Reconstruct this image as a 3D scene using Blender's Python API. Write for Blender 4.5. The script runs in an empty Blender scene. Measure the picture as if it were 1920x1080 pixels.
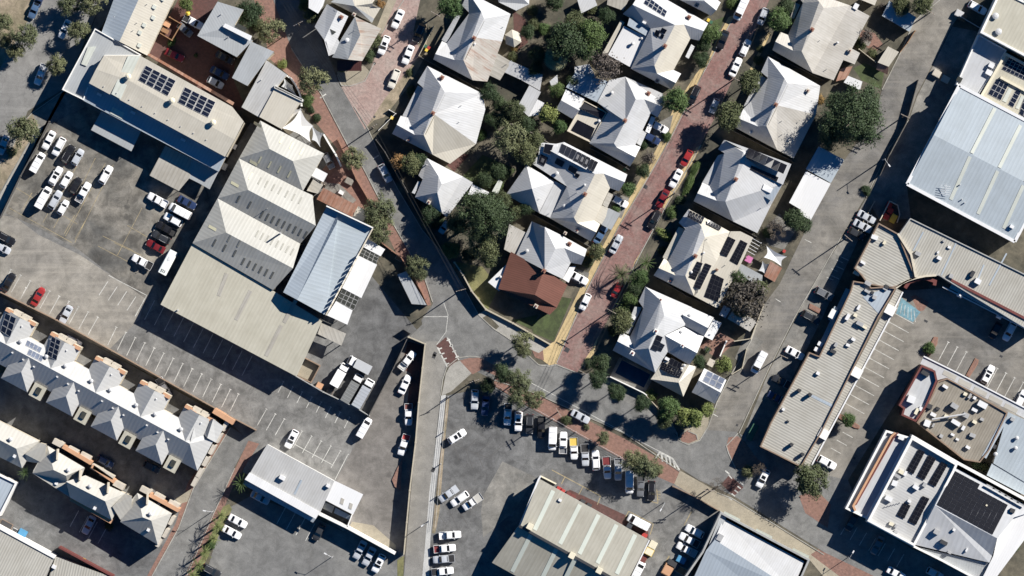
import bpy, bmesh, math, random
from mathutils import Vector, Matrix
from mathutils.geometry import tessellate_polygon
random.seed(7)
S = 0.126            # metres per photograph pixel on the ground
H = 1200.0           # camera height
GR = 28.0            # street grid angle, degrees
COL = bpy.context.scene.collection
def W(px, py, z=0.0):
    f = (H - z) / H
    return Vector(((px-960)*S*f, (540-py)*S*f, z))
def T(t, x, y): return (480*int(t[0]) + x/4.0, 270*int(t[1]) + y/4.0)
def pts(s): return [tuple(float(c) for c in q.split(',')) for q in s.split()]
def tp(t, s): return [(T(t, q[0], q[1]) if t else (q[0], q[1])) + tuple(q[2:]) for q in pts(s)]

# ------------------------------------------------------------------ materials
MATS = {}
def nodes_of(m):
    m.use_nodes = True
    nt = m.node_tree; nt.nodes.clear()
    out = nt.nodes.new('ShaderNodeOutputMaterial'); b = nt.nodes.new('ShaderNodeBsdfPrincipled')
    nt.links.new(b.outputs[0], out.inputs[0])
    return nt, b
def N(nt, t, **kw):
    n = nt.nodes.new(t)
    for k, v in kw.items():
        if k in n.inputs: n.inputs[k].default_value = v
        else: setattr(n, k, v)
    return n
def rgb(c): return (c[0], c[1], c[2], 1.0)
def mixc(nt, fac, a, b, mode='MIX'):
    n = nt.nodes.new('ShaderNodeMix'); n.data_type = 'RGBA'; n.blend_type = mode
    for sock, val in ((n.inputs[0], fac), (n.inputs[6], a), (n.inputs[7], b)):
        if hasattr(val, 'is_output'): nt.links.new(val, sock)
        elif isinstance(val, (int, float)): sock.default_value = val
        else: sock.default_value = rgb(val)
    return n.outputs[2]
def ramp(nt, src, lo, hi, a=0.0, b=1.0):
    n = nt.nodes.new('ShaderNodeMapRange'); n.inputs[1].default_value = lo; n.inputs[2].default_value = hi
    n.inputs[3].default_value = a; n.inputs[4].default_value = b
    nt.links.new(src, n.inputs[0]); return n.outputs[0]
def noise(nt, vec, scale, detail=4, rough=0.6, dist=0.0):
    n = N(nt, 'ShaderNodeTexNoise', Scale=scale, Detail=detail, Roughness=rough, Distortion=dist)
    nt.links.new(vec, n.inputs['Vector']); return n.outputs[0]
def wcoord(nt):
    g = nt.nodes.new('ShaderNodeNewGeometry'); return g.outputs['Position']

def ground_mat(name, col, col2=None, big=0.035, mid=0.35, fine=6.0, amt=0.5, stain=0.0, crack=0.0, rough=0.9, streak=None):
    """weathered ground: large patches, blotches, grit, dark oil stains, cracks"""
    m = bpy.data.materials.new(name); nt, b = nodes_of(m); P = wcoord(nt)
    col2 = col2 or tuple(c*0.62 for c in col)
    c = mixc(nt, ramp(nt, noise(nt, P, big, 5, 0.65, 0.6), 0.38, 0.64), col2, col)
    k = ramp(nt, noise(nt, P, mid, 7, 0.72, 0.4), 0.37, 0.65, 1-amt*0.42, 1+amt*0.42)
    mul = N(nt, 'ShaderNodeCombineColor'); 
    for i in range(3): nt.links.new(k, mul.inputs[i])
    c = mixc(nt, 1.0, c, mul.outputs[0], 'MULTIPLY')
    k2 = ramp(nt, noise(nt, P, fine, 3, 0.8), 0.25, 0.75, 0.68, 1.32)
    mul2 = N(nt, 'ShaderNodeCombineColor')
    for i in range(3): nt.links.new(k2, mul2.inputs[i])
    c = mixc(nt, 1.0, c, mul2.outputs[0], 'MULTIPLY')
    if streak is not None:
        mp = N(nt, 'ShaderNodeMapping'); mp.inputs['Rotation'].default_value = (0, 0, math.radians(streak)); mp.inputs['Scale'].default_value = (0.05, 0.9, 1)
        nt.links.new(P, mp.inputs[0])
        c = mixc(nt, ramp(nt, noise(nt, mp.outputs[0], 1.0, 4, 0.6), 0.48, 0.75, 0, 0.4), c, tuple(x*1.35 for x in col))
    if stain:
        v = N(nt, 'ShaderNodeTexVoronoi', Scale=0.16, Randomness=1.0); nt.links.new(P, v.inputs['Vector'])
        wob = noise(nt, P, 1.3, 3)
        ad = N(nt, 'ShaderNodeMath', operation='MULTIPLY_ADD'); nt.links.new(wob, ad.inputs[0]); ad.inputs[1].default_value = 0.22
        nt.links.new(v.outputs['Distance'], ad.inputs[2])
        c = mixc(nt, ramp(nt, ad.outputs[0], 0.19, 0.25, stain, 0), c, (0.02, 0.02, 0.02))
    if crack:
        v = N(nt, 'ShaderNodeTexVoronoi', Scale=0.13, Randomness=1.0, feature='DISTANCE_TO_EDGE')
        wv = N(nt, 'ShaderNodeVectorMath', operation='MULTIPLY_ADD'); nn = N(nt, 'ShaderNodeTexNoise', Scale=0.5); nt.links.new(P, nn.inputs['Vector'])
        nt.links.new(nn.outputs['Color'], wv.inputs[0]); wv.inputs[1].default_value = (3, 3, 0); nt.links.new(P, wv.inputs[2])
        nt.links.new(wv.outputs[0], v.inputs['Vector'])
        c = mixc(nt, ramp(nt, v.outputs[0], 0.0, 0.016, crack, 0), c, (0.025, 0.025, 0.025))
    nt.links.new(c, b.inputs['Base Color']); b.inputs['Roughness'].default_value = rough
    bp = N(nt, 'ShaderNodeBump', Strength=0.35, Distance=0.02); nt.links.new(noise(nt, P, 9, 2), bp.inputs['Height']); nt.links.new(bp.outputs[0], b.inputs['Normal'])
    MATS[name] = m; return m

def brick_mat(name, c1, c2, mortar, rot=28, patch=(0.3, 0.2, 0.16), sc=1.0):
    m = bpy.data.materials.new(name); nt, b = nodes_of(m); P = wcoord(nt)
    mp = N(nt, 'ShaderNodeMapping'); mp.inputs['Rotation'].default_value = (0, 0, math.radians(rot)); nt.links.new(P, mp.inputs[0])
    br = N(nt, 'ShaderNodeTexBrick', Scale=sc); br.inputs['Color1'].default_value = rgb(c1); br.inputs['Color2'].default_value = rgb(c2); br.inputs['Mortar'].default_value = rgb(mortar)
    br.inputs['Mortar Size'].default_value = 0.012; br.inputs['Brick Width'].default_value = 0.46; br.inputs['Row Height'].default_value = 0.23
    nt.links.new(mp.outputs[0], br.inputs[0])
    c = mixc(nt, ramp(nt, noise(nt, P, 0.16, 6, 0.7, 1.0), 0.42, 0.66, 0, 0.75), br.outputs[0], patch)
    k = ramp(nt, noise(nt, P, 1.4, 5, 0.75), 0.25, 0.75, 0.6, 1.35)
    mul = N(nt, 'ShaderNodeCombineColor')
    for i in range(3): nt.links.new(k, mul.inputs[i])
    c = mixc(nt, 1.0, c, mul.outputs[0], 'MULTIPLY')
    nt.links.new(c, b.inputs['Base Color']); b.inputs['Roughness'].default_value = 0.9
    MATS[name] = m; return m

def roof_mat(name, col, rib=0.6, ribamt=0.12, dirt=0.25, rust=0.0, rough=0.45, metal=0.0, ribbump=0.15, sheet=0.03, dirtcol=None):
    """sheet metal roof: ribs run down the slope (UV v), sheets differ slightly, streaks of dirt and rust down the slope"""
    m = bpy.data.materials.new(name); nt, b = nodes_of(m)
    uv = N(nt, 'ShaderNodeUVMap'); uv.uv_map = 'UVMap'
    sp = N(nt, 'ShaderNodeSeparateXYZ'); nt.links.new(uv.outputs[0], sp.inputs[0])
    P = wcoord(nt)
    # per sheet tone
    fl = N(nt, 'ShaderNodeMath', operation='MULTIPLY'); nt.links.new(sp.outputs[0], fl.inputs[0]); fl.inputs[1].default_value = 1/1.9
    f2 = N(nt, 'ShaderNodeMath', operation='FLOOR'); nt.links.new(fl.outputs[0], f2.inputs[0])
    wn = N(nt, 'ShaderNodeTexWhiteNoise', noise_dimensions='1D'); nt.links.new(f2.outputs[0], wn.inputs['W'])
    k = ramp(nt, wn.outputs[0], 0, 1, 1-sheet, 1+sheet*0.5)
    mul = N(nt, 'ShaderNodeCombineColor')
    for i in range(3): nt.links.new(k, mul.inputs[i])
    c = mixc(nt, 1.0, col, mul.outputs[0], 'MULTIPLY')
    # ribs
    si = N(nt, 'ShaderNodeMath', operation='MULTIPLY'); nt.links.new(sp.outputs[0], si.inputs[0]); si.inputs[1].default_value = 2*math.pi/rib
    sn = N(nt, 'ShaderNodeMath', operation='SINE'); nt.links.new(si.outputs[0], sn.inputs[0])
    c = mixc(nt, ramp(nt, sn.outputs[0], 0.2, 0.95, 0, ribamt), c, tuple(x*0.25 for x in col))
    # streaked dirt
    mp = N(nt, 'ShaderNodeMapping'); mp.inputs['Scale'].default_value = (1.6, 0.16, 1); nt.links.new(uv.outputs[0], mp.inputs[0])
    st = noise(nt, mp.outputs[0], 1.0, 5, 0.7)
    dc = dirtcol or tuple(x*0.5 for x in (col[0]*1.05, col[1], col[2]*0.9))
    c = mixc(nt, ramp(nt, st, 0.42, 0.75, 0, dirt), c, dc)
    c = mixc(nt, ramp(nt, noise(nt, P, 0.22, 5, 0.65), 0.4, 0.72, 0, dirt*1.1), c, dc)
    if rust:
        c = mixc(nt, ramp(nt, noise(nt, mp.outputs[0], 0.55, 5, 0.75), 0.5, 0.62, 0, rust), c, (0.22, 0.085, 0.04))
    nt.links.new(c, b.inputs['Base Color'])
    b.inputs['Roughness'].default_value = rough; b.inputs['Metallic'].default_value = metal
    bp = N(nt, 'ShaderNodeBump', Strength=ribbump, Distance=0.03); nt.links.new(sn.outputs[0], bp.inputs['Height']); nt.links.new(bp.outputs[0], b.inputs['Normal'])
    MATS[name] = m; return m

def plain_mat(name, col, rough=0.7, var=0.2, scale=0.8, metal=0.0, spec=0.5):
    m = bpy.data.materials.new(name); nt, b = nodes_of(m)
    tc = N(nt, 'ShaderNodeTexCoord')
    k = ramp(nt, noise(nt, tc.outputs['Object'], scale, 5, 0.7), 0.25, 0.75, 1-var, 1+var)
    mul = N(nt, 'ShaderNodeCombineColor')
    for i in range(3): nt.links.new(k, mul.inputs[i])
    nt.links.new(mixc(nt, 1.0, col, mul.outputs[0], 'MULTIPLY'), b.inputs['Base Color'])
    b.inputs['Roughness'].default_value = rough; b.inputs['Metallic'].default_value = metal
    MATS[name] = m; return m

def objcol_mat(name, rough=0.3, coat=0.0, dirt=0.12):
    m = bpy.data.materials.new(name); nt, b = nodes_of(m)
    oi = N(nt, 'ShaderNodeObjectInfo'); tc = N(nt, 'ShaderNodeTexCoord')
    c = mixc(nt, ramp(nt, noise(nt, tc.outputs['Object'], 1.3, 4, 0.7), 0.4, 0.8, 0, dirt), oi.outputs['Color'], (0.2, 0.18, 0.15))
    nt.links.new(c, b.inputs['Base Color']); b.inputs['Roughness'].default_value = rough; b.inputs['Coat Weight'].default_value = coat
    MATS[name] = m; return m

def leaf_mat(name, c1, c2, c3=None):
    m = bpy.data.materials.new(name); nt, b = nodes_of(m)
    g = nt.nodes.new('ShaderNodeNewGeometry'); oi = N(nt, 'ShaderNodeObjectInfo'); tc = N(nt, 'ShaderNodeTexCoord')
    c = mixc(nt, g.outputs['Random Per Island'], c1, c2)
    c = mixc(nt, ramp(nt, noise(nt, tc.outputs['Object'], 2.2, 3), 0.35, 0.7, 0, 0.7), c, c3 or tuple(x*1.4 for x in c2))
    hs = N(nt, 'ShaderNodeHueSaturation'); nt.links.new(c, hs.inputs['Color'])
    nt.links.new(ramp(nt, oi.outputs['Random'], 0, 1, 0.495, 0.53), hs.inputs['Hue'])
    nt.links.new(ramp(nt, oi.outputs['Random'], 0, 1, 1.2, 0.8), hs.inputs['Value'])
    nt.links.new(hs.outputs[0], b.inputs['Base Color']); b.inputs['Roughness'].default_value = 0.65
    b.inputs['Specular IOR Level'].default_value = 0.25
    MATS[name] = m; return m

# ------------------------------------------------------------------ mesh building
class MB:
    def __init__(s): s.v = []; s.f = []; s.m = []; s.nn = {}
    def poly(s, P, m=0):
        n = len(s.v); s.v += [Vector(p) for p in P]; s.f.append(list(range(n, n+len(P)))); s.m.append(m)
    def up(s, P, m=0):
        P = [Vector(p) for p in P]
        nz = sum(P[i].x*P[(i+1) % len(P)].y - P[(i+1) % len(P)].x*P[i].y for i in range(len(P)))
        s.poly(P if nz > 0 else P[::-1], m)
    def prism(s, P2, z0, z1, m=0, tm=None):
        """P2: world xy points"""
        a = sum(P2[i][0]*P2[(i+1) % len(P2)][1] - P2[(i+1) % len(P2)][0]*P2[i][1] for i in range(len(P2)))
        if a < 0: P2 = P2[::-1]
        n = len(P2)
        s.poly([(p[0], p[1], z1) for p in P2], m if tm is None else tm)
        s.poly([(p[0], p[1], z0) for p in P2][::-1], m)
        for i in range(n):
            p, q = P2[i], P2[(i+1) % n]
            s.poly([(p[0], p[1], z0), (q[0], q[1], z0), (q[0], q[1], z1), (p[0], p[1], z1)], m)
    def box(s, c, sx, sy, z0, z1, rot=0, m=0, tm=None, taper=1.0):
        ca, sa = math.cos(math.radians(rot)), math.sin(math.radians(rot))
        def q(x, y, z): return Vector((c[0]+x*ca-y*sa, c[1]+x*sa+y*ca, z))
        hx, hy = sx/2, sy/2; t = taper
        A = [q(-hx, -hy, z0), q(hx, -hy, z0), q(hx, hy, z0), q(-hx, hy, z0)]
        B = [q(-hx*t, -hy*t, z1), q(hx*t, -hy*t, z1), q(hx*t, hy*t, z1), q(-hx*t, hy*t, z1)]
        s.poly(B, m if tm is None else tm); s.poly(A[::-1], m)
        for i in range(4): j = (i+1) % 4; s.poly([A[i], A[j], B[j], B[i]], m)
    def tube(s, a, b, r0, r1=None, n=8, m=0):
        a, b = Vector(a), Vector(b); r1 = r0 if r1 is None else r1
        d = (b-a).normalized(); x = d.orthogonal().normalized(); y = d.cross(x)
        A = [a+(x*math.cos(2*math.pi*i/n)+y*math.sin(2*math.pi*i/n))*r0 for i in range(n)]
        B = [b+(x*math.cos(2*math.pi*i/n)+y*math.sin(2*math.pi*i/n))*r1 for i in range(n)]
        for i in range(n): j = (i+1) % n; s.poly([A[i], A[j], B[j], B[i]], m)
        s.poly(B, m); s.poly(A[::-1], m)
    def ribbon(s, L, w, z0, z1, m=0):
        """wall / kerb along a polyline of world xy points, mitred"""
        n = len(L); L = [Vector((p[0], p[1])) for p in L]; off = []
        for i in range(n):
            d1 = (L[i]-L[i-1]).normalized() if i > 0 else (L[1]-L[0]).normalized()
            d2 = (L[i+1]-L[i]).normalized() if i < n-1 else d1
            t = (d1+d2).normalized(); nn = Vector((-t.y, t.x)); k = 1/max(0.4, nn.dot(Vector((-d1.y, d1.x))))
            off.append(nn*(w/2*k))
        for i in range(n-1):
            a0, a1, b0, b1 = L[i]+off[i], L[i]-off[i], L[i+1]+off[i+1], L[i+1]-off[i+1]
            s.up([(a0.x, a0.y, z1), (b0.x, b0.y, z1), (b1.x, b1.y, z1), (a1.x, a1.y, z1)], m)
            if z1 > z0+0.03:
                s.poly([(a0.x, a0.y, z0), (a0.x, a0.y, z1), (b0.x, b0.y, z1), (b0.x, b0.y, z0)][::-1], m)
                s.poly([(a1.x, a1.y, z0), (a1.x, a1.y, z1), (b1.x, b1.y, z1), (b1.x, b1.y, z0)], m)
        if z1 > z0+0.03:
            for i in (0, n-1):
                a0, a1 = L[i]+off[i], L[i]-off[i]
                s.poly([(a0.x, a0.y, z0), (a1.x, a1.y, z0), (a1.x, a1.y, z1), (a0.x, a0.y, z1)], m)
    def mesh(s, name, mats, org=Vector((0, 0, 0)), smooth=False, uv=False, uvdir=None):
        me = bpy.data.meshes.new(name)
        me.from_pydata([tuple(p-org) for p in s.v], [], s.f)
        for m in mats: me.materials.append(MATS[m] if isinstance(m, str) else m)
        for p, mi in zip(me.polygons, s.m): p.material_index = mi; p.use_smooth = smooth
        if uv:
            l = me.uv_layers.new(name='UVMap')
            for p in me.polygons:
                n = s.nn.get(p.index, p.normal)
                if abs(n.z) > 0.999 or abs(n.z) < 0.2:
                    a = math.radians(uvdir if uvdir is not None else -GR-90); v = Vector((math.cos(a), math.sin(a), 0))
                else: v = (Vector((n.x, n.y, 0))).normalized()
                u = Vector((-v.y, v.x, 0))
                for li in p.loop_indices:
                    co = me.vertices[me.loops[li].vertex_index].co + org
                    l.data[li].uv = (co.dot(u), co.dot(v))
        return me
ORG = {}
def link(o, parent=None):
    COL.objects.link(o)
    if parent is not None: o.parent = parent; ORG[o.name] = ORG.get(parent.name, Vector((0, 0, 0)))
    return o
def part(name, mb, mats, parent, smooth=False, uv=False, uvdir=None, label=None, color=None):
    if isinstance(mats, str): mats = [mats]
    o = bpy.data.objects.new(name, mb.mesh(name, mats, ORG[parent.name], smooth, uv, uvdir)); link(o, parent)
    if label: o['label'] = label
    if color: o.color = rgb(color)
    return o
LABELS = {}
def tag(o, label, cat, group=None, kind=None):
    if label:
        o['label'] = label; LABELS.setdefault(label, []).append(o.name)
        n = len(label.split())
        if n < 4 or n > 16: print('LABELLEN', n, label)
    if cat: o['category'] = cat
    if group: o['group'] = group
    if kind: o['kind'] = kind
    return o
def root(name, loc, label, cat, group=None, rot=0):
    o = bpy.data.objects.new(name, None); COL.objects.link(o)
    o.location = loc; o.rotation_euler = (0, 0, rot); o.empty_display_size = 0.5; ORG[o.name] = Vector(loc)
    return tag(o, label, cat, group)
def single(name, mb, mats, label, cat, group=None, kind=None, loc=None, uv=False, smooth=False):
    if isinstance(mats, str): mats = [mats]
    if loc is None: loc = Vector((0, 0, 0))
    o = bpy.data.objects.new(name, mb.mesh(name, mats, Vector(loc), smooth, uv)); COL.objects.link(o); o.location = loc; ORG[o.name] = Vector(loc)
    return tag(o, label, cat, group, kind)
SHEETS = []
def inside(x, y, P):
    r = False; j = len(P)-1
    for i in range(len(P)):
        if (P[i][1] > y) != (P[j][1] > y) and x < (P[j][0]-P[i][0])*(y-P[i][1])/(P[j][1]-P[i][1])+P[i][0]: r = not r
        j = i
    return r
def crosses(A, B):
    if any(inside(p[0], p[1], B) for p in A) or any(inside(p[0], p[1], A) for p in B): return True
    def o(a, b, c): return (b[0]-a[0])*(c[1]-a[1])-(b[1]-a[1])*(c[0]-a[0])
    for i in range(len(A)):
        for j in range(len(B)):
            a, b, c, d = A[i-1], A[i], B[j-1], B[j]
            if o(a, b, c)*o(a, b, d) < 0 and o(c, d, a)*o(c, d, b) < 0: return True
    return False
def gz(x, y):
    """height of the topmost ground surface at a photograph pixel"""
    return max([z for P, z in SHEETS if inside(x, y, P)] or [0.0])
def sheet(name, px, mat, label=None):
    """a flat ground surface, 4 mm above whatever it lies on"""
    px = pts(px); z = max([zz for P, zz in SHEETS if crosses(px, P)] or [0.0]) + 0.004
    SHEETS.append((px, z)); mb = MB(); mb.up([W(q[0], q[1], z) for q in px])
    o = bpy.data.objects.new(name, mb.mesh(name, [mat])); COL.objects.link(o); o['kind'] = 'structure'
    if label: o['label'] = label
    return o
# ------------------------------------------------------------------ materials used
ground_mat('soil', (0.115, 0.10, 0.072), (0.055, 0.052, 0.038), big=0.12, mid=0.5, amt=0.7)
ground_mat('asphalt_road', (0.17, 0.168, 0.16), (0.122, 0.122, 0.12), amt=0.55, stain=0.12, crack=0.12)
ground_mat('asphalt_lane', (0.198, 0.183, 0.158), (0.125, 0.12, 0.113), mid=0.2, amt=0.75, stain=0.25, crack=0.12, streak=-62)
ground_mat('asphalt_brown', (0.178, 0.166, 0.153), (0.132, 0.122, 0.112), amt=0.6, stain=0.3, crack=0.1)
ground_mat('concrete_light', (0.44, 0.44, 0.43), (0.37, 0.37, 0.36), mid=0.5, amt=0.2)
ground_mat('asphalt_narrow', (0.22, 0.211, 0.193), (0.175, 0.169, 0.157), amt=0.35, stain=0.1, crack=0.1)
ground_mat('asphalt_lane2', (0.2, 0.195, 0.185), (0.15, 0.148, 0.142), amt=0.4, stain=0.15, crack=0.2, streak=-75)
ground_mat('asphalt_worn', (0.2, 0.183, 0.155), (0.085, 0.083, 0.077), big=0.07, mid=0.24, amt=1.15, stain=0.5, crack=0.2)
ground_mat('asphalt_dark', (0.15, 0.15, 0.147), (0.095, 0.095, 0.095), big=0.05, amt=0.75, stain=0.3, crack=0.2)
ground_mat('asphalt_lot', (0.18, 0.176, 0.166), (0.125, 0.123, 0.118), big=0.06, amt=0.8, stain=0.4, crack=0.2)
ground_mat('concrete_worn', (0.27, 0.25, 0.215), (0.19, 0.178, 0.158), big=0.06, mid=0.3, amt=0.6, stain=0.2, streak=28)
ground_mat('concrete', (0.31, 0.30, 0.27), (0.24, 0.23, 0.21), mid=0.6, amt=0.3)
ground_mat('concrete_tan', (0.30, 0.265, 0.20), (0.23, 0.205, 0.16), mid=0.6, amt=0.3)
ground_mat('concrete_patch', (0.21, 0.20, 0.18), (0.13, 0.127, 0.118), big=0.12, mid=0.4, amt=0.6, stain=0.2)
ground_mat('path_yellow', (0.46, 0.35, 0.185), (0.37, 0.285, 0.155), mid=0.8, amt=0.3)
ground_mat('verge', (0.29, 0.235, 0.17), (0.17, 0.145, 0.095), big=0.2, mid=0.7, amt=0.6)
ground_mat('lawn', (0.06, 0.082, 0.028), (0.035, 0.045, 0.018), big=0.3, mid=1.0, amt=0.5)
ground_mat('dry_grass', (0.17, 0.16, 0.07), (0.09, 0.10, 0.04), big=0.3, mid=1.0, amt=0.5)
ground_mat('paint_white', (0.52, 0.515, 0.48), (0.36, 0.355, 0.33), big=0.5, mid=1.5, amt=0.5)
ground_mat('paint_yellow', (0.34, 0.275, 0.15), (0.21, 0.175, 0.115), big=0.5, mid=1.5, amt=0.5)
ground_mat('paint_blue', (0.16, 0.30, 0.36), (0.11, 0.2, 0.24), big=0.5, mid=1.5, amt=0.4)
ground_mat('kerb_stone', (0.33, 0.32, 0.29), (0.25, 0.24, 0.21), big=0.3, amt=0.3)
brick_mat('brick_red', (0.215, 0.105, 0.092), (0.155, 0.085, 0.077), (0.2, 0.145, 0.13), patch=(0.23, 0.175, 0.155))
brick_mat('brick_pink', (0.31, 0.215, 0.19), (0.26, 0.18, 0.16), (0.28, 0.22, 0.19), patch=(0.32, 0.27, 0.24))
brick_mat('brick_path', (0.225, 0.122, 0.094), (0.17, 0.098, 0.08), (0.2, 0.13, 0.1), patch=(0.21, 0.12, 0.09))
brick_mat('brick_dark', (0.10, 0.04, 0.034), (0.075, 0.036, 0.03), (0.08, 0.05, 0.045), patch=(0.085, 0.045, 0.04))
roof_mat('zinc', (0.45, 0.455, 0.462), rib=0.55, ribamt=0.08, dirt=0.26)
roof_mat('zinc_bright', (0.62, 0.62, 0.62), rib=0.55, ribamt=0.04, dirt=0.08, sheet=0.04)
roof_mat('zinc_old', (0.44, 0.42, 0.385), rib=0.55, ribamt=0.1, dirt=0.4, rust=0.0)
roof_mat('zinc_rusty', (0.44, 0.41, 0.37), rib=0.55, ribamt=0.1, dirt=0.4, rust=0.55)
roof_mat('cream_roof', (0.47, 0.44, 0.375), rib=0.6, ribamt=0.06, dirt=0.22)
roof_mat('grey_roof', (0.33, 0.345, 0.355), rib=0.6, ribamt=0.08, dirt=0.22)
roof_mat('bluegrey_roof', (0.33, 0.375, 0.42), rib=0.8, ribamt=0.12, dirt=0.15)
roof_mat('blue_roof', (0.35, 0.395, 0.43), rib=0.9, ribamt=0.1, dirt=0.2)
roof_mat('shed_cream', (0.42, 0.4, 0.33), rib=0.85, ribamt=0.08, dirt=0.25)
roof_mat('shed_light', (0.385, 0.38, 0.35), rib=0.85, ribamt=0.1, dirt=0.25)
roof_mat('shed_beige', (0.335, 0.32, 0.272), rib=0.85, ribamt=0.1, dirt=0.3)
roof_mat('tan_rib', (0.37, 0.358, 0.322), rib=0.62, ribamt=0.34, dirt=0.3, ribbump=0.5)
roof_mat('fibro', (0.38, 0.36, 0.32), rib=0.9, ribamt=0.2, dirt=0.4)
roof_mat('brown_rib', (0.265, 0.24, 0.2), rib=0.62, ribamt=0.3, dirt=0.5)
roof_mat('light_rib', (0.42, 0.42, 0.415), rib=0.62, ribamt=0.16, dirt=0.25)
roof_mat('rust_sheet', (0.23, 0.10, 0.06), rib=1.0, ribamt=0.3, dirt=0.3, rust=0.3, dirtcol=(0.5, 0.42, 0.36))
roof_mat('red_tile', (0.15, 0.058, 0.04), rib=0.5, ribamt=0.35, dirt=0.4, rough=0.8)
roof_mat('apart_roof', (0.385, 0.385, 0.378), rib=0.9, ribamt=0.03, dirt=0.14, sheet=0.03)
roof_mat('apart_old', (0.38, 0.368, 0.335), rib=0.9, ribamt=0.03, dirt=0.2, sheet=0.03)
roof_mat('dark_roof', (0.045, 0.042, 0.042), rib=0.9, ribamt=0.1, dirt=0.2)
roof_mat('maroon_roof', (0.06, 0.022, 0.02), rib=0.5, ribamt=0.25, dirt=0.2)
roof_mat('membrane', (0.42, 0.43, 0.445), rib=1.2, ribamt=0.05, dirt=0.25)
roof_mat('translucent', (0.5, 0.52, 0.47), rib=0.9, ribamt=0.1, dirt=0.25)
roof_mat('translucent_green', (0.46, 0.49, 0.44), rib=0.9, ribamt=0.08, dirt=0.2)
roof_mat('slate_window', (0.13, 0.125, 0.11), rib=0.9, ribamt=0.2, dirt=0.2)
plain_mat('wall_cream', (0.48, 0.43, 0.34)); plain_mat('wall_white', (0.66, 0.65, 0.62), var=0.1); plain_mat('wall_grey', (0.28, 0.28, 0.27))
plain_mat('wall_brick', (0.23, 0.12, 0.08), scale=3); plain_mat('wall_maroon', (0.12, 0.03, 0.025)); plain_mat('wall_brown', (0.2, 0.14, 0.1))
plain_mat('orange_render', (0.44, 0.245, 0.14), var=0.12); plain_mat('stone_pale', (0.42, 0.38, 0.32), var=0.15)
plain_mat('timber', (0.22, 0.12, 0.06), scale=4, var=0.35); plain_mat('timber_grey', (0.2, 0.18, 0.155), scale=3, var=0.3)
plain_mat('fence_dark', (0.075, 0.07, 0.065), scale=2, var=0.3); plain_mat('fence_limestone', (0.36, 0.32, 0.245), scale=1.5, var=0.2)
plain_mat('white_metal', (0.6, 0.6, 0.6), rough=0.4, var=0.06); plain_mat('galv', (0.42, 0.42, 0.42), rough=0.5, var=0.15); plain_mat('dark_metal', (0.04, 0.04, 0.042), rough=0.5)
plain_mat('plant_grey', (0.3, 0.3, 0.3), var=0.2); plain_mat('cream_metal', (0.6, 0.55, 0.42), rough=0.5, var=0.1)
plain_mat('wood_pole', (0.2, 0.16, 0.125), scale=2, var=0.3); plain_mat('bark', (0.13, 0.105, 0.08), scale=4, var=0.4)
plain_mat('sail_white', (0.66, 0.66, 0.65), rough=0.8, var=0.05); plain_mat('sail_grey', (0.33, 0.34, 0.35), rough=0.8, var=0.05)
plain_mat('panel_dark', (0.09, 0.09, 0.095), rough=0.4, var=0.05); plain_mat('skylight_cream', (0.6, 0.56, 0.38), rough=0.4, var=0.1); plain_mat('skylight_dark', (0.13, 0.13, 0.115), rough=0.4, var=0.15); plain_mat('skylight_faint', (0.24, 0.235, 0.205), rough=0.5, var=0.15)
plain_mat('panel_frame', (0.5, 0.5, 0.5), rough=0.4, var=0.05)
plain_mat('green_paint', (0.03, 0.10, 0.06), var=0.1); plain_mat('yellow_paint', (0.6, 0.42, 0.05), var=0.1); plain_mat('red_paint', (0.32, 0.03, 0.025), var=0.15); plain_mat('blue_paint', (0.06, 0.22, 0.38), var=0.15)
plain_mat('pink_fabric', (0.4, 0.13, 0.28), var=0.15); plain_mat('teal_glass', (0.28, 0.38, 0.34), rough=0.25, var=0.1)
plain_mat('rubber', (0.02, 0.02, 0.02), rough=0.8); plain_mat('alloy', (0.35, 0.35, 0.36), rough=0.35, metal=0.6); plain_mat('lamp_glass', (0.6, 0.6, 0.6), rough=0.15); plain_mat('tail_red', (0.25, 0.01, 0.01), rough=0.2)
objcol_mat('car_paint', 0.28, 0.5, 0.06); objcol_mat('flat_paint', 0.6, 0.0, 0.15)
def glass_mat(name, col, rough):
    m = bpy.data.materials.new(name); nt, b = nodes_of(m); P = wcoord(nt)
    nt.links.new(mixc(nt, ramp(nt, noise(nt, P, 0.7, 2), 0.3, 0.7), tuple(c*0.7 for c in col), col), b.inputs['Base Color'])
    b.inputs['Roughness'].default_value = rough; MATS[name] = m
glass_mat('car_glass', (0.012, 0.014, 0.018), 0.08)
glass_mat('solar_black', (0.009, 0.009, 0.012), 0.25); glass_mat('solar_blue', (0.011, 0.015, 0.03), 0.2); glass_mat('solar_grey', (0.14, 0.16, 0.21), 0.2)
glass_mat('pool_water', (0.008, 0.022, 0.06), 0.05); glass_mat('roof_glass', (0.05, 0.052, 0.045), 0.2)
leaf_mat('leaf_gum', (0.06, 0.068, 0.032), (0.115, 0.12, 0.06)); leaf_mat('leaf_dark', (0.018, 0.03, 0.014), (0.042, 0.06, 0.026))
leaf_mat('leaf_green', (0.036, 0.058, 0.018), (0.072, 0.104, 0.034)); leaf_mat('leaf_olive', (0.038, 0.048, 0.02), (0.085, 0.092, 0.042))
leaf_mat('leaf_lime', (0.075, 0.095, 0.026), (0.145, 0.16, 0.05)); leaf_mat('leaf_purple', (0.05, 0.042, 0.038), (0.09, 0.075, 0.066)); leaf_mat('leaf_rust', (0.13, 0.08, 0.03), (0.2, 0.12, 0.05))
leaf_mat('leaf_fan', (0.17, 0.165, 0.095), (0.27, 0.26, 0.16))
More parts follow.
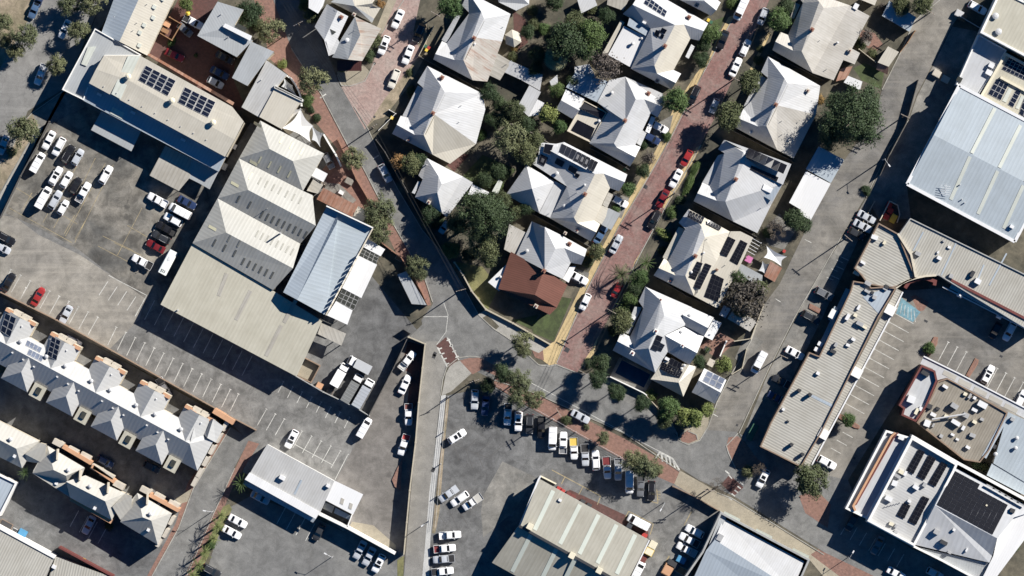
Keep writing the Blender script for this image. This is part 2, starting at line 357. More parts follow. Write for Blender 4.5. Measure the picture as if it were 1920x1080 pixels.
# ------------------------------------------------------------------ building helpers
def poly_area(P): return 0.5*sum(P[i][0]*P[(i+1) % len(P)][1] - P[(i+1) % len(P)][0]*P[i][1] for i in range(len(P)))
def inset(P, d):
    """inset a world xy polygon by d"""
    P = [Vector((p[0], p[1])) for p in P]
    if poly_area(P) < 0: P = P[::-1]
    out = []
    for i in range(len(P)):
        a, b, c = P[i-1], P[i], P[(i+1) % len(P)]
        d1, d2 = (b-a).normalized(), (c-b).normalized()
        n1, n2 = Vector((-d1.y, d1.x)), Vector((-d2.y, d2.x))
        t = (n1+n2); t = t.normalized() if t.length > 1e-6 else n1
        out.append(b + t*(d/max(0.35, t.dot(n1))))
    return out
class Bld:
    """one building: an Empty with walls, roof and roof fittings as its parts; coordinates are photograph pixels"""
    def __init__(s, name, label, cat, at, group=None, rot=GR):
        s.root = root(name, W(at[0], at[1], 0), label, cat, group); s.tris = []; s.rot = rot
        s.zf = []
    def reg(s, P):
        for i in range(1, len(P)-1): s.tris.append((P[0], P[i], P[i+1]))
    def z(s, x, y, default=4.0):
        best = None
        for a, b, c in s.tris:
            d = (b[1]-c[1])*(a[0]-c[0])+(c[0]-b[0])*(a[1]-c[1])
            if abs(d) < 1e-9: continue
            u = ((b[1]-c[1])*(x-c[0])+(c[0]-b[0])*(y-c[1]))/d; v = ((c[1]-a[1])*(x-c[0])+(a[0]-c[0])*(y-c[1]))/d; w = 1-u-v
            if min(u, v, w) > -0.02:
                z = u*a[2]+v*b[2]+w*c[2]; best = z if best is None else max(best, z)
        return default if best is None else best
    def hip(s, V, F, mat='zinc', wall='wall_cream', name='roof', fascia=0.22, inset=0.35, walls=True, fmats=None, base=0.0, label=None, steep=1):
        """roof from traced corner points (px, py, height) and faces; walls stand under its eaves"""
        mb = MB(); wb = MB(); used = {}
        if steep != 1: V = [(v[0], v[1], v[2] if v[2] <= 3.5 else 3.5+(v[2]-3.5)*steep) for v in V]
        P = [W(*v) for v in V]
        for k, f in enumerate(F):
            Q = [P[i] for i in f]; nf = Vector((0, 0, 0))
            for a, b in zip(Q, Q[1:]+Q[:1]): nf += Vector(((a.y-b.y)*(a.z+b.z), (a.z-b.z)*(a.x+b.x), (a.x-b.x)*(a.y+b.y)))
            nf.normalize(); nf = nf if nf.z > 0 else -nf
            for t in tessellate_polygon([Q]):
                s.reg([V[f[i]] for i in t]); mb.nn[len(mb.f)] = nf; mb.up([Q[i] for i in t], (fmats or {}).get(k, 0))
            c = sum((P[i] for i in f), Vector((0, 0, 0)))/len(f)
            for i in range(len(f)): used.setdefault(frozenset((f[i], f[(i+1) % len(f)])), []).append(c)
        for e, cs in used.items():
            if len(cs) != 1: continue
            a, b = [P[i] for i in e]; c = cs[0]
            n = Vector((-(b-a).y, (b-a).x, 0))
            if n.length < 1e-6: continue
            n.normalize()
            if n.dot(c-a) < 0: n = -n; a, b = b, a
            dz = Vector((0, 0, fascia))
            mb.poly([a-dz, b-dz, b, a][::-1], 0)
            if walls:
                d = (b-a); d.z = 0; L = d.length
                if L > 0.7:
                    d.normalize(); k = min(inset, L*0.3)
                    a2, b2 = a+n*inset+d*k-dz*0.4, b+n*inset-d*k-dz*0.4
                    wb.poly([(a2.x, a2.y, base), (b2.x, b2.y, base), b2, a2][::-1])
        ml = [mat] + [m for m in ((fmats or {}).get('mats') or [])]
        r = part(name, mb, ml, s.root, uv=True, label=label)
        if walls and wb.f: part('wall', wb, wall, s.root)
        return r
    def slab(s, P, mat='zinc', t=0.2, wall=None, name='roof', base=0.0, uvdir=None, label=None, posts=False):
        """skillion or flat roof panel: P = (px, py, z)"""
        mb = MB(); q = [W(*v) for v in P]; s.reg(P)
        if poly_area(q) < 0: q = q[::-1]
        mb.poly(q)
        dz = Vector((0, 0, t)); mb.poly([p-dz for p in q][::-1])
        for i in range(len(q)): a, b = q[i], q[(i+1) % len(q)]; mb.poly([a-dz, b-dz, b, a])
        r = part(name, mb, mat, s.root, uv=True, uvdir=uvdir, label=label)
        if wall:
            wb = MB(); ii = globals()['inset'](q, 0.2)
            for i in range(len(q)):
                a, b = ii[i], ii[(i+1) % len(q)]
                wb.poly([(a.x, a.y, base), (b.x, b.y, base), (b.x, b.y, q[(i+1) % len(q)].z-t*0.8), (a.x, a.y, q[i].z-t*0.8)])
            part('wall', wb, wall, s.root)
        if posts:
            for p in inset_pts(q, 0.15):
                pb = MB(); pb.box((p[0], p[1]), 0.1, 0.1, 0, min(v.z for v in q)-t+0.02); part('post', pb, 'white_metal', s.root)
        return r
    def parapet(s, P2, zr, ph=0.8, th=0.3, mat='membrane', wall='wall_white', cap=None, name='roof', uvdir=None, base=0.0, fmat=None):
        """flat roof behind a parapet: walls from the ground to the coping"""
        q = [W(p[0], p[1], zr+ph) for p in P2]; o = [Vector((p.x, p.y)) for p in q]
        if poly_area(o) < 0: o = o[::-1]
        i_ = inset(o, th); wb = MB(); n = len(o)
        for k in range(n):
            a, b, c, d = o[k], o[(k+1) % n], i_[(k+1) % n], i_[k]
            wb.poly([(a.x, a.y, base), (b.x, b.y, base), (b.x, b.y, zr+ph), (a.x, a.y, zr+ph)])
            wb.poly([(a.x, a.y, zr+ph), (b.x, b.y, zr+ph), (c.x, c.y, zr+ph), (d.x, d.y, zr+ph)], 1)
            wb.poly([(c.x, c.y, zr-.3), (d.x, d.y, zr-.3), (d.x, d.y, zr+ph), (c.x, c.y, zr+ph)])
        part('wall', wb, [wall, cap or wall], s.root)
        rb = MB(); rb.up([(p.x, p.y, zr) for p in i_]); r = part(name, rb, mat, s.root, uv=True, uvdir=uvdir)
        s.reg([(p[0], p[1], zr) for p in P2]); return r
    def box(s, x, y, sx, sy, h, name='air_conditioner', mat='white_metal', rot=None, z=None, sub=None, tm=None, taper=1.0):
        zz = s.z(x, y) if z is None else z
        c = W(x, y, zz+h); b = MB(); ml = [mat] + ([tm] if tm else [])
        b.box((c.x, c.y), sx, sy, zz-0.12, zz+h, -(s.rot if rot is None else rot), 0, 1 if tm else None, taper)
        return part(name, b, ml, sub or s.root)
    def chimney(s, x, y, h=1.5, mat='wall_brick', w=0.75):
        zz = s.z(x, y); c = W(x, y, zz+h); b = MB(); r = -s.rot
        b.box((c.x, c.y), w, w, zz-0.5, zz+h-0.25, r); b.box((c.x, c.y), w+.16, w+.16, zz+h-0.25, zz+h, r)
        o = part('chimney', b, mat, s.root)
        p = MB(); p.box((c.x, c.y), w*.5, w*.5, zz+h, zz+h+0.28, r, taper=0.8); part('chimney_pot', p, 'wall_maroon', o)
    def vent(s, x, y, r=0.4, h=0.6, mat='galv'):
        zz = s.z(x, y); c = W(x, y, zz); b = MB(); b.tube((c.x, c.y, zz-.3), (c.x, c.y, zz+h*.5), r*.6, n=10)
        b.tube((c.x, c.y, zz+h*.45), (c.x, c.y, zz+h*.8), r*.75, r, n=10); b.tube((c.x, c.y, zz+h*.8), (c.x, c.y, zz+h), r, r*.4, n=10)
        part('roof_vent', b, mat, s.root)
    def pipe(s, x, y, h=0.7, r=0.07): 
        zz = s.z(x, y); c = W(x, y, zz); b = MB(); b.tube((c.x, c.y, zz-.2), (c.x, c.y, zz+h), r, n=6); part('flue', b, 'galv', s.root)
    def quadgrid(s, C, rows, cols, name, mat, gap=0.06, lift=0.12, frame=True, t=0.05, z=None, tilt=0.0, fr='panel_frame'):
        """rows x cols panels over the pixel quad C (a,b,c,d): a->b along the columns, a->d down the rows"""
        a, b, c, d = [Vector((p[0], p[1])) for p in C]
        def at(u, v): return (a*(1-u)+b*u)*(1-v)+(d*(1-u)+c*u)*v
        cz = [(s.z(p.x, p.y) if z is None else z)+lift for p in (a, b, c, d)]
        if z is None:   # lift the flat array clear of the roof below it
            need = 0
            for i in range(7):
                for j in range(7):
                    u, v = i/6, j/6; p = at(u, v); need = max(need, s.z(p.x, p.y)+.07-((cz[0]*(1-u)+cz[1]*u)*(1-v)+(cz[3]*(1-u)+cz[2]*u)*v))
            cz = [q+need for q in cz]
        def zz(u, v): return (cz[0]*(1-u)+cz[1]*u)*(1-v)+(cz[3]*(1-u)+cz[2]*u)*v + tilt*(1-v)
        for i in range(rows):
            for j in range(cols):
                def cell(g, up):
                    Q = []
                    for u, v in ((j+g, i+g), (j+1-g, i+g), (j+1-g, i+1-g), (j+g, i+1-g)):
                        p = at(u/cols, v/rows); Q.append(W(p.x, p.y, zz(u/cols, v/rows)+up))
                    return Q if poly_area(Q) > 0 else Q[::-1]
                mb = MB(); top = cell(gap*0.5, 0); ins = cell(gap, 0.0); dz = Vector((0, 0, t))
                for k in range(4):
                    l = (k+1) % 4
                    mb.poly([top[k], top[l], ins[l], ins[k]], 1); mb.poly([top[k]-dz, top[l]-dz, top[l], top[k]], 1)
                mb.poly(ins, 0); mb.poly([p-dz for p in top][::-1], 1)
                part(name, mb, [mat, fr if frame else mat], s.root)
    def solar(s, t, C, rows, cols, mat='solar_black', **k):
        if mat == 'solar_black': k.setdefault('fr', 'panel_dark')
        C = tp(t, C) if t else pts(C); s.quadgrid(C, rows, cols, 'solar_panel', mat, **k)
def inset_pts(q, d): return inset([(p.x, p.y) for p in q], d)
def facets(t, sV): return [tuple(v) for v in (tp(t, sV) if t else pts(sV))]
def F_(s): return [[int(c) for c in f.split('.')] for f in s.split()]

# ------------------------------------------------------------------ vehicles
def loft(mb, secs, m=0, close=True):
    """secs: list of lists of points, same count; skin between"""
    n = len(secs[0])
    for a, b in zip(secs, secs[1:]):
        for i in range(n-1): mb.poly([a[i], b[i], b[i+1], a[i+1]], m)
    if close:
        mb.poly(secs[0][::-1][::-1], m); mb.poly(secs[-1][::-1], m)
def body_section(x, hw, zb, zt, crown=0.04):
    """closed loop across the car at x (from left sill over the top to right sill, then the floor)"""
    return [Vector((x, -hw*.93, zb)), Vector((x, -hw, zb+(zt-zb)*.35)), Vector((x, -hw*.985, zb+(zt-zb)*.72)), Vector((x, -hw*.86, zt)), Vector((x, -hw*.4, zt+crown)),
            Vector((x, hw*.4, zt+crown)), Vector((x, hw*.86, zt)), Vector((x, hw*.985, zb+(zt-zb)*.72)), Vector((x, hw, zb+(zt-zb)*.35)), Vector((x, hw*.93, zb)), Vector((x, -hw*.93, zb))]
PROTO = {}
def add_proto(key, name, cat, parts):
    PROTO[key] = (name, cat, [(n, b.mesh(n, ms, smooth=sm), sub) for n, b, ms, sm, sub in parts])
def wheels(parts, xs, hw, r=0.33):
    for x in xs:
        for sgn in (-1, 1):
            w = MB(); y = sgn*(hw-0.10); w.tube((x, y-0.11, r), (x, y+0.11, r), r, n=14); parts.append(('wheel', w, ['rubber'], False, None))
            k = MB(); yo = y+sgn*0.112; k.tube((x, yo-0.008*sgn, r), (x, yo+0.012*sgn, r), r*.62, n=10); parts.append(('rim', k, ['alloy'], False, len(parts)-1))
def cabin(parts, body, x, hw, zb, zt, fr=0.1, rearglass=True, inset_top=0.16, sidewin=True):
    """x = (windscreen base, windscreen top, roof rear, rear glass base); pillars and roof belong to the body"""
    w0, w1, r1, r0 = x; tw = hw-inset_top; bw = hw*0.90
    A = {'w0': (w0, bw*.93, zb), 'w1': (w1, tw*.96, zt), 'r1': (r1, tw*.95, zt-.02), 'r0': (r0, bw*.92, zb)}
    def L(k, s): p = A[k]; return Vector((p[0], s*p[1], p[2]))
    mid = lambda s: Vector(((w1+r1)/2, s*tw, zt+.03))
    # roof skin, with a slight crown
    for s0, s1, z0, z1 in ((-1, -.5, 0, .03), (-.5, .5, .03, .03), (.5, 1, .03, 0)):
        a = [L('w1', 1)]
        P = []
        for k, sc in (('w1', .96), ('r1', .95)):
            P.append((A[k][0], A[k][1], A[k][2]))
        xm = (w1+r1)/2
        row = [(w1, tw*.96, zt), (xm, tw, zt+.02), (r1, tw*.95, zt-.02)]
        for (xa, ya, za), (xb, yb, zb_) in zip(row, row[1:]):
            body.up([(xa, s0*ya, za+z0), (xb, s0*yb, zb_+z0), (xb, s1*yb, zb_+z1), (xa, s1*ya, za+z1)])
    # body-colour frustum under the glass (pillars, frames)
    for s in (-1, 1):
        body.poly([L('w0', s), L('r0', s), L('r1', s), mid(s)*1 - Vector((0, 0, .01)), L('w1', s)] if s < 0 else [L('w0', s), L('w1', s), mid(s)-Vector((0, 0, .01)), L('r1', s), L('r0', s)])
    body.poly([L('w0', -1), L('w1', -1), L('w1', 1), L('w0', 1)]); body.poly([L('r0', 1), L('r1', 1), L('r1', -1), L('r0', -1)])
    def pane(P, off, name):
        b = MB(); P = [Vector(p) for p in P]; n = (P[1]-P[0]).cross(P[2]-P[0]).normalized()
        if n.dot(off) < 0: P = P[::-1]; n = -n
        Q = [p+n*0.012 for p in P]; b.poly(Q); b.poly([p-n*0.004 for p in P][::-1])
        for i in range(len(P)): j = (i+1) % len(P); b.poly([P[i], P[j], Q[j], Q[i]])
        parts.append((name, b, ['car_glass'], False, None))
    def ip(a, b, c, d, u, v): return (a*(1-u)+b*u)*(1-v)+(d*(1-u)+c*u)*v
    f = (L('w0', -1), L('w0', 1), L('w1', 1), L('w1', -1))
    pane([ip(*f, u, v) for u, v in ((.05, .03), (.95, .03), (.94, .95), (.06, .95))], Vector((1, 0, 1)), 'windscreen')
    if rearglass:
        f = (L('r0', -1), L('r0', 1), L('r1', 1), L('r1', -1))
        pane([ip(*f, u, v) for u, v in ((.07, .12), (.93, .12), (.93, .92), (.07, .92))], Vector((-1, 0, 1)), 'rear_window')
    if sidewin:
        for s in (-1, 1):
            f = (L('r0', s), L('w0', s), L('w1', s), L('r1', s))
            pane([ip(*f, u, v) for u, v in ((.08, .08), (.9, .08), (.93, .88), (.06, .88))], Vector((0, s, .3)), 'side_window')
def lamps(parts, xf, xr, hw, zf, zr):
    for s in (-1, 1):
        b = MB(); b.box((xf, s*hw*.68), .16, .34, zf, zf+.14, 0); parts.append(('headlight', b, ['lamp_glass'], False, None))
        b = MB(); b.box((xr, s*hw*.78), .10, .22, zr, zr+.22, 0); parts.append(('tail_light', b, ['tail_red'], False, None))
def mirrors(parts, x, hw, z):
    for s in (-1, 1):
        b = MB(); b.box((x, s*(hw+.06)), .16, .2, z, z+.13, 0, taper=.8); parts.append(('wing_mirror', b, ['car_paint'], True, None))
def mk_car(key, L, hw, hood, zt, cab, belt=0.95, boot=None, cat='car', bonnet_slope=.08, name='parked_car', roofbars=False, sunroof=False):
    parts = []; b = MB(); h = L/2; rear = boot if boot is not None else belt
    st = [(-h, hw*.80, .38, rear-.22), (-h+.1, hw*.92, .3, rear-.06), (-h+.45, hw*.99, .25, rear), (cab[3], hw, .24, belt-.01), (0, hw, .24, belt),
          (cab[0], hw, .24, belt), (h-.55, hw*.97, .25, hood), (h-.18, hw*.86, .28, hood-.1), (h, hw*.62, .36, hood-.28)]
    loft(b, [body_section(*q) for q in st])
    parts.append(('body', b, ['car_paint'], True, None))
    cabin(parts, b, cab, hw, belt-.03, zt)
    wheels(parts, (-h+.85, h-.9), hw); lamps(parts, h-.2, -h+.05, hw, hood-.26, rear-.3); mirrors(parts, cab[0]-.25, hw, belt)
    if roofbars:
        for s in (-1, 1):
            k = MB(); k.tube((cab[1]-.2, s*(hw-.27), zt+.07), (cab[2]+.15, s*(hw-.27), zt+.06), .03, n=6); parts.append(('roof_rail', k, ['galv'], False, None))
    if sunroof:
        k = MB(); k.box((cab[1]-.62, 0), .8, hw*1.05, zt+.02, zt+.055, 0); parts.append(('sunroof', k, ['car_glass'], False, None))
    add_proto(key, name, cat, parts)
def mk_van(key, L=5.1, hw=.95, zt=2.0, glass=True, cat='van', name='parked_van'):
    parts = []; b = MB(); h = L/2
    loft(b, [body_section(*q) for q in [(-h, hw*.9, .35, 1.08), (-h+.1, hw, .28, 1.12), (0, hw, .26, 1.12), (h-1.0, hw, .26, 1.1), (h-.35, hw*.94, .28, 1.0), (h-.08, hw*.8, .32, .85), (h, hw*.6, .36, .7)]])
    parts.append(('body', b, ['car_paint'], True, None))
    cabin(parts, b, (h-.75, h-1.55, -h+.12, -h+.03), hw, 1.05, zt, inset_top=.1, rearglass=True)
    wheels(parts, (-h+.95, h-.85), hw, .34); lamps(parts, h-.2, -h+.04, hw, .72, .85); mirrors(parts, h-.95, hw, 1.15)
    for x in (-h+1.3, -h+2.6):
        k = MB(); k.box((x, 0), .06, hw*1.5, zt+.03, zt+.09, 0); parts.append(('roof_rail', k, ['galv'], False, None))
    add_proto(key, name, cat, parts)
def mk_ute(key, L=5.2, hw=.92, cabx=(1.15, .45, -.75, -.98), tray='tub', cat='ute', name='parked_ute', zt=1.78):
    """pick-up: cab in front, open load bed (tub), flat tray or covered bed behind"""
    parts = []; b = MB(); h = L/2; belt = 1.08; xb = cabx[3]-.12
    loft(b, [body_section(*q) for q in [(xb, hw*.98, .3, belt), (0, hw, .28, belt), (cabx[0], hw, .28, belt), (h-.6, hw*.97, .3, 1.02), (h-.18, hw*.88, .32, .92), (h, hw*.68, .4, .72)]])
    parts.append(('body', b, ['car_paint'], True, None))
    cabin(parts, b, cabx, hw, belt-.03, zt)
    wheels(parts, (-h+.95, h-.95), hw, .38); lamps(parts, h-.2, -h+.05, hw, .72, .8); mirrors(parts, cabx[0]-.2, hw, belt)
    t = MB(); x0, x1 = -h, xb-.06; cx, lx = (x0+x1)/2, x1-x0; w = hw*(1.0 if tray != 'flat' else 1.06); zf = .78 if tray != 'flat' else 1.0; zw = 1.12 if tray != 'flat' else 1.22
    k = .07
    t.box((cx, 0), lx, 2*w, zf-.3, zf, 0)
    t.box((cx, w-k/2), lx, k, zf, zw, 0); t.box((cx, -w+k/2), lx, k, zf, zw, 0); t.box((x0+k/2, 0), k, 2*w-2*k, zf, zw-.02, 0); t.box((x1-k/2, 0), k, 2*w-2*k, zf, zw+.02, 0)
    parts.append(('tray', t, ['car_paint' if tray != 'flat' else 'galv'], False, None))
    l = MB()
    if tray == 'cover': l.box((cx, 0), lx-.16, 2*w-.16, zw-.02, zw+.03, 0)
    else: l.box((cx, 0), lx-.18, 2*w-.18, zf, zf+.02, 0)
    parts.append(('tray_cover' if tray == 'cover' else 'tray_floor', l, ['flat_paint'], False, None))
    if tray == 'flat':
        r = MB()
        for s in (-1, 1): r.tube((x1-.05, s*w*.9, zw), (x1-.05, s*w*.9, zt+.05), .035, n=6)
        r.tube((x1-.05, -w*.9, zt+.05), (x1-.05, w*.9, zt+.05), .035, n=6); parts.append(('headboard', r, ['white_metal'], False, None))
    add_proto(key, name, cat, parts)
def mk_truck(key, L=6.6, hw=1.1, boxL=4.5, zt=3.0, cat='truck', name='box_truck', curtain=False):
    parts = []; b = MB(); h = L/2
    loft(b, [body_section(*q) for q in [(h-1.75, hw*.95, .5, 1.45), (h-.9, hw*.96, .45, 1.45), (h-.3, hw*.95, .45, 1.4), (h-.04, hw*.88, .5, 1.1), (h, hw*.8, .55, .9)]])
    parts.append(('cab', b, ['car_paint'], True, None))
    cabin(parts, b, (h-.18, h-.62, h-1.6, h-1.72), hw, 1.4, 2.25, inset_top=.12, rearglass=False)
    c = MB(); x0, x1 = -h, -h+boxL; c.box(((x0+x1)/2, 0), boxL, hw*2.02, .95, zt, 0); parts.append(('load_box', c, ['flat_paint'], False, None))
    for i in range(1, 7):
        if not curtain: break
        r = MB(); x = x0+boxL*i/7; r.box((x, 0), .07, hw*2.02+.02, zt, zt+.05, 0); parts.append(('roof_bow', r, ['plant_grey'], False, None))
    ch = MB(); ch.box((0, 0), L-1.2, .9, .55, .95, 0); parts.append(('chassis', ch, ['dark_metal'], False, None))
    wheels(parts, (-h+1.2, h-1.15), hw, .42); lamps(parts, h-.1, -h+.04, hw, .7, .8); mirrors(parts, h-.5, hw, 1.5)
    add_proto(key, name, cat, parts)
mk_car('sedan', 4.75, .91, .90, 1.45, (1.0, .25, -.95, -1.65), belt=.95, boot=.98)
mk_car('hatch', 4.2, .88, .92, 1.48, (.95, .25, -1.5, -1.95), belt=.95)
mk_car('small', 3.75, .84, .92, 1.5, (.85, .25, -1.35, -1.75), belt=.95)
mk_car('suv', 4.7, .94, 1.05, 1.72, (1.0, .3, -1.75, -2.2), belt=1.08, roofbars=True)
mk_car('suvroof', 4.7, .94, 1.05, 1.72, (1.0, .3, -1.75, -2.2), belt=1.08, sunroof=True)
mk_car('wagon', 4.8, .92, .92, 1.5, (1.0, .25, -1.7, -2.25), belt=.96, roofbars=True)
mk_van('van'); mk_van('longvan', L=5.6, hw=1.0, zt=2.45)
mk_ute('ute'); mk_ute('utecover', tray='cover'); mk_ute('uteflat', L=5.3, cabx=(1.25, .6, -.25, -.45), tray='flat'); mk_ute('uteflat2', L=5.3, cabx=(1.15, .45, -.75, -.95), tray='flat')
mk_truck('truck'); mk_truck('truckcurtain', L=7.4, boxL=5.3, zt=3.1, curtain=True); mk_truck('trucksmall', L=5.9, boxL=4.0, zt=2.9)
CARCOL = {'white': (.72, .72, .72), 'silver': (.42, .44, .47), 'grey': (.13, .135, .145), 'black': (.012, .012, .014), 'navy': (.02, .035, .09), 'blue': (.06, .11, .2), 'red': (.27, .022, .022), 'maroon': (.14, .012, .015), 'cream': (.62, .55, .4), 'dark': (.03, .032, .036), 'yellow': (.6, .42, .08), 'green': (.03, .07, .05)}
def spawn(key, x, y, ang, color, label, group, bed=None, z=None, scale=1.0, sc3=None):
    """ang: heading of the front in photograph degrees (0 = right, 90 = down)"""
    name, cat, parts = PROTO[key]
    if 'truck' not in key and 'vehicles' not in name and group: pass
    z = gz(x, y)+.005 if z is None else z
    r = root(name, W(x, y, z), label, cat, group, math.radians(-ang)); r.scale = sc3 or (scale, scale, scale)
    objs = []
    for n, me, sub in parts:
        o = bpy.data.objects.new(n, me); COL.objects.link(o); o.parent = r if sub is None else objs[sub]
        o.color = rgb(CARCOL.get(color, (.7, .7, .7)) if isinstance(color, str) else color)
        if n in ('tray_floor', 'tray_cover', 'load_box'): o.color = rgb(CARCOL[bed] if bed in CARCOL else (bed or (.2, .2, .2)))
        objs.append(o)
    return r

# ------------------------------------------------------------------ plants
def leaf(mb, c, s, n=None, up=0.6):
    d = Vector((random.gauss(0, 1), random.gauss(0, 1), random.gauss(0, 1)+up)).normalized()
    if n is not None: d = (d*0.7+n).normalized()
    x = d.orthogonal().normalized(); a = random.uniform(0, 6.28); y = d.cross(x); x, y = x*math.cos(a)+y*math.sin(a), y*math.cos(a)-x*math.sin(a)
    k = s*random.uniform(.6, 1.3); w = k*random.uniform(.45, .8)
    mb.poly([c-x*k, c-y*w, c+x*k, c+y*w])
def crown_mesh(name, mat, seed, nclump, nleaf, size, flat=0.75, lobes=5, cl=0.3, holes=True):
    """crown of radius 1 standing on z = 0..2*flat: clumps of small leaves on uneven lobes"""
    random.seed(seed); mb = MB(); lob = []
    for i in range(lobes):
        a = 6.28*i/lobes+random.uniform(-.5, .5); r = random.uniform(.3, .62)
        lob.append((Vector((r*math.cos(a), r*math.sin(a), random.uniform(.5, 1.0)*flat)), random.uniform(.34, .56)))
    lob.append((Vector((random.uniform(-.15, .15), random.uniform(-.15, .15), flat*1.15)), .5))
    for i in range(nclump):
        c, R = random.choice(lob); d = Vector((random.gauss(0, 1), random.gauss(0, 1), random.gauss(.25, .8))).normalized()
        cc = c + Vector((d.x, d.y, d.z*flat))*R*random.uniform(.55, 1.05); rr = cl*random.uniform(.5, 1.2)
        for j in range(nleaf):
            e = Vector((random.gauss(0, .5), random.gauss(0, .5), random.gauss(0, .42)))*rr
            leaf(mb, cc+e, size, (d*.5+e.normalized()*.5))
    random.seed(seed+99); return mb.mesh(name, [mat])
def trunk_mesh(name, seed, hgt=1.0, r=.07, limbs=6, spread=.55):
    random.seed(seed); mb = MB(); p = Vector((0, 0, 0)); q = Vector((random.uniform(-.04, .04), random.uniform(-.04, .04), hgt*.55))
    mb.tube(p, q, r, r*.7)
    for i in range(limbs):
        a = 6.28*i/limbs+random.uniform(-.4, .4); e = q+Vector((math.cos(a)*spread*random.uniform(.5, 1), math.sin(a)*spread*random.uniform(.5, 1), hgt*random.uniform(.35, .6)))
        mid = q.lerp(e, .5)+Vector((0, 0, .05)); mb.tube(q, mid, r*.5, r*.34, 6); mb.tube(mid, e, r*.34, r*.12, 5)
        for k in range(2):
            f = e+Vector((random.uniform(-.25, .25), random.uniform(-.25, .25), random.uniform(.05, .25))); mb.tube(mid, f, r*.22, r*.06, 5)
    return mb.mesh(name, ['bark'])
CROWN = {}
def crowns(kind, mat, n, nclump, nleaf, size, **k): CROWN[kind] = [crown_mesh('crown', mat, 100*len(CROWN)+i, nclump, nleaf, size, **k) for i in range(n)]
crowns('gum', 'leaf_gum', 3, 60, 90, .05, lobes=7, cl=.24)
crowns('dark', 'leaf_dark', 3, 110, 90, .05, lobes=6, cl=.3)
crowns('bigdark', 'leaf_dark', 2, 200, 130, .026, lobes=9, cl=.2)
crowns('green', 'leaf_green', 3, 100, 90, .05, lobes=6, cl=.28)
crowns('olive', 'leaf_olive', 3, 90, 90, .05, lobes=6, cl=.27)
crowns('lime', 'leaf_lime', 2, 60, 60, .075, lobes=5, cl=.33)
crowns('purple', 'leaf_purple', 2, 60, 40, .06, lobes=7, cl=.35)
crowns('rust', 'leaf_rust', 2, 60, 60, .07, lobes=5, cl=.33)
TRUNKS = [trunk_mesh('trunk', 50+i) for i in range(3)]
def blade(mb, base, a, L, el, droop, w, n=6, m=0):
    """a frond: a drooping midrib with leaflets on both sides"""
    d = Vector((math.cos(a), math.sin(a), 0)); s = Vector((-d.y, d.x, 0)); P = []
    for i in range(n+1):
        t = i/n; P.append(base + d*(L*t*math.cos(el)) + Vector((0, 0, L*(t*math.sin(el) - droop*t*t))))
    for i in range(n):
        t = (i+.5)/n; ww = w*(1-abs(2*t-.9)**2*.55)
        for sg in (-1, 1):
            for k in range(3):
                c = P[i].lerp(P[i+1], (k+.2)/3); c2 = P[i].lerp(P[i+1], (k+.75)/3); tip = c + s*sg*ww + d*ww*.55 - Vector((0, 0, ww*.35))
                mb.poly([c, c2, tip], m)
    for i in range(n): mb.tube(P[i], P[i+1], .02, n=4, m=m)
def frond_meshes(seed, n, L, w, droop, el0=-.2, el1=1.1, mat='leaf_green', fan=False):
    random.seed(seed); mb = MB()
    for i in range(n):
        el = el0+(el1-el0)*(i/n); a = 2.4*i+random.uniform(-.2, .2)
        if fan:
            d = Vector((math.cos(a)*math.cos(el), math.sin(a)*math.cos(el), math.sin(el))); c = d*L*.45; mb.tube(Vector((0, 0, 0)), c, .025, n=4)
            sd = Vector((-math.sin(a), math.cos(a), 0))
            for k in range(-5, 6):
                t = k*.27; v = (d*math.cos(t)+sd*math.sin(t)); e = c+v*L*.6-Vector((0, 0, .18*L)); sw = v.cross(Vector((0, 0, 1)))*.07*L
                mb.poly([c, c+(e-c)*.55+sw, e, c+(e-c)*.55-sw])
        else: blade(mb, Vector((0, 0, 0)), a, L*random.uniform(.85, 1.1), el, droop, w)
    return mb.mesh('crown', [mat])
PALM = {'date': frond_meshes(1, 34, 2.5, .32, .55, mat='leaf_olive'), 'fan': frond_meshes(2, 40, 2.4, .3, .5, mat='leaf_fan', fan=True),
        'thin': frond_meshes(3, 16, 1.9, .3, .6, el0=-.1, el1=1.2, mat='leaf_lime'), 'spiky': frond_meshes(4, 26, 2.0, .16, .25, el0=.0, el1=1.3, mat='leaf_green')}
PR = {'date': 2.3, 'fan': 2.3, 'thin': 1.75, 'spiky': 1.9}
def bare_mesh(seed):
    random.seed(seed); tw = MB()
    def grow(p, d, L, r, k):
        q = p+d*L; tw.tube(p, q, r, r*.65, 5)
        if k == 0: return
        for i in range(4 if k > 1 else 5):
            e = (d*.7+Vector((random.gauss(0, .55), random.gauss(0, .55), random.gauss(.1, .3)))).normalized(); grow(q, e, L*random.uniform(.6, .85), r*.55, k-1)
    for i in range(5):
        a = 1.256*i; grow(Vector((0, 0, .7)), Vector((math.cos(a)*.8, math.sin(a)*.8, .6)).normalized(), .38, .035, 4)
    tr = MB(); tr.tube((0, 0, 0), (0, 0, .75), .08, .055)
    return tw.mesh('crown', ['bark']), tr.mesh('trunk', ['bark'])
BARE = [bare_mesh(5), bare_mesh(6)]
NPL = [0]
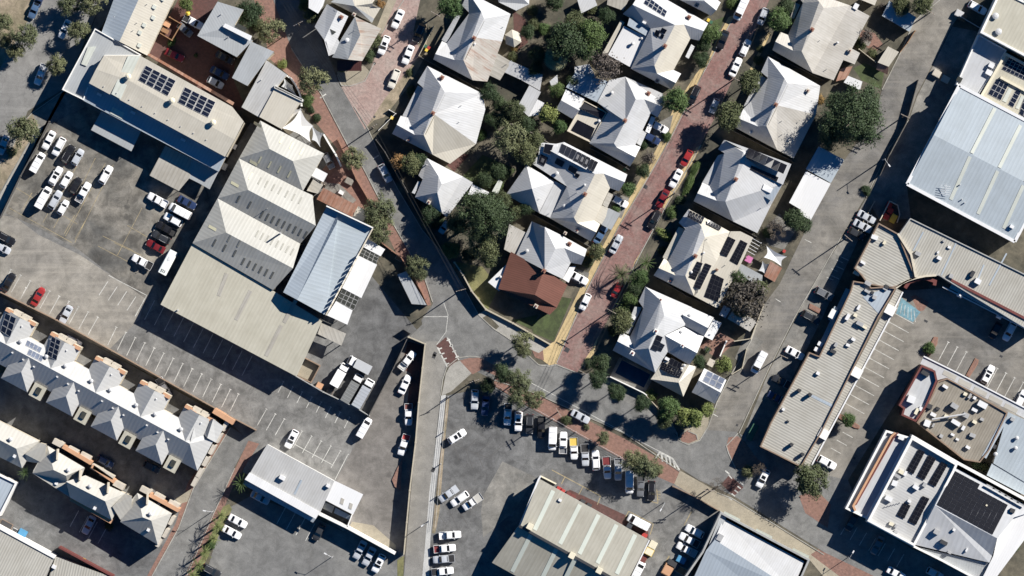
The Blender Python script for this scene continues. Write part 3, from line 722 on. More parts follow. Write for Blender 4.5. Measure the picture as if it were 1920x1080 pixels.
def plant(kind, x, y, r, label, group=None, h=None, name=None, cat=None, sx=1.0, sy=1.0, rot=None):
    """r: crown radius in photograph pixels"""
    NPL[0] += 1; random.seed(1000+NPL[0]); R = r*S; rz = random.uniform(0, 6.28) if rot is None else math.radians(-rot)
    if kind in PALM:
        hh = h or 3.5; t = root(name or 'palm_tree', W(x, y, 0), label, cat or 'palm', group)
        k = R/PR[kind]; tip = W(x, y, hh)-W(x, y, 0)
        b = MB(); b.tube((0, 0, -.1), tip, .2*k+.05, .13*k+.05); tr = bpy.data.objects.new('trunk', b.mesh('trunk', ['bark'])); COL.objects.link(tr); tr.parent = t
        c = bpy.data.objects.new('crown', PALM[kind]); COL.objects.link(c); c.parent = t; c.location = tip; c.scale = (k, k, k); c.rotation_euler.z = rz
        return t
    if kind == 'bare':
        t = root(name or 'bare_tree', W(x, y, 0), label, cat or 'tree', group)
        for me in random.choice(BARE):
            o = bpy.data.objects.new(me.name.split('.')[0], me); COL.objects.link(o); o.parent = t; o.scale = (R, R, R*(h or 1.1)/1.1); o.rotation_euler.z = rz
        return t
    tree = r >= 13 and name is None
    me = random.choice(CROWN[kind])
    if tree:
        H0 = h if h is not None else R*0.75+.6
        base = W(x, y, H0+R*.6); base.z = 0
        t = root('tree', base, label, cat or 'tree', group)
        c = bpy.data.objects.new('crown', me); COL.objects.link(c); c.parent = t; c.location = (0, 0, H0); c.scale = (R*1.08*sx, R*1.08*sy, R*random.uniform(.85, 1.1)); c.rotation_euler.z = rz
        b = random.choice(TRUNKS); tr = bpy.data.objects.new('trunk', b); COL.objects.link(tr); tr.parent = t; tr.scale = (R, R, H0+R*.75); tr.rotation_euler.z = rz
        return t
    o = bpy.data.objects.new(name or 'shrub', me); COL.objects.link(o); o.location = W(x, y, -.12*R); o.scale = (R*1.1*sx, R*1.1*sy, R*.95 if h is None else h); o.rotation_euler.z = rz
    return tag(o, label, cat or 'shrub', group)
# ------------------------------------------------------------------ ground, roads, paths
def big_ground():
    mb = MB(); R = 6000
    mb.up([(-R, -R, 0), (R, -R, 0), (R, R, 0), (-R, R, 0)])
    o = bpy.data.objects.new('ground', mb.mesh('ground', ['soil'])); COL.objects.link(o); o['kind'] = 'structure'
big_ground()
# western lots
sheet('car_park', '84,238 118,165 195,205 410,330 470,230 610,300 640,420 620,560 660,620 640,740 692,778 765,632 797,640 770,860 757,1045 690,1030 600,965 455,885 470,830 430,790 380,755 0,550 0,395', 'asphalt_lot')
sheet('car_park', '84,238 160,200 440,320 303,570 262,600 255,552 150,470 70,425 10,400', 'asphalt_worn')
sheet('road', '0,403 30,408 72,440 150,478 252,545 272,560 262,598 232,628 205,655 140,632 100,598 0,548', 'concrete_worn')
sheet('car_park', '303,570 470,655 550,705 690,780 760,640 800,640 640,450 612,300 560,240 440,330', 'asphalt_dark')
sheet('car_park', '560,706 655,757 690,781 668,830 640,868 500,834 478,806 382,752 300,690 232,628 262,598 303,572', 'asphalt_lot')
sheet('car_park', '430,952 470,930 600,975 690,1022 755,1046 757,1100 380,1100 400,1030', 'asphalt_road')
sheet('forecourt', '692,780 765,634 797,642 784,755 778,830 757,1035 742,1040 660,990 630,900 668,830', 'asphalt_brown')
sheet('forecourt', '765,640 795,648 786,750 760,790 770,700 752,690', 'brick_dark')
sheet('planting_bed', '660,978 700,985 742,1022 742,1036 700,1015 655,988', 'concrete_tan')
# far left street
sheet('road', '72,-20 200,-20 122,165 52,208 45,228 17,290 -20,330 -20,165 0,128', 'asphalt_lane2')
sheet('verge', '-20,-20 72,-20 60,25 0,128 -20,165', 'verge')
sheet('footpath', '200,-20 232,-20 188,60 117,172 84,238 10,400 -20,430 -20,330 17,290 60,215 128,165', 'concrete_patch')
sheet('verge', '17,290 45,228 60,212 72,235 40,290 0,360 -20,380 -20,330', 'verge')
sheet('footpath', '72,235 80,240 0,402 -20,430 -20,395 0,365', 'concrete')
# courtyard of the north west block
sheet('courtyard', '276,104 345,-20 420,-20 372,66 442,108 436,146 462,205 440,208', 'brick_dark')
# middle street running down from the top
sheet('footpath', '470,-20 516,-20 546,90 602,176 652,272 676,305 712,375 766,470 797,524 808,572 790,575 770,520 740,468 700,385 660,318 640,288 580,215 540,140 505,110 495,60', 'brick_path')
sheet('road', '505,-20 560,-20 592,45 637,160 662,200 690,242 712,290 746,355 792,432 836,482 870,540 897,590 925,616 962,640 1010,684 1044,682 1082,697 1120,716 1200,770 1262,812 1290,832 1322,806 1404,642 1424,664 1382,812 1400,840 1452,872 1490,918 1560,962 1700,1040 1800,1100 1640,1100 1545,1035 1372,928 1310,900 1170,810 1000,736 925,712 880,690 858,672 838,690 828,716 820,810 790,1100 755,1100 778,830 785,755 798,642 790,600 812,570 797,524 766,470 712,375 676,305 652,272 602,176 546,90', 'asphalt_road')
sheet('road', '760,640 800,600 815,560 900,600 920,640 860,672 838,640 800,645', 'asphalt_road')
sheet('road', '799,640 838,640 834,690 828,716 820,810 790,1100 756,1100 779,830 786,755', 'asphalt_narrow')
# lane on the right
sheet('road', '1770,-20 1830,-20 1784,50 1750,118 1718,180 1702,225 1668,275 1622,370 1577,445 1520,540 1490,595 1440,694 1384,810 1322,806 1344,755 1372,700 1408,640 1432,572 1462,532 1492,470 1516,420 1550,350 1582,302 1640,222 1654,168 1692,92 1714,40', 'asphalt_lane')
# red brick street and pink brick street
sheet('brick_street', '1400,-20 1374,35 1317,140 1257,260 1210,342 1160,425 1100,545 1042,682 1082,698 1102,672 1147,585 1204,470 1247,390 1314,272 1348,205 1452,-20', 'brick_red')
sheet('brick_street', '750,-20 792,-20 775,60 790,100 722,184 684,243 640,163 672,152 690,140 706,100 716,62', 'brick_pink')
sheet('verge', '775,60 800,40 800,100 768,160 720,220 702,225 684,243 722,184 790,100', 'verge')
sheet('footpath', '735,-20 752,-20 716,64 703,60', 'concrete_tan')
sheet('footpath', '632,135 680,120 694,135 680,152 655,160 640,160', 'concrete_tan')
sheet('footpath', '1376,28 1366,32 1344,72 1330,108 1304,140 1262,205 1240,262 1198,340 1150,425 1088,540 1040,640 1012,655 1018,676 1030,685 1044,682 1100,546 1160,427 1210,343 1257,261 1317,141 1374,36', 'path_yellow')
sheet('footpath', '1316,272 1306,276 1270,330 1240,385 1246,392 1284,332', 'path_yellow')
sheet('footpath', '1206,465 1190,490 1186,504 1202,476', 'path_yellow')
sheet('footpath', '1122,630 1106,660 1090,684 1096,688 1112,668', 'path_yellow')
sheet('footpath', '1425,92 1440,60 1445,62 1412,132 1406,130', 'path_yellow')
sheet('footpath', '993,644 1018,656 1020,676 1003,670', 'brick_path')
# north side of the crossing
sheet('footpath', '896,590 908,582 960,607 1030,648 1010,662 962,640 925,616', 'concrete')
sheet('planting_bed', '903,597 914,590 936,612 930,618', 'soil')
# brick footpath below the crossing
sheet('footpath', '870,673 900,670 936,690 960,720 1002,738 1170,822 1275,882 1265,908 1205,882 1080,812 995,765 925,722 930,705 900,690', 'brick_path')
sheet('footpath', '836,700 846,682 862,676 884,700 846,734 828,742', 'concrete')
sheet('footpath', '862,676 880,671 906,672 908,690 886,702', 'brick_path')
sheet('footpath', '1275,882 1345,922 1372,935 1540,1040 1600,1100 1560,1100 1518,1050 1352,960 1262,912', 'concrete_tan')
sheet('footpath', '1520,1040 1534,1030 1680,1100 1600,1100', 'brick_path')
sheet('footpath', '1362,836 1366,820 1384,818 1398,832 1425,838 1500,880 1492,895 1430,870 1400,882 1380,880', 'brick_path')
sheet('footpath', '1275,815 1300,790 1330,766 1328,800 1310,826 1290,832 1274,824', 'concrete_tan')
sheet('footpath', '1275,818 1290,806 1306,815 1308,824 1292,831 1278,828', 'brick_path')
# parking bay between the pool house and the crossing
sheet('car_park', '1082,700 1120,700 1142,706 1212,742 1258,790 1272,815 1262,812 1200,770 1120,718', 'asphalt_lot')
# centre yard at the bottom
sheet('car_park', '836,742 925,724 995,765 1080,812 1205,882 1265,908 1352,962 1285,1100 795,1100 822,810', 'asphalt_dark')
sheet('car_park', '942,865 1005,895 962,960 906,1008 902,960 906,930', 'concrete_patch')
sheet('footpath', '827,742 836,740 830,810 816,922 807,1010 804,1100 790,1100 797,1022 805,922 820,810', 'concrete_light')
sheet('verge', '837,745 843,745 834,830 824,960 816,1000 810,1000 818,922 831,810', 'verge')
sheet('car_park', '1195,930 1262,912 1352,962 1290,1080 1240,1100 1170,1100 1220,1015', 'asphalt_lot')
sheet('forecourt', '1068,918 1215,985 1216,1010 1055,930', 'brick_dark')
# shopping block on the right
sheet('footpath', '1624,372 1640,380 1600,470 1540,600 1440,800 1430,838 1390,825 1440,700 1492,596 1522,540 1580,445', 'concrete_patch')
sheet('car_park', '1690,545 1770,540 1940,630 1940,820 1720,690 1590,900 1500,882 1560,810', 'asphalt_lane')
sheet('car_park', '1786,50 1838,60 1800,160 1700,345 1708,410 1650,415 1626,372 1670,277 1704,225 1720,180 1752,118', 'concrete_patch')
sheet('road', '1385,812 1430,838 1500,880 1590,900 1620,975 1710,1030 1880,1100 1720,1100 1560,962 1490,918 1420,860', 'asphalt_road')
sheet('footpath', '1498,930 1530,918 1558,946 1552,990 1510,962', 'brick_path')
sheet('road_hump', '1352,908 1368,890 1394,914 1376,930', 'brick_dark')
sheet('road_hump', '818,648 836,632 862,672 842,688', 'brick_dark')
sheet('brick_path', '1708,556 1716,553 1742,567 1732,582 1722,584', 'brick_path')
sheet('loading_zone', '1690,558 1726,585 1712,604 1680,588', 'paint_blue')
# lower left lane and lots
sheet('courtyard', '0,556 105,606 208,664 380,760 425,782 400,815 300,770 0,640', 'asphalt_dark')
sheet('car_park', '0,700 60,700 310,880 420,800 360,915 325,1020 290,1100 -20,1100 -20,720', 'asphalt_dark')
sheet('road', '462,820 478,806 440,875 402,960 342,1100 268,1100 360,918 432,800', 'asphalt_road')
sheet('footpath', '425,805 432,802 362,917 335,990 275,1100 265,1100 330,980 352,905', 'brick_path')
sheet('footpath', '466,826 486,832 440,905 420,952 400,1000 352,1100 338,1100 398,965 440,880', 'brick_path')
sheet('footpath', '328,935 360,916 352,940 338,945', 'concrete_tan')
sheet('planting_bed', '418,950 430,945 435,955 372,1080 350,1100 345,1100 375,1050', 'dry_grass')
sheet('verge', '745,1050 757,1042 756,1100 745,1100', 'dry_grass')
# gardens
sheet('lawn', '868,330 905,290 968,318 930,360 880,350', 'lawn')
sheet('lawn', '850,490 905,500 935,540 915,580 905,575 880,535', 'dry_grass')
sheet('lawn', '993,610 1018,590 1030,590 1045,555 1072,560 1038,640 1000,625', 'lawn')
sheet('lawn', '1600,128 1620,118 1658,135 1652,168 1615,150', 'lawn')
sheet('lawn', '1335,40 1362,30 1350,55 1330,60', 'lawn')
sheet('lawn', '960,600 1010,590 995,618', 'lawn')
sheet('patio', '1310,650 1345,620 1380,640 1345,672', 'brick_path')
sheet('patio', '838,310 858,285 880,290 852,322', 'brick_dark')
sheet('patio', '1610,55 1640,62 1655,82 1640,100 1615,80', 'brick_path')
sheet('patio', '962,20 985,35 990,80 965,100', 'brick_dark')
sheet('patio', '1146,700 1168,668 1230,700 1206,742', 'concrete_patch')
sheet('garden_bed', '1230,120 1300,100 1240,235 1200,300 1180,290', 'soil')
sheet('driveway', '1225,235 1262,215 1252,262 1225,268', 'concrete_patch')
sheet('driveway', '1150,360 1180,372 1165,410 1140,395', 'concrete_patch')
sheet('driveway', '1070,500 1105,512 1098,540 1060,520', 'concrete_patch')
sheet('forecourt', '596,330 640,270 700,372 690,410 668,388 606,350', 'brick_path')
sheet('forecourt', '598,340 636,345 668,375 655,388 606,352', 'concrete_patch')
sheet('driveway', '1400,620 1432,640 1412,664 1396,690 1378,672', 'concrete_patch')
sheet('driveway', '1430,432 1462,400 1470,415 1500,420 1470,468 1440,460', 'concrete_patch')

# kerbs: real steps of pale concrete
def kerb(s, w=0.2, h=0.12):
    mb = MB(); mb.ribbon([W(p[0], p[1], h) for p in pts(s)], w, 0, h, 0)
    o = bpy.data.objects.new('kerb', mb.mesh('kerb', ['kerb_stone'])); COL.objects.link(o); o['kind'] = 'structure'
for s in ('602,176 652,272 676,305 712,375 766,470 797,524 811,566', '546,90 575,135 602,176', '664,200 690,242 712,290 746,355 792,432 836,482 870,540 897,590 925,616 962,640 1010,684 1030,687 1044,684',
          '1044,684 1090,702', '858,672 838,688 830,712 826,742', '858,671 880,668 902,670', '925,712 1000,736 1170,812 1275,884', '1345,924 1372,934 1545,1040', '1268,810 1273,826 1290,834 1312,826 1328,800 1344,755',
          '1344,755 1372,700 1408,640 1432,572', '1516,420 1550,350 1582,302', '1384,812 1362,836 1366,850 1380,880 1402,884', '1577,445 1522,540 1490,595 1440,694 1386,812', '1762,0 1714,40 1692,92 1654,168', '1704,225 1668,277 1624,370',
          '1374,35 1317,140 1257,260 1210,342 1160,425 1100,545 1044,680', '1147,585 1204,470 1247,390 1314,272', '122,168 60,212 45,228 17,290', '757,0 716,63', '632,140 640,160 658,161 684,152 702,118', '432,802 362,917 335,990 275,1098', '440,878 402,960 342,1098',
          '1290,808 1306,815 1308,824'): kerb(s)

# painted markings, one sheet per lot
def lines(segs, mat='paint_white', w=0.16, name='road_marking', z=None, tee=0):
    mb = MB()
    for k, (x0, y0, x1, y1) in enumerate(segs):
        z = max(gz(x0, y0), gz(x1, y1), gz((x0+x1)/2, (y0+y1)/2)) + 0.004 + 0.0007*(k % 3)
        a, b = W(x0, y0, z), W(x1, y1, z); d = (b-a).normalized(); n = Vector((-d.y, d.x, 0))*(w/2)
        mb.up([a-n, b-n, b+n, a+n])
        if tee:
            c = a; t = Vector((-d.y, d.x, 0))*tee; e = d*(w/2)
            mb.up([c-t-d*w, c+t-d*w, c+t, c-t])
    o = bpy.data.objects.new(name, mb.mesh(name, [mat])); COL.objects.link(o); o['kind'] = 'structure'
def row(t, x, y, dx, dy, n, lx, ly):
    out = []
    for k in range(n):
        a = T(t, x+dx*k, y+dy*k); b = T(t, x+dx*k+lx, y+dy*k+ly); out.append(a+b)
    return out
def build_markings():
    lines(row('02', 872, 296, 71.2, 38.9, 13, -64, 132) + [T('02', 1788, 796)+T('02', 1728, 920)], tee=.3)
    lines(row('02', 372, 24, 72.2, 39.2, 6, -72, 130) + row('01', 82, 944, 73, 42, 3, -70, 125) + [T('02', 195, 0)+T('02', 155, 80)], tee=.3)
    lines(row('02', 810, -50, 70, 38, 4, -68, 104) + [T('02', 1100, 55)+T('02', 1012, 215)] + [T('01', 815, 985)+T('02', 1100, 55)])
    lines(row('02', 1160, 92, 73, 42, 11, -75, 145))
    lines(row('12', 78, 910, 67, 37, 3, -68, 120) + row('12', 205, 705, 71, 38, 8, -40, 80) + row('13', 345, -5, 72, 37, 5, -70, 125) + [T('13', 690, 168)+T('13', 592, 358), T('13', 295, 95)+T('13', 580, 250)], tee=.25)
    lines(row('32', 950, 190, -37, 67.5, 11, 142, 78), tee=.3)
    lines(row('33', 560, 0, -44, 60, 3, 75, 42))
    lines(row('32', 1352, 408, 68, 36, 3, -75, 140) + row('32', 1720, 605, 65, 35, 4, -75, 140), tee=.3)
    lines([T('22', 145, 712)+T('22', 830, 1078), T('23', 830, 0)+T('23', 1105, 145)], w=.14)
    lines([T('23', 1108, 148)+T('23', 1080, 200), T('23', 1120, 160)+T('23', 1130, 222), T('23', 1150, 172)+T('23', 1165, 240), T('23', 1182, 195)+T('23', 1190, 255), T('23', 1212, 215)+T('23', 1222, 270), T('23', 1105, 148)+T('23', 1205, 200), T('23', 1205, 200)+T('23', 1255, 285)], w=.4)
    # worn yellow bay lines of the upper car park
    Y = row('01', 640, 575, -80, -42, 6, -78, 140)+row('01', 1065, 480, -5, 0, 1, -185, 355)
    Y += [T('01', 120, 330)+T('01', 580, 600), T('01', 70, 480)+T('01', 540, 740), T('01', 735, 765)+T('01', 955, 880), T('01', 855, 740)+T('01', 1060, 835), T('01', 790, 145)+T('01', 490, 690), T('01', 715, 105)+T('01', 560, 420), T('01', 770, 690)+T('01', 1000, 800), T('01', 955, 610)+T('01', 1160, 730), T('01', 630, 70)+T('01', 400, 480), T('01', 850, 155)+T('01', 560, 740)]
    lines(Y, 'paint_yellow', .12)
    lines([T('23', 300, 285)+T('23', 665, 480), T('23', 665, 480)+T('23', 640, 545), T('23', 530, 415)+T('23', 500, 470), T('23', 395, 340)+T('23', 370, 390), T('23', 875, 595)+T('23', 1060, 690), T('23', 1060, 690)+T('23', 1035, 770), T('23', 875, 595)+T('23', 840, 660), T('23', 1350, 590)+T('23', 1290, 700), T('23', 1085, 430)+T('23', 1095, 530), T('23', 1000, 510)+T('23', 1095, 535)], 'paint_yellow', .2)
    lines([T('23', 1180, 930)+T('23', 1130, 1010)], 'paint_yellow', .3)
    lines(row('23', 1085, 445, 0, 20, 4, 30, 5), 'paint_yellow', .12)
    # dark joints and cracks sealed with bitumen in the centre yard
    lines([T('13', 1480, 95)+T('13', 1770, 205), T('13', 1480, 95)+T('13', 1522, 215), T('13', 1575, 135)+T('13', 1625, 275), T('13', 1660, 165)+T('13', 1705, 270), T('13', 1575, 130)+T('13', 1655, 50), T('13', 1660, 160)+T('13', 1750, 85), T('13', 1750, 190)+T('13', 1870, 85), T('13', 1410, 530)+T('13', 1490, 668), T('13', 1530, 610)+T('13', 1588, 698), T('13', 1375, 630)+T('13', 1430, 705)], 'fence_dark', .1, name='bitumen_seam')
    # hump stripes
    lines([T('12', 1435, 372+0)+T('12', 1522, 540), T('12', 1362, 445)+T('12', 1432, 590)]+[T('12', 1430+k*22, 395+k*42)+T('12', 1455+k*22, 385+k*42) for k in range(4)]+[T('12', 1365+k*18, 460+k*38)+T('12', 1395+k*18, 450+k*38) for k in range(4)], w=.3)
    lines([T('23', 1625+k*22, 490-k*28)+T('23', 1650+k*22, 510-k*28) for k in range(5)]+[T('23', 1625, 320)+T('23', 1650, 350), T('23', 1630, 315)+T('23', 1600, 290)], w=.3)
    # lane give-way marks and bay marks
    lines([T('22', 1500, 940)+T('22', 1545, 965), T('31', 275, 715)+T('31', 325, 740), T('32', 55, 80)+T('32', 95, 105), T('31', 515, 870)+T('31', 560, 890), T('31', 475, 935)+T('31', 520, 955), T('31', 440, 1000)+T('31', 490, 1020), T('12', 1255, 215)+T('12', 1440, 215)], w=.14)
    lines([T('12', 1405, 100)+T('12', 1440, 200), T('12', 1440, 200)+T('12', 1425, 330), T('12', 1425, 330)+T('12', 1355, 425)], w=.12)
    lines([T('10', 480, 735)+T('10', 525, 705), T('11', 880, 110)+T('11', 920, 85)], w=.3)
    lines([T('32', 985+k*22, 100+k*14)+T('32', 965+k*28, 175+k*16) for k in range(6)], 'paint_white', .12)
    # bays along the shop and at the bottom right
    lines(row('33', 545, 770, 70, 40, 7, 55, -95)+row('31', 545, 845, -36, 70, 3, 60, 28))
    lines(row('03', 590, 590, 70, 42, 4, -65, 120)+row('13', 225, 560, 72, 42, 4, -70, 130))
build_markings()
# fine lids, drains
def drain(x, y, sx, sy, mat='dark_metal', rot=28):
    mb = MB(); c = W(x, y, 0); mb.box((c.x, c.y), sx, sy, 0, gz(x, y)+.02, -rot); single('drain_cover', mb, mat, None, None); o = COL.objects[-1]; o['kind'] = 'structure'
for q in ((815, 664, .8, 1.0), (702, 119, .6, .6), (702, 219, .5, .5), (1210, 350, .9, .9), (1063, 656, 1.1, 1.1), (1877, 668, .7, .5), (1602, 859, .6, .5), (814, 668, .8, 1), (1382, 797, .5, .5), (1736, 602, .9, .5), (812, 881, .8, 1.1)): drain(*q)
# ------------------------------------------------------------------ cottages: traced roof corners
COT = F_('0.1.2.3 4.0.3.5 5.3.2.8.7.6 9.6.7.10 11.10.7.8.12')
def cottage(b, t, V, E, mat='zinc', verandah=None, wall='wall_cream', fm=None):
    V = facets(t, V); F = [list(f) for f in COT] + [[int(c) for c in f.split('.')] for f in E.split()]
    b.hip(V, F, mat, wall, fmats=fm, steep=1.45)
    if verandah: b.slab(tp(t, verandah), mat, .12, name='verandah_roof', posts=True)
G = 'federation cottages between the streets'
# H1
b = Bld('cottage', 'big pale cottage with a rusty patch on its roof beside the shingled corner shop', 'house', (915, 80), G)
cottage(b, '10', '1590,-60,3.5 1910,105,3.5 1710,140,6.2 1690,88,6.1 1545,40,3.5 1600,97,4.3 1430,325,3.6 1490,450,5.2 1555,450,6.2 1395,308,3.6 1345,405,4.8 1330,445,3.5 1625,602,3.5 1735,612,3.3 1640,280,6.2 1845,310,3.4', '1.15.14.2 14.15.13.12.8', 'zinc',
        '1535,116,3.3 1500,112,2.9 1392,300,2.9 1430,322,3.3', fm={'mats': ['zinc_rusty'], 6: 1})
b.slab(tp('10', '1765,372,3.1 1915,462,2.8 1830,602,2.8 1682,532,3.1'), 'fibro', .12, wall='wall_cream', name='patio_roof')
b.slab(tp('10', '1905,455,2.9 2150,560,2.9 2130,680,2.6 1990,600,2.6 1860,540,2.6'), 'zinc', .12, wall='wall_cream', name='rear_roof')
b.chimney(889, 71, 1.8); b.pipe(943, 51); b.vent(890, 83, .3, .5); b.pipe(959, 114)
# H2
b = Bld('cottage', 'white roofed cottage facing the pink brick street south of the rusty roofed cottage', 'house', (820, 215), G)
cottage(b, '10', '1285,495,3.5 1700,702,3.5 1415,690,6.2 1388,645,6.1 1210,620,3.5 1255,660,4.2 1140,882,3.6 1190,1010,5.2 1258,1012,6.2 1085,868,3.6 1055,935,4.8 1020,1003,3.5 1325,1160,3.5 1455,1228,3.3 1650,1080,3.2 1720,820,3.2 1335,855,6.2', '1.15.14.16.2 16.14.13.12.8', 'zinc',
        '1255,662,3.3 1215,640,2.9 1098,868,2.9 1140,884,3.3', fm={'mats': ['cream_roof'], 6: 1})
b.chimney(829, 145, 1.6); b.chimney(812, 212, 1.9); b.chimney(766, 263, .8, 'stone_pale', .7); b.pipe(865, 198, .8); b.pipe(861, 229)
# small house on the bend
b = Bld('cottage', 'small hipped cottage with rust stained roof on the bend beside the great dark tree', 'house', (832, 350), G)
b.hip(facets('11', '1280,104,3.3 1552,245,3.3 1393,302,5.4 1368,240,5.2 1218,235,3.3 1250,265,3.8 1192,400,3.3 1360,365,5.4 1395,517,3.3 1430,552,3.2 1628,290,3.0'), F_('0.1.2.3 4.0.3.5 5.3.2.7.6 6.7.8 1.10.9.8.7.2'), 'zinc', 'wall_cream', steep=1.45)
b.slab(tp('11', '1215,278,3.1 1235,285,3.2 1190,375,3.2 1168,365,3.1'), 'zinc', .1, name='verandah_roof', posts=True)
b.slab(tp('11', '1622,300,2.8 1748,362,2.6 1722,402,2.6 1590,380,2.8'), 'zinc_bright', .1, wall='wall_cream', name='rear_roof')
b.chimney(804, 379, 1.0, 'stone_pale'); b.pipe(800, 309, .6, .15)
# H3
b = Bld('cottage', 'long cottage with ten panels high on its bright roof and a blue tinged rear wing', 'house', (1230, 80), G)
b.hip(facets('20', '905,35,5.6 1222,188,6.2 985,-95,3.5 1140,-15,3.6 1472,175,3.5 1290,183,5.9 1438,232,5.0 1405,305,3.5 1338,290,4.0 1212,525,3.8 1088,552,5.9 1068,492,6.2 1268,552,3.5 1228,622,5.0 1195,672,3.5 890,515,3.5 1040,215,4.6 830,105,3.5'),
      F_('2.3.1.0 3.4.6.5.1 5.6.7.8 17.0.1.16 16.1.11.15 1.5.8.9.10.11 11.10.13.14.15 10.9.12.13'), 'zinc', steep=1.35, fmats={'mats': ['cream_roof'], 5: 1})
b.slab(tp('20', '880,135,4.4 1040,210,4.4 1015,275,4.4 865,190,4.4'), 'bluegrey_roof', .9, name='roof_box'); 
b.slab(tp('20', '840,195,3.7 1015,278,3.7 890,505,3.1 720,412,3.1'), 'zinc_bright', .2, wall='wall_cream', name='rear_roof')
b.slab(tp('20', '815,152,3.0 845,168,3.0 712,412,2.8 680,398,2.8'), 'cream_roof', .12, wall='wall_cream', name='rear_roof')
b.slab(tp('20', '1300,425,3.2 1345,332,3.2 1372,350,2.8 1325,440,2.8'), 'zinc', .1, name='verandah_roof', posts=True)
b.solar('20', '1015,-30 1165,85 1145,128 985,25', 2, 5, 'solar_blue'); b.solar('20', '1080,220 1115,235 1095,285 1062,262', 1, 1, tilt=.3); b.solar('20', '1125,205 1165,225 1145,258 1105,240', 1, 1, tilt=.3); b.solar('20', '1120,250 1145,262 1130,295 1105,282', 1, 1, tilt=.3)
b.chimney(1247, 86, 1.9); b.chimney(1292, 32, 1.0); b.box(1208, 42, .9, .5, 1.3, 'flue_box', z=4.3); b.vent(1186, 82, .45, .9); b.vent(1203, 72, .3, .4); b.chimney(1232, 152, .8, 'stone_pale')
# H4
b = Bld('cottage', 'white cottage with a black floored roof terrace behind the bright round street tree', 'house', (1145, 225), G)
b.hip(facets('20', '850,575,3.5 1130,702,3.5 1148,778,3.5 928,745,6.2 992,745,6.0 1132,800,5.0 1092,880,3.5 1040,850,4.0 850,910,6.2 765,1075,6.2 925,1088,3.8 785,1105,5.9 965,1102,3.5 925,1180,5.0 885,1248,3.5 580,1075,3.5 720,840,3.6 640,768,3.7 727,602,3.7'),
      F_('0.1.2.5.4.3 4.5.6.7 3.4.7.10.11.9.8 18.0.3.8.17 17.8.9.15.16 9.11.13.14.15 11.10.12.13'), 'zinc', steep=1.35)
b.slab(tp('20', '475,540,3.5 728,612,3.6 648,772,3.6 405,655,3.4'), 'bluegrey_roof', .2, wall='wall_cream', name='rear_roof')
b.slab(tp('20', '470,500,3.2 580,480,3.2 640,600,3.2 470,540,3.2'), 'zinc', .12, wall='wall_cream', name='rear_roof')
b.hip(facets('20', '405,668,3.0 545,738,3.0 505,828,4.0 368,752,4.0 460,895,3.0 330,818,3.0'), F_('0.1.2.3 3.2.4.5'), 'zinc', name='gable_roof', steep=1.45)
b.parapet([T('20', *p) for p in ((540, 752), (712, 842), (592, 1070), (412, 982))], 3.0, .5, .2, 'cream_roof', 'wall_cream')
b.quadgrid(tp('20', '545,765 702,848 672,892 505,812'), 1, 1, 'terrace_floor', 'solar_black', gap=.01, lift=.05, frame=False); b.quadgrid(tp('20', '492,897 622,962 585,1050 440,978'), 1, 1, 'terrace_floor', 'solar_black', gap=.01, lift=.05, frame=False)
b.slab(tp('20', '1000,985,3.0 1045,870,3.0 1075,885,2.7 1030,1000,2.7'), 'zinc_bright', .1, name='verandah_roof', posts=True)
b.slab(tp('20', '935,1075,3.0 975,975,3.0 1010,995,2.7 965,1095,2.7'), 'zinc', .1, name='verandah_roof', posts=True)
b.vent(1147, 174, .45, .9); b.chimney(1172, 226, 1.9); b.chimney(1216, 175, 1.0); b.vent(1123, 227, .4, .8); b.pipe(1140, 198)
# H5
b = Bld('cottage', 'cottage with three long black panel rows along its upper edge and a pyramid roofed rear', 'house', (1070, 350), G)
b.hip(facets('21', '345,82,5.6 622,225,6.2 390,-15,3.6 865,228,3.5 688,222,6.0 845,285,5.0 802,355,3.5 735,330,4.0 465,552,6.2 618,572,3.9 488,592,5.9 662,600,3.5 632,662,5.0 590,730,3.5 285,557,3.5 412,318,4.3 155,150,3.6 230,20,3.8'),
      F_('2.3.5.4.1.0 4.5.6.7 16.17.0.1.15 15.1.8.14 1.4.7.9.10.8 8.10.12.13.14 10.9.11.12 17.2.0'), 'zinc', steep=1.3, fmats={'mats': ['cream_roof'], 4: 1, 6: 1})
b.hip(facets('21', '108,158,3.4 325,282,3.4 205,518,3.3 -46,380,3.4 150,335,5.8'), F_('0.1.4 1.2.4 2.3.4 3.0.4'), 'zinc', steep=1.45)
b.slab(tp('21', '325,280,3.5 412,322,3.5 292,556,3.5 205,518,3.5'), 'zinc', .2, wall='wall_cream', name='link_roof')
b.slab(tp('21', '205,0,4.3 232,-10,4.4 345,0,4.4 292,112,4.2 200,80,4.2'), 'zinc_bright', .5, name='roof_box')
b.solar('21', '245,-5 315,5 285,85 230,65', 1, 1); b.solar('21', '215,70 275,100 240,170 190,145', 1, 1)
b.solar('21', '375,-5 490,50 455,122 350,62', 1, 3, gap=.04); b.solar('21', '492,52 592,105 560,180 458,125', 1, 3, gap=.04); b.solar('21', '595,108 648,135 610,210 565,185', 1, 2, gap=.04)
b.solar('21', '335,100 400,135 375,178 315,145', 1, 1, tilt=.3); b.solar('21', '430,155 497,190 475,232 415,195', 1, 1, tilt=.3); b.solar('21', '480,215 512,230 495,258 465,245', 1, 1, tilt=.2)
b.slab(tp('21', '672,460,3.1 738,490,2.8 672,602,2.8 615,570,3.1'), 'cream_roof', .1, name='verandah_roof', posts=True)
b.slab(tp('21', '725,480,2.9 812,522,2.9 745,645,2.7 662,600,2.7'), 'grey_roof', .12, name='carport_roof', posts=True)
b.slab(tp('21', '722,362,3.1 760,380,2.9 715,480,2.9 678,455,3.1'), 'fibro', .1, name='verandah_roof', posts=True)
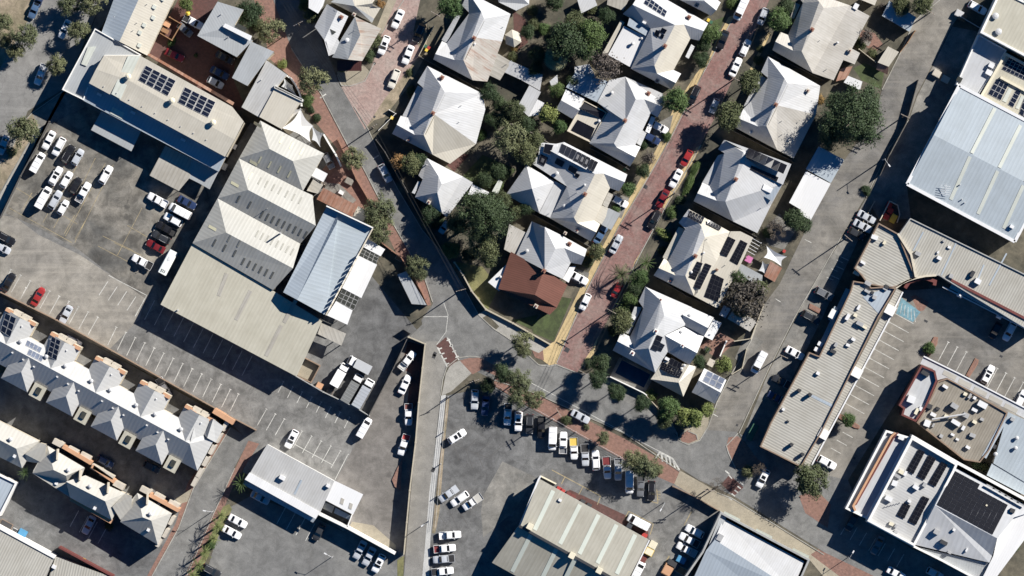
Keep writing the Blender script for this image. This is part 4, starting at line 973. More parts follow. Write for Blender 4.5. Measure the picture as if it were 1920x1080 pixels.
b.chimney(1097, 364, 1.9); b.chimney(1082, 432, 1.0, 'stone_pale'); b.vent(1044, 325, .5, .7); b.vent(1058, 386, .4, .5); b.vent(1096, 347, .35, .8); b.pipe(1082, 361, 1); b.pipe(1011, 373); b.pipe(1078, 395); b.pipe(1030, 400)
# H6 grey half
b = Bld('cottage', 'pale grey cottage joined to the red tiled house', 'house', (1020, 460), G)
b.hip(facets('21', '148,580,3.5 245,622,5.8 385,692,3.5 325,785,6.0 392,780,5.8 562,790,3.5 545,845,4.8 520,905,3.5 440,890,4.0 380,1012,3.8 245,948,5.8 30,835,3.5'), F_('0.1.10.11 1.2.3 1.3.10 3.2.5.4 4.5.6 4.6.7.8 3.4.8.9.10'), 'zinc', steep=1.45)
b.slab(tp('21', '-20,600,3.1 108,665,3.1 28,838,2.9 -60,790,2.9'), 'zinc_old', .2, wall='wall_cream', name='rear_roof')
b.slab(tp('21', '432,920,3.0 478,915,2.8 425,1040,2.8 380,1012,3.0'), 'zinc_bright', .1, name='verandah_roof', posts=True)
b.chimney(1068, 457, 1.0); b.vent(988, 470, .45, .6); b.chimney(1060, 437, .6, 'stone_pale', .6)
b = Bld('tiled_house', 'red terracotta tiled house with a flat white annex above the grassy corner', 'house', (1000, 530), G)
b.hip(facets('', '958,472,3.5 1020,506,5.9 1064,534,3.5 1044,577,3.4 1003,553,5.7 934,542,3.5 1031,590,3.3'), F_('0.1.4.5 1.2.3.4 5.4.3.6'), 'red_tile', 'wall_brick')
b.slab(facets('', '954,491,3.0 968,498,3.0 936,546,2.8 915,529,2.8'), 'zinc_bright', .15, wall='wall_white', name='annex_roof')
b.chimney(1020, 508, 1.4, w=.8); b.chimney(1005, 574, .7, 'stone_pale', .8); b.vent(938, 519, .35, .8)
# right column
b = Bld('cottage', 'cream and white cottage with its timber deck beside the red sided carport', 'house', (1545, 70), G)
cottage(b, '30', '300,-70,3.5 612,40,3.5 418,60,6.2 385,13,6.1 235,-15,3.5 262,20,4.2 150,262,3.6 188,380,5.2 252,385,6.2 95,240,3.6 55,312,4.8 33,375,3.5 335,548,3.5 492,602,3.3 565,450,3.3 650,482,3.0 690,398,3.0 630,365,3.3 762,120,3.2', '1.18.17.16.15.14.13.12.8.2', 'zinc_old',
        '240,35,3.3 205,20,2.9 168,130,2.9 195,140,3.3')
b.chimney(1523, 55, 1.8); b.pipe(1537, 76); b.vent(1570, 80, .3, .7); b.chimney(1594, 95, .7, 'stone_pale', .7); b.pipe(1550, 130); b.box(1605, 12, 1.1, 1.4, .5, 'skylight', z=3.3)
b.slab(tp('30', '545,515,1.0 635,495,1.0 590,590,1.0 510,610,1.0'), 'rust_sheet', .15, name='deck')
b = Bld('cottage', 'cottage with striped bright roof left of the biggest dark tree', 'house', (1460, 205), G)
cottage(b, '', '1440,106,3.5 1538,161,3.5 1476,156,6.2 1471,147,6.1 1427,135,3.5 1440,146,4.2 1408,190,3.6 1421,237,5.2 1437,236,6.2 1394,204,3.6 1385,222,4.8 1380,240,3.5 1457,281,3.5 1488,297,3.3 1530,215,3.2 1456,197,6.2', '1.14.15.2 15.14.13.12.8', 'zinc', '1439,148,3.3 1424,140,2.9 1394,200,2.9 1408,192,3.3', fm={'mats': ['zinc_old'], 6: 1})
b.chimney(1455, 196, 1.9); b.pipe(1466, 227); b.chimney(1515, 170, .8, 'stone_pale', .7); b.vent(1408, 248, .4, .5); b.pipe(1467, 252, .9)
b = Bld('cottage', 'cottage with mottled roof and a long dark collector strip on its bright upper slope', 'house', (1395, 340), G)
cottage(b, '21', '1590,-30,3.5 1800,62,4.6 1757,105,6.2 1735,62,6.1 1545,40,3.5 1592,67,4.2 1482,315,3.6 1535,425,5.2 1600,432,6.2 1430,290,3.6 1390,370,4.8 1362,428,3.5 1660,582,3.5 1840,668,3.3 1945,455,3.5 2030,300,4.6', '2.15.14.13.12.8', 'zinc', '1592,70,3.3 1545,85,2.9 1420,300,2.9 1482,318,3.3')
b.slab(tp('21', '1592,-32,5.9 2095,150,5.9 2032,305,5.9 1900,245,5.9 1800,200,5.9 1772,110,5.9 1728,42,5.9'), 'zinc', .6, wall='wall_cream', name='upper_roof')
b.quadgrid(tp('21', '1775,28 2065,158 2035,225 1752,95'), 1, 6, 'solar_collector', 'solar_black', gap=.012, lift=.1, fr='panel_dark'); b.quadgrid(tp('21', '1795,160 2000,250 1985,285 1785,192'), 1, 4, 'solar_collector', 'solar_black', gap=.012, lift=.12, fr='panel_dark')
b.slab(tp('21', '1765,192,6.3 1850,235,5.9 1808,345,5.4'), 'bluegrey_roof', .1, name='dormer_tone'); b.slab(tp('21', '1850,240,5.7 2022,308,5.3 1950,430,4.6 1808,345,5.1'), 'bluegrey_roof', .12, name='rear_deck_roof')  # blue-grey triangle: tone patch painting the shaded west face of a dormer
b.quadgrid(tp('21', '1890,300 1960,335 1940,370 1875,340'), 1, 1, 'roof_hatch', 'white_metal', gap=.02, lift=.25, t=.3)
b.chimney(1380, 336, 1.9); b.vent(1349, 356, .3, .5); b.pipe(1427, 390)
b = Bld('cottage', 'cottage with four long black panel strips on its cream rear roof', 'house', (1320, 480), G)
cottage(b, '21', '1325,488,3.5 1640,660,3.5 1447,700,6.2 1422,620,6.1 1250,590,3.5 1300,635,4.2 1170,880,3.6 1225,985,5.2 1300,987,6.2 1140,858,3.6 1100,930,4.8 1062,985,3.5 1365,1140,3.5 1540,1232,3.3 1690,960,3.3 1808,702,3.2 1712,655,3.3 1640,655,3.6 1535,880,4.0 1395,1112,3.9', '2.1.18.19.12.8', 'cream_roof', '1300,640,3.3 1250,620,2.9 1130,850,2.9 1170,880,3.3',
        fm={'mats': ['zinc'], 1: 1, 2: 1, 4: 1})
b.slab(tp('21', '1640,655,3.85 1712,655,3.85 1808,702,3.85 1690,960,3.85 1540,1232,3.85 1365,1140,3.85 1395,1110,3.85 1535,880,3.85'), 'cream_roof', .35, wall='wall_cream', name='rear_roof')
b.solar('21', '1335,495 1445,550 1418,605 1310,550', 1, 5); b.solar('21', '1472,565 1572,620 1558,648 1462,600', 1, 5); b.solar('21', '1622,692 1678,720 1612,848 1558,820', 6, 2, gap=.02); b.solar('21', '1715,718 1768,745 1692,908 1632,875', 7, 2, gap=.02)
b.solar('21', '1388,880 1432,895 1375,1022 1322,1000', 6, 1, gap=.03); b.solar('21', '1450,892 1498,912 1412,1090 1362,1075', 8, 1, gap=.03); b.solar('21', '1505,970 1590,1012 1545,1185 1440,1145', 5, 3, gap=.02)
b.chimney(1304, 480, 1.9); b.chimney(1257, 527, .7, 'stone_pale', .8); b.vent(1319, 474, .3, .5); b.vent(1296, 510, .35, .7); b.pipe(1326, 448); b.pipe(1360, 497); b.chimney(1344, 506, .8, 'wall_brown', .5)
b = Bld('cottage', 'largest white cottage with several wings above the dark swimming pool', 'house', (1250, 640), G)
V = '1000,-10,3.5 1350,145,4.0 1142,207,6.5 1115,95,6.2 950,100,3.5 985,150,4.2 885,365,3.6 915,465,5.2 1025,452,6.4 820,330,3.6 790,400,4.8 755,468,3.5 1075,638,3.5 1090,303,6.5 1295,282,4.4 1145,355,5.8 1168,478,4.2'
b.hip(facets('22', V), F_('0.1.2.3 4.0.3.5 5.3.2.13.8.7.6 9.6.7.10 11.10.7.8.12 8.13.15.16.12 2.1.14.15.13'), 'zinc', steep=1.45)
b.hip(facets('22', '1278,200,5.2 1350,148,4.0 1515,222,3.6 1470,300,5.1 1440,362,3.6 1295,283,4.0'), F_('0.1.2.3 0.3.4.5'), 'zinc', name='wing_roof', steep=1.45)
b.hip(facets('22', '1295,288,3.9 1438,365,3.6 1388,488,5.2 1148,357,5.7 1330,578,3.6 1168,480,4.0'), F_('0.1.2.3 3.2.4.5'), 'zinc', name='wing_roof', steep=1.45)
b.hip(facets('22', '1040,684,3.3 1140,545,4.0 1330,577,3.8 1385,590,3.3 1285,815,3.3 1250,710,5.0'), F_('0.1.2.3.5 0.5.4 3.4.5'), 'cream_roof', name='wing_roof', steep=1.45)
b.slab(tp('22', '1512,235,3.3 1574,262,3.1 1502,392,3.1 1440,362,3.3'), 'zinc_bright', .2, wall='wall_white', name='annex_roof')
b.slab(tp('22', '920,140,3.2 975,145,3.4 880,350,3.3 842,330,3.0'), 'zinc', .1, name='verandah_roof', posts=True)
b.solar('22', '1088,350 1132,368 1085,478 1038,458', 3, 1, gap=.03); b.solar('22', '1110,408 1148,428 1118,480 1080,468', 2, 1, gap=.03)
b.solar('22', '1195,522 1278,568 1260,612 1172,570', 1, 3, gap=.04); b.solar('22', '1130,555 1282,628 1256,677 1108,608', 2, 4, gap=.03)
b.chimney(1230, 621, 2.2, 'wall_white', .9); b.chimney(1239, 562, .8, 'wall_white', .8); b.chimney(1186, 662, .9, 'wall_white', .9); b.chimney(1280, 648, .8, 'wall_white', .7)
b.vent(1293, 591, .4, .5); b.vent(1277, 622, .4, .5); b.box(1251, 673, 1.1, .7, .7); b.vent(1283, 685, .35, .6); b.vent(1278, 691, .35, .6); b.box(1187, 595, 1.2, .9, .4, 'verandah_hood', z=3.2)
b = Bld('garage', 'garage with six panels on its bright slope at the lane corner', 'garage', (1330, 725))
b.hip(facets('22', '1442,602,3.1 1608,690,3.1 1566,785,4.4 1398,692,4.4 1522,868,3.1 1348,782,3.1'), F_('0.1.2.3 3.2.4.5'), 'zinc', 'wall_white', steep=1.45); b.solar('22', '1468,620 1602,682 1562,762 1430,695', 2, 3, 'solar_grey')
b.pipe(1332, 725)
# sheds on the lane
def shed(label, t, P, mat, wall='wall_grey', name='shed', cat='shed', group=None, th=.15):
    P = tp(t, P) if t else pts(P); c = (sum(p[0] for p in P)/len(P), sum(p[1] for p in P)/len(P))
    b = Bld(name, label, cat, c, group); b.slab(P, mat, th, wall=wall); return b
shed('pale blue roofed shed on the lane below the biggest tree', '31', '380,18,3.2 572,118,3.0 472,292,2.8 283,188,3.0', 'blue_roof')
shed('bright white roofed shed on the lane with a notched corner', '31', '285,203,3.0 470,298,2.9 320,572,2.7 235,522,2.75 245,492,2.78 158,440,2.9', 'zinc_bright')
shed('small square grey shed behind the panel strip cottage', '22', '1590,130,2.6 1642,157,2.6 1600,226,2.4 1553,200,2.4', 'zinc')
shed('long grey shed under the brown bushy tree on the lane', '22', '1665,150,2.8 1840,250,2.7 1785,328,2.5 1615,230,2.6', 'zinc_old')
b = shed('carport with cream roof and red gable end at the lane kerb', '30', '900,347,3.0 982,390,3.0 905,500,2.8 822,468,2.8', 'cream_roof', 'wall_white', 'carport', 'carport')
b.slab(tp('30', '822,470,2.6 903,502,2.6 897,560,1.6 812,520,1.6'), 'rust_sheet', .1, name='red_gable')
shed('blue white shed half shaded by the tree at the lane top', '30', '910,5,3.0 1112,128,3.0 1060,238,2.7 855,118,2.7', 'blue_roof')
shed('white garden shade roof beside the deck and lawn', '30', '600,568,2.6 708,612,2.6 690,675,2.5 568,618,2.5', 'zinc_bright', 'wall_white')
shed('cream patio roof behind the deck cottage beyond the frame top', '30', '690,-20,3.4 830,-30,3.2 800,40,3.2 690,-5,3.4', 'cream_roof', 'wall_cream', 'house', 'house')
shed('grey slatted shed beside the tall leafy garden tree', '20', '720,-20,3.0 890,-30,3.0 835,80,2.8 712,35,2.8', 'fibro')
shed('grey shed roof in the garden under the lime green bush', '20', '130,640,3.0 217,690,3.0 122,872,2.8 42,800,2.8', 'zinc')
shed('little white shed roof adjoining the grey garden shed', '20', '190,745,2.9 242,772,2.9 200,862,2.7 122,874,2.7', 'zinc_bright')
shed('small white tin roof above the fan palm garden', '20', '282,610,2.7 340,560,2.7 345,620,2.6 300,660,2.6', 'zinc')
shed('tan roofed lean-to against the small hipped cottage', '11', '1822,262,2.4 1850,285,2.4 1815,378,2.3 1770,355,2.3', 'translucent', 'timber')
shed('pale shed at the back of the middle gardens', '20', '490,0,2.6 600,-60,2.6 640,40,2.5 520,100,2.5', 'zinc')
shed('corrugated backyard shed by the rear gate below the panel cottage', '21', '1720,900,2.8 1880,985,2.7 1870,1080,2.6 1680,960,2.6', 'grey_roof')
b = Bld('gazebo', 'hexagonal cream garden gazebo on the dark brick patio', 'gazebo', (963, 72))
cx, cy = 962, 72; ring = [(cx+17*math.cos(a*math.pi/3+.4), cy+17*math.sin(a*math.pi/3+.4), 2.4) for a in range(6)]
b.hip(ring+[(cx, cy, 3.9)], [[i, (i+1) % 6, 6] for i in range(6)], 'cream_roof', walls=False)
for p in ring:
    m = MB(); q = W(p[0], p[1], 0); q = q.lerp(W(cx, cy, 0), .1); m.box((q.x, q.y), .1, .1, 0, 2.4); part('post', m, 'timber', b.root)
# partial houses along the top edge
b = Bld('cottage', 'cottage cut by the top edge with grey shaded slope beside the parked white van', 'house', (1330, 5), G)
b.hip(facets('20', '1230,-60,3.5 1420,-95,3.5 1445,8,5.8 1565,18,3.5 1532,78,4.8 1492,118,3.5 1262,0,3.5'), F_('0.1.2.6 1.3.4.2 2.4.5.6'), 'zinc', steep=1.45); b.chimney(1306, 10, .8, 'stone_pale')
b = Bld('shop', 'narrow corner shop roof with one white slope and one grey slope', 'shop', (620, 60), None)
b.hip(facets('10', '532,30,5.6 612,80,7.2 512,300,7.2 440,200,5.6 692,122,5.6 612,292,5.6 660,372,5.4 545,420,5.6'), F_('0.1.2.3 1.4.5.6.7.2'), 'zinc', 'wall_cream'); b.chimney(640, 32, .8); b.quadgrid(tp('10', '555,215 605,240 580,258 570,262'), 1, 1, 'skylight', 'roof_glass', gap=.02)
b = Bld('shop', 'corner shop with dark slope, rust streaked slope and deep maroon awning', 'shop', (670, 85), None)
b.hip(facets('10', '742,125,5.6 782,262,7.2 690,447,7.0 570,430,5.4 640,290,5.6 938,215,5.4 797,457,5.4'), F_('0.1.2.3.4 0.5.6.2.1'), 'zinc_rusty', 'wall_cream', fmats={'mats': ['grey_roof'], 0: 1})
b.slab(tp('10', '608,452,3.3 792,452,3.3 792,532,3.0 608,532,3.0'), 'maroon_roof', .12, name='awning', posts=True); b.pipe(665, 57, .8); b.vent(651, 75, .5, .6, 'white_metal'); b.chimney(664, 27, .7, 'stone_pale', .7)
b = Bld('house', 'house with cream gable at the top edge behind the corner shops', 'house', (690, 12), None)
b.hip(facets('10', '740,45,5.6 872,25,5.6 935,60,4.2 885,140,4.0 700,-80,4.0 930,-60,4.2 870,172,3.8 560,15,4.0'), F_('0.1.2.3 0.4.5.1 7.4.0.3.6'), 'cream_roof', 'wall_cream', fmats={'mats': ['grey_roof'], 2: 1})
shed('white roofed outbuilding at the top left of the corner shops', '10', '400,-230,6.6 560,-150,6.6 500,45,6.4 465,102,6.4 395,60,6.4', 'zinc_bright')  # unseen north end is invented and raised to throw shade on the road
# ------------------------------------------------------------------ north west workshop block
b = Bld('workshop', 'long cream workshop with two square solar arrays and three round roof vents', 'workshop', (300, 190), rot=27)
b.hip(facets('', '195,104,8.8 262,104,8.8 435,200,8.8 457,228,8.9 440,262,9.1 240,150,9.1 180,130,8.9 167,156,8.6 422,294,8.6'), F_('0.1.2.3.4.5.6 6.5.4.8.7 4.3.8'), 'cream_roof', 'wall_cream', fascia=.5, inset=.15)
b.slab(tp('00', '960,420,9.02 1052,415,8.95 905,745,8.95 835,705,8.95'), 'translucent', .03, name='translucent_sheet')
b.parapet([(178, 53), (264, 102), (262, 105), (197, 105), (168, 157), (157, 188), (116, 168)], 5.9, .35, .25, 'grey_roof', 'wall_white')
b.hip(facets('', '167,155,6.4 424,293,6.4 410,322,5.8 153,187,5.8'), F_('0.1.2.3'), 'bluegrey_roof', 'wall_cream', inset=.15)
for k, q in enumerate(((175, 170, 165, 190), (210, 205, 205, 222), (290, 285, 300, 310))): pass
b.slab(tp('00', '870,740,6.2 960,790,6.2 915,895,5.95 825,850,5.95'), 'translucent', .03, name='translucent_sheet')
b.slab(tp('00', '760,832,3.2 1056,985,3.2 985,1135,2.9 683,975,2.9'), 'grey_roof', .15, name='canopy', posts=True)
b.slab(tp('01', '1240,12,3.3 1432,105,3.3 1425,250,3.1 1340,352,2.9 1122,236,2.9'), 'fibro', .15, name='canopy', posts=True)
b.slab(tp('01', '1432,105,3.25 1640,205,3.25 1572,340,2.95 1500,298,2.95 1400,248,3.0'), 'grey_roof', .15, name='canopy', posts=True)
b.solar('00', '1092,488 1322,606 1260,722 1034,600', 4, 4, 'solar_blue', gap=.07); b.solar('00', '1385,650 1620,766 1562,882 1330,766', 4, 4, 'solar_blue', gap=.07)
for q in ((241, 144), (323, 189), (400, 230)): b.vent(q[0], q[1], .75, 1.3, 'cream_metal')
for q in ((186, 177), (249, 211), (343, 262)): b.box(q[0], q[1], 1.1, .6, .7)
b.slab(facets('', '165,88,6.2 180,87,6.2 162,124,6.2 152,120,6.2'), 'translucent', .25, name='skylight')
for i in range(9): b.pipe(195+i*24, 162+i*12.5, .25, .12)
b.slab(tp('00', '1095,405,3.3 1130,405,3.3 1760,770,3.3 1745,790,3.3'), 'rust_sheet', .1, name='awning')
b.box(438, 274, 1.4, 1.2, 1.6, 'air_conditioner', 'white_metal', z=.3); b.box(420, 312, 1.4, 1.6, 1.6, 'air_conditioner', 'plant_grey', z=.3)
b = Bld('workshop', 'hall with cream slope and blue grey slope crossing the top edge at upper left', 'workshop', (262, 40), rot=28)
b.hip(facets('', '222,-25,5.0 280,-45,6.9 342,-35,5.0 276,104,5.0 224,78,6.9 190,62,5.0'), F_('0.1.4.5 1.2.3.4'), 'cream_roof', 'wall_cream', fmats={'mats': ['bluegrey_roof'], 0: 1}, inset=.15)
for q in ((289, 13), (287, 33), (270, 47), (262, 61), (261, 85), (305, -2)): b.box(q[0], q[1], .9, .9, .35, 'skylight', 'translucent')
b.slab(tp('00', '855,120,5.6 905,180,5.2 845,150,5.2'), 'sail_white', .05, name='flashing')
for q in ((276, 8), (257, 43), (250, 57)): b.pipe(q[0], q[1], .6)
# grey courtyard wings
b = Bld('shop', 'grey roofed courtyard wings with raised white sun hood and cream end room', 'shop', (480, 130), rot=30)
b.hip(facets('', '408,3,8.2 457,18,8.2 440,47,8.8 474,76,8.2 444,107,8.2 370,67,8.2'), F_('0.1.2.5 2.3.4.5'), 'grey_roof', 'wall_cream', inset=.1)
b.slab(tp('00', '1690,175,9.4 1890,270,9.4 1875,305,9.4 1670,200,9.4'), 'zinc_bright', .5, name='roof_hood')
b.slab(tp('00', '1780,172,9.0 1850,210,9.0 1835,240,9.0 1765,200,9.0'), 'roof_glass', .3, name='skylight')
b.hip(facets('', '471,78,8.0 514,97,8.0 500,112,8.0 464,161,7.7 435,146,7.7'), F_('0.1.2.3.4'), 'grey_roof', 'wall_cream', inset=.1)
b.hip(facets('', '500,113,6.8 538,140,6.8 519,164,6.6 486,220,6.2 453,201,6.2'), F_('0.1.2.3.4'), 'light_rib', 'wall_cream', inset=.1)
b.hip(facets('', '517,162,6.9 567,187,6.9 528,242,6.7 486,219,6.7'), F_('0.1.2.3'), 'cream_roof', 'wall_cream', inset=.1)
b.parapet([(515, 160), (568, 186), (566, 190), (514, 165)], 6.8, .5, .1, 'wall_white', 'wall_white')
for q in ((415, 27), (428, 70), (490, 150)): b.pipe(q[0], q[1], .7, .12)
def sail(name, label, P, mat, z0, cat='shade sail', group=None):
    c = (sum(p[0] for p in P)/len(P), sum(p[1] for p in P)/len(P)); r = root(name, W(c[0], c[1], 0), label, cat, group)
    ctr = W(c[0], c[1], z0-.5); q = [W(*p) for p in P]; mb = MB(); n = len(q)
    for i in range(n):
        a, b2 = q[i], q[(i+1) % n]; prev = a
        for k in range(1, 9):
            t = k/8; e = a.lerp(b2, t); e = e.lerp(ctr, .22*4*t*(1-t)); mb.up([ctr, prev, e]); mb.up([ctr-Vector((0, 0, .02)), prev-Vector((0, 0, .02)), e-Vector((0, 0, .02))]); prev = e
    part('sail', mb, mat, r)
    for p in q:
        m = MB(); m.tube((p.x, p.y, 0), (p.x, p.y, p.z+.05), .06, n=8); part('post', m, 'galv', r)
GS = 'shade sails over the curved forecourt'
sail('shade_sail', 'white curved shade sail at the corner of the cream end room', facets('', '529,240,3.6 563,203,4.2 587,236,3.4 582,266,3.2'), 'sail_white', 3.6, group=GS)
sail('shade_sail', 'white shade strip sail beside the cream end room wall', facets('', '528,243,3.6 546,198,4.3 565,205,4.3'), 'sail_white', 3.7, group=GS)
sail('shade_sail', 'grey shade sail nearest the brick path and hedge', facets('', '585,236,3.2 606,250,3.0 600,275,3.0 585,262,3.1'), 'sail_grey', 3.0, group=GS)
sail('shade_sail', 'grey shade sail by the curved white wall', facets('', '532,145,3.0 548,160,3.0 558,182,3.0 528,162,3.0'), 'sail_grey', 3.0, group=GS)
b = Bld('forecourt_wall', 'white curved wall round the courtyard wings and sails', 'wall', (556, 180)); m = MB()
m.ribbon([W(*T('10', *p)) for p in ((225, 565), (265, 590), (300, 640), (325, 690), (340, 740), (345, 800))], .35, 0, 3.2); part('coping', m, 'wall_white', b.root)
m = MB(); m.ribbon([W(*T('10', *p)) for p in ((510, 1010), (550, 1080), (600, 1160), (640, 1250))], .35, 0, 2.6); part('coping', m, 'wall_white', b.root)

# ------------------------------------------------------------------ saw-tooth warehouse
b = Bld('warehouse', 'huge cream warehouse with three hipped saw-tooth bays and rows of skylights', 'warehouse', (460, 460), rot=27)
V = '488,226,6.2 608,288,6.2 549,302,8.7 505,279,8.7 448,297,6.2 568,358,6.2 586,366,6.2 592,423,8.7 465,356,8.7 408,372,6.2 563,457,6.2 549,503,8.7 424,436,8.7 361,456,6.2 512,544,6.2'
b.hip(facets('', V), F_('0.1.2.3 0.3.4 4.3.2.5 1.5.2 4.5.6.7.8 4.8.9 9.8.7.10 9.10.11.12 9.12.13 13.12.11.14 6.7.10 10.11.14'), 'shed_light', 'wall_cream', fascia=.4, inset=.15)
b.hip(facets('', '361,457,5.7 512,545,5.7 604,602,5.7 556,706,5.3 301,571,5.3 440,503,5.7'), F_('0.5.1.2.3.4'), 'shed_cream', 'wall_cream', fascia=.4, inset=.15)
for r0, r1, n, mat, w in (((528, 262), (566, 284), 3, 'skylight_cream', 2.0), ((487, 300), (542, 327), 4, 'skylight_cream', 1.6), ((487, 339), (563, 376), 7, 'skylight_faint', 1.6), ((491, 402), (573, 440), 9, 'skylight_dark', 1.9), ((482, 438), (548, 472), 8, 'skylight_faint', 1.6), ((456, 490), (510, 516), 6, 'skylight_dark', 1.9), ((402, 455), (440, 475), 3, 'skylight_dark', 1.9), ((447, 373), (468, 384), 2, 'skylight_dark', 1.9), ((430, 447), (448, 457), 2, 'skylight_faint', 1.6), ((470, 330), (482, 336), 1, 'skylight_cream', 1.6)):
    for i in range(n):
        t = i/max(1, n-1); x, y = r0[0]+(r1[0]-r0[0])*t, r0[1]+(r1[1]-r0[1])*t
        v = Vector((-.47, .88))*7; u = Vector((.88, .47))*(w*1.9)
        C = [(x-v.x-u.x/2, y-v.y-u.y/2), (x-v.x+u.x/2, y-v.y+u.y/2), (x+v.x+u.x/2, y+v.y+u.y/2), (x+v.x-u.x/2, y+v.y-u.y/2)]
        b.quadgrid(C, 1, 1, 'skylight', mat, gap=.01, lift=.05, frame=False)
for q in ((440, 345), (398, 427), (475, 305), (483, 233)):
    b.quadgrid([(q[0]-8, q[1]-1), (q[0]+6, q[1]+7), (q[0]+8, q[1]+2), (q[0]-6, q[1]-6)], 1, 1, 'skylight', 'skylight_cream', gap=.01, lift=.06, frame=False)
for p, q in ((T('02', 1700, -110), T('02', 1640, 60)), (T('02', 1880, 20), T('02', 1770, 240)), (T('12', 300, 90), T('12', 210, 260)), (T('12', 190, 280), T('12', 75, 510))):
    mb = MB(); a, c = [W(k[0], k[1], b.z(k[0], k[1], 5.9)+.04) for k in (p, q)]; d = (c-a).normalized(); n = Vector((-d.y, d.x, 0))*.45; mb.up([a-n, c-n, c+n, a+n]); part('roof_strip', mb, 'fibro', b.root, uv=True)
b.pipe(T('02', 1335, 165)[0], T('02', 1335, 165)[1], .8, .2); b.pipe(501, 391, 1.0); b.box(525, 437, .3, .3, 4.0, 'mast', 'galv')
b.slab(tp('11', '380,350,4.2 430,262,4.2 505,305,4.0 462,372,4.0'), 'fibro', .15, wall='wall_cream', name='annex_roof'); b.box(594, 325, 2.2, 4.5, 2.6, 'tank', 'white_metal', z=2.0, rot=-62)
# blue roofed workshop
b = Bld('workshop', 'blue roofed workshop with white side canopies against the saw-tooth warehouse', 'workshop', (615, 490), rot=28)
b.hip(facets('', '612,388,8.0 632,417,8.9 698,428,7.9 610,591,7.9 557,562,8.9 531,548,8.0 634,398,8.0'), F_('0.6.1.4.5 6.2.3.4.1'), 'blue_roof', 'wall_grey', fascia=.4, inset=.1, fmats={'mats': ['bluegrey_roof'], 0: 1})
mb = MB(); mb.ribbon([W(612, 386, 9.2), W(699, 427, 9.2)], .3, 6.5, 9.3); part('parapet', mb, 'wall_white', b.root)
mb = MB(); mb.ribbon([W(699, 428, 8.4), W(611, 591, 8.4)], .3, 7.2, 8.3); part('parapet', mb, 'wall_cream', b.root)
for i in range(9):
    t = .34+.6*i/8; x, y = 698-88*t, 429+162*t; mb = MB(); a, c = W(x, y, 9.2), W(x+.42*9, y-.8*9, 9.2); mb.ribbon([a, c], .15, 7.8, 9.5); part('roof_fin', mb, 'wall_white', b.root)
b.slab(tp('11', '840,712,4.4 968,790,4.1 935,842,4.1 795,768,4.4'), 'zinc_bright', .15, name='canopy', posts=True)
b.quadgrid(tp('11', '800,762 928,830 900,905 770,838'), 3, 4, 'glass_canopy', 'roof_glass', gap=.05, z=4.0, lift=.1)
b.slab(tp('11', '770,838,4.3 908,905,4.1 790,1155,4.1 645,1080,4.3'), 'zinc_bright', .15, name='canopy', posts=True)
b.quadgrid(tp('12', '648,5 780,62 735,165 600,98'), 3, 4, 'glass_canopy', 'roof_glass', gap=.05, z=4.0, lift=.1)
b.slab(tp('12', '600,98,4.4 724,168,4.1 685,275,4.1 532,205,4.4'), 'zinc_bright', .15, name='canopy', posts=True)
b.pipe(700, 437, 2.5, .05)
shed('rust roofed lean-to with patched white sheets between the warehouse and brick path', '11', '505,328,4.2 766,465,4.2 722,548,3.8 455,415,3.8', 'rust_sheet', 'wall_brick')
shed('cream roof block at the end of the rust roofed lean-to', '11', '766,465,3.8 860,520,3.8 800,590,3.6 722,548,3.6', 'cream_roof', 'wall_cream')
b = shed('grey loading canopy at the corner of the cream warehouse', '12', '490,262,4.0 676,342,3.8 640,432,3.7 462,345,3.9', 'fibro', None, 'loading_canopy', 'canopy'); 
for q in ((604, 607), (647, 626), (640, 646), (597, 625)):
    m = MB(); p = W(q[0], q[1], 0); m.box((p.x, p.y), .18, .18, 0, 3.7); part('post', m, 'galv', b.root)
b = Bld('walled_yard', 'small concrete walled yard against the warehouse end with rusty edge', 'yard', (578, 688)); m = MB()
m.ribbon([W(*T('12', *p)) for p in ((360, 520), (482, 582), (415, 708), (285, 650))], .25, 0, 1.6); part('wall', m, 'wall_brown', b.root); m = MB(); m.up([W(*T('12', *p), .35) for p in ((362, 528), (474, 585), (412, 700), (295, 648))]); part('slab', m, 'concrete_tan', b.root)
b = Bld('machinery_shelter', 'long dark shelter with mesh gate end by the yard entrance', 'shelter', (775, 548)); b.slab(facets('', '745,515,3.4 762,508,3.4 800,572,3.2 772,570,3.2'), 'grey_roof', .2, wall='wall_grey')
# skip bins in the truck yard
def bin_box(name, label, cat, x, y, sx, sy, h, mat, rot=28, group=None, inner='dark_metal'):
    r = root(name, W(x, y, 0), label, cat, group); m = MB(); c = W(x, y, 0); z = gz(x, y)
    m.box((c.x, c.y), sx, sy, z, z+h, -rot, taper=1.06); part('body', m, mat, r)
    l = MB(); l.box((c.x, c.y), sx*.94, sy*.94, z+h, z+h+.04, -rot); part('lid' if h < 1.3 else 'load', l, inner, r); return r
bin_box('skip_bin', 'rusty orange skip bin beside the parked trucks', 'skip', 600, 723, 1.6, 1.4, 1.3, 'wall_brown', inner='orange_render'); bin_box('skip_bin', 'dark rusty skip bin in the shade behind the white truck', 'skip', 619, 734, 1.4, 1.2, 1.2, 'wall_brown')

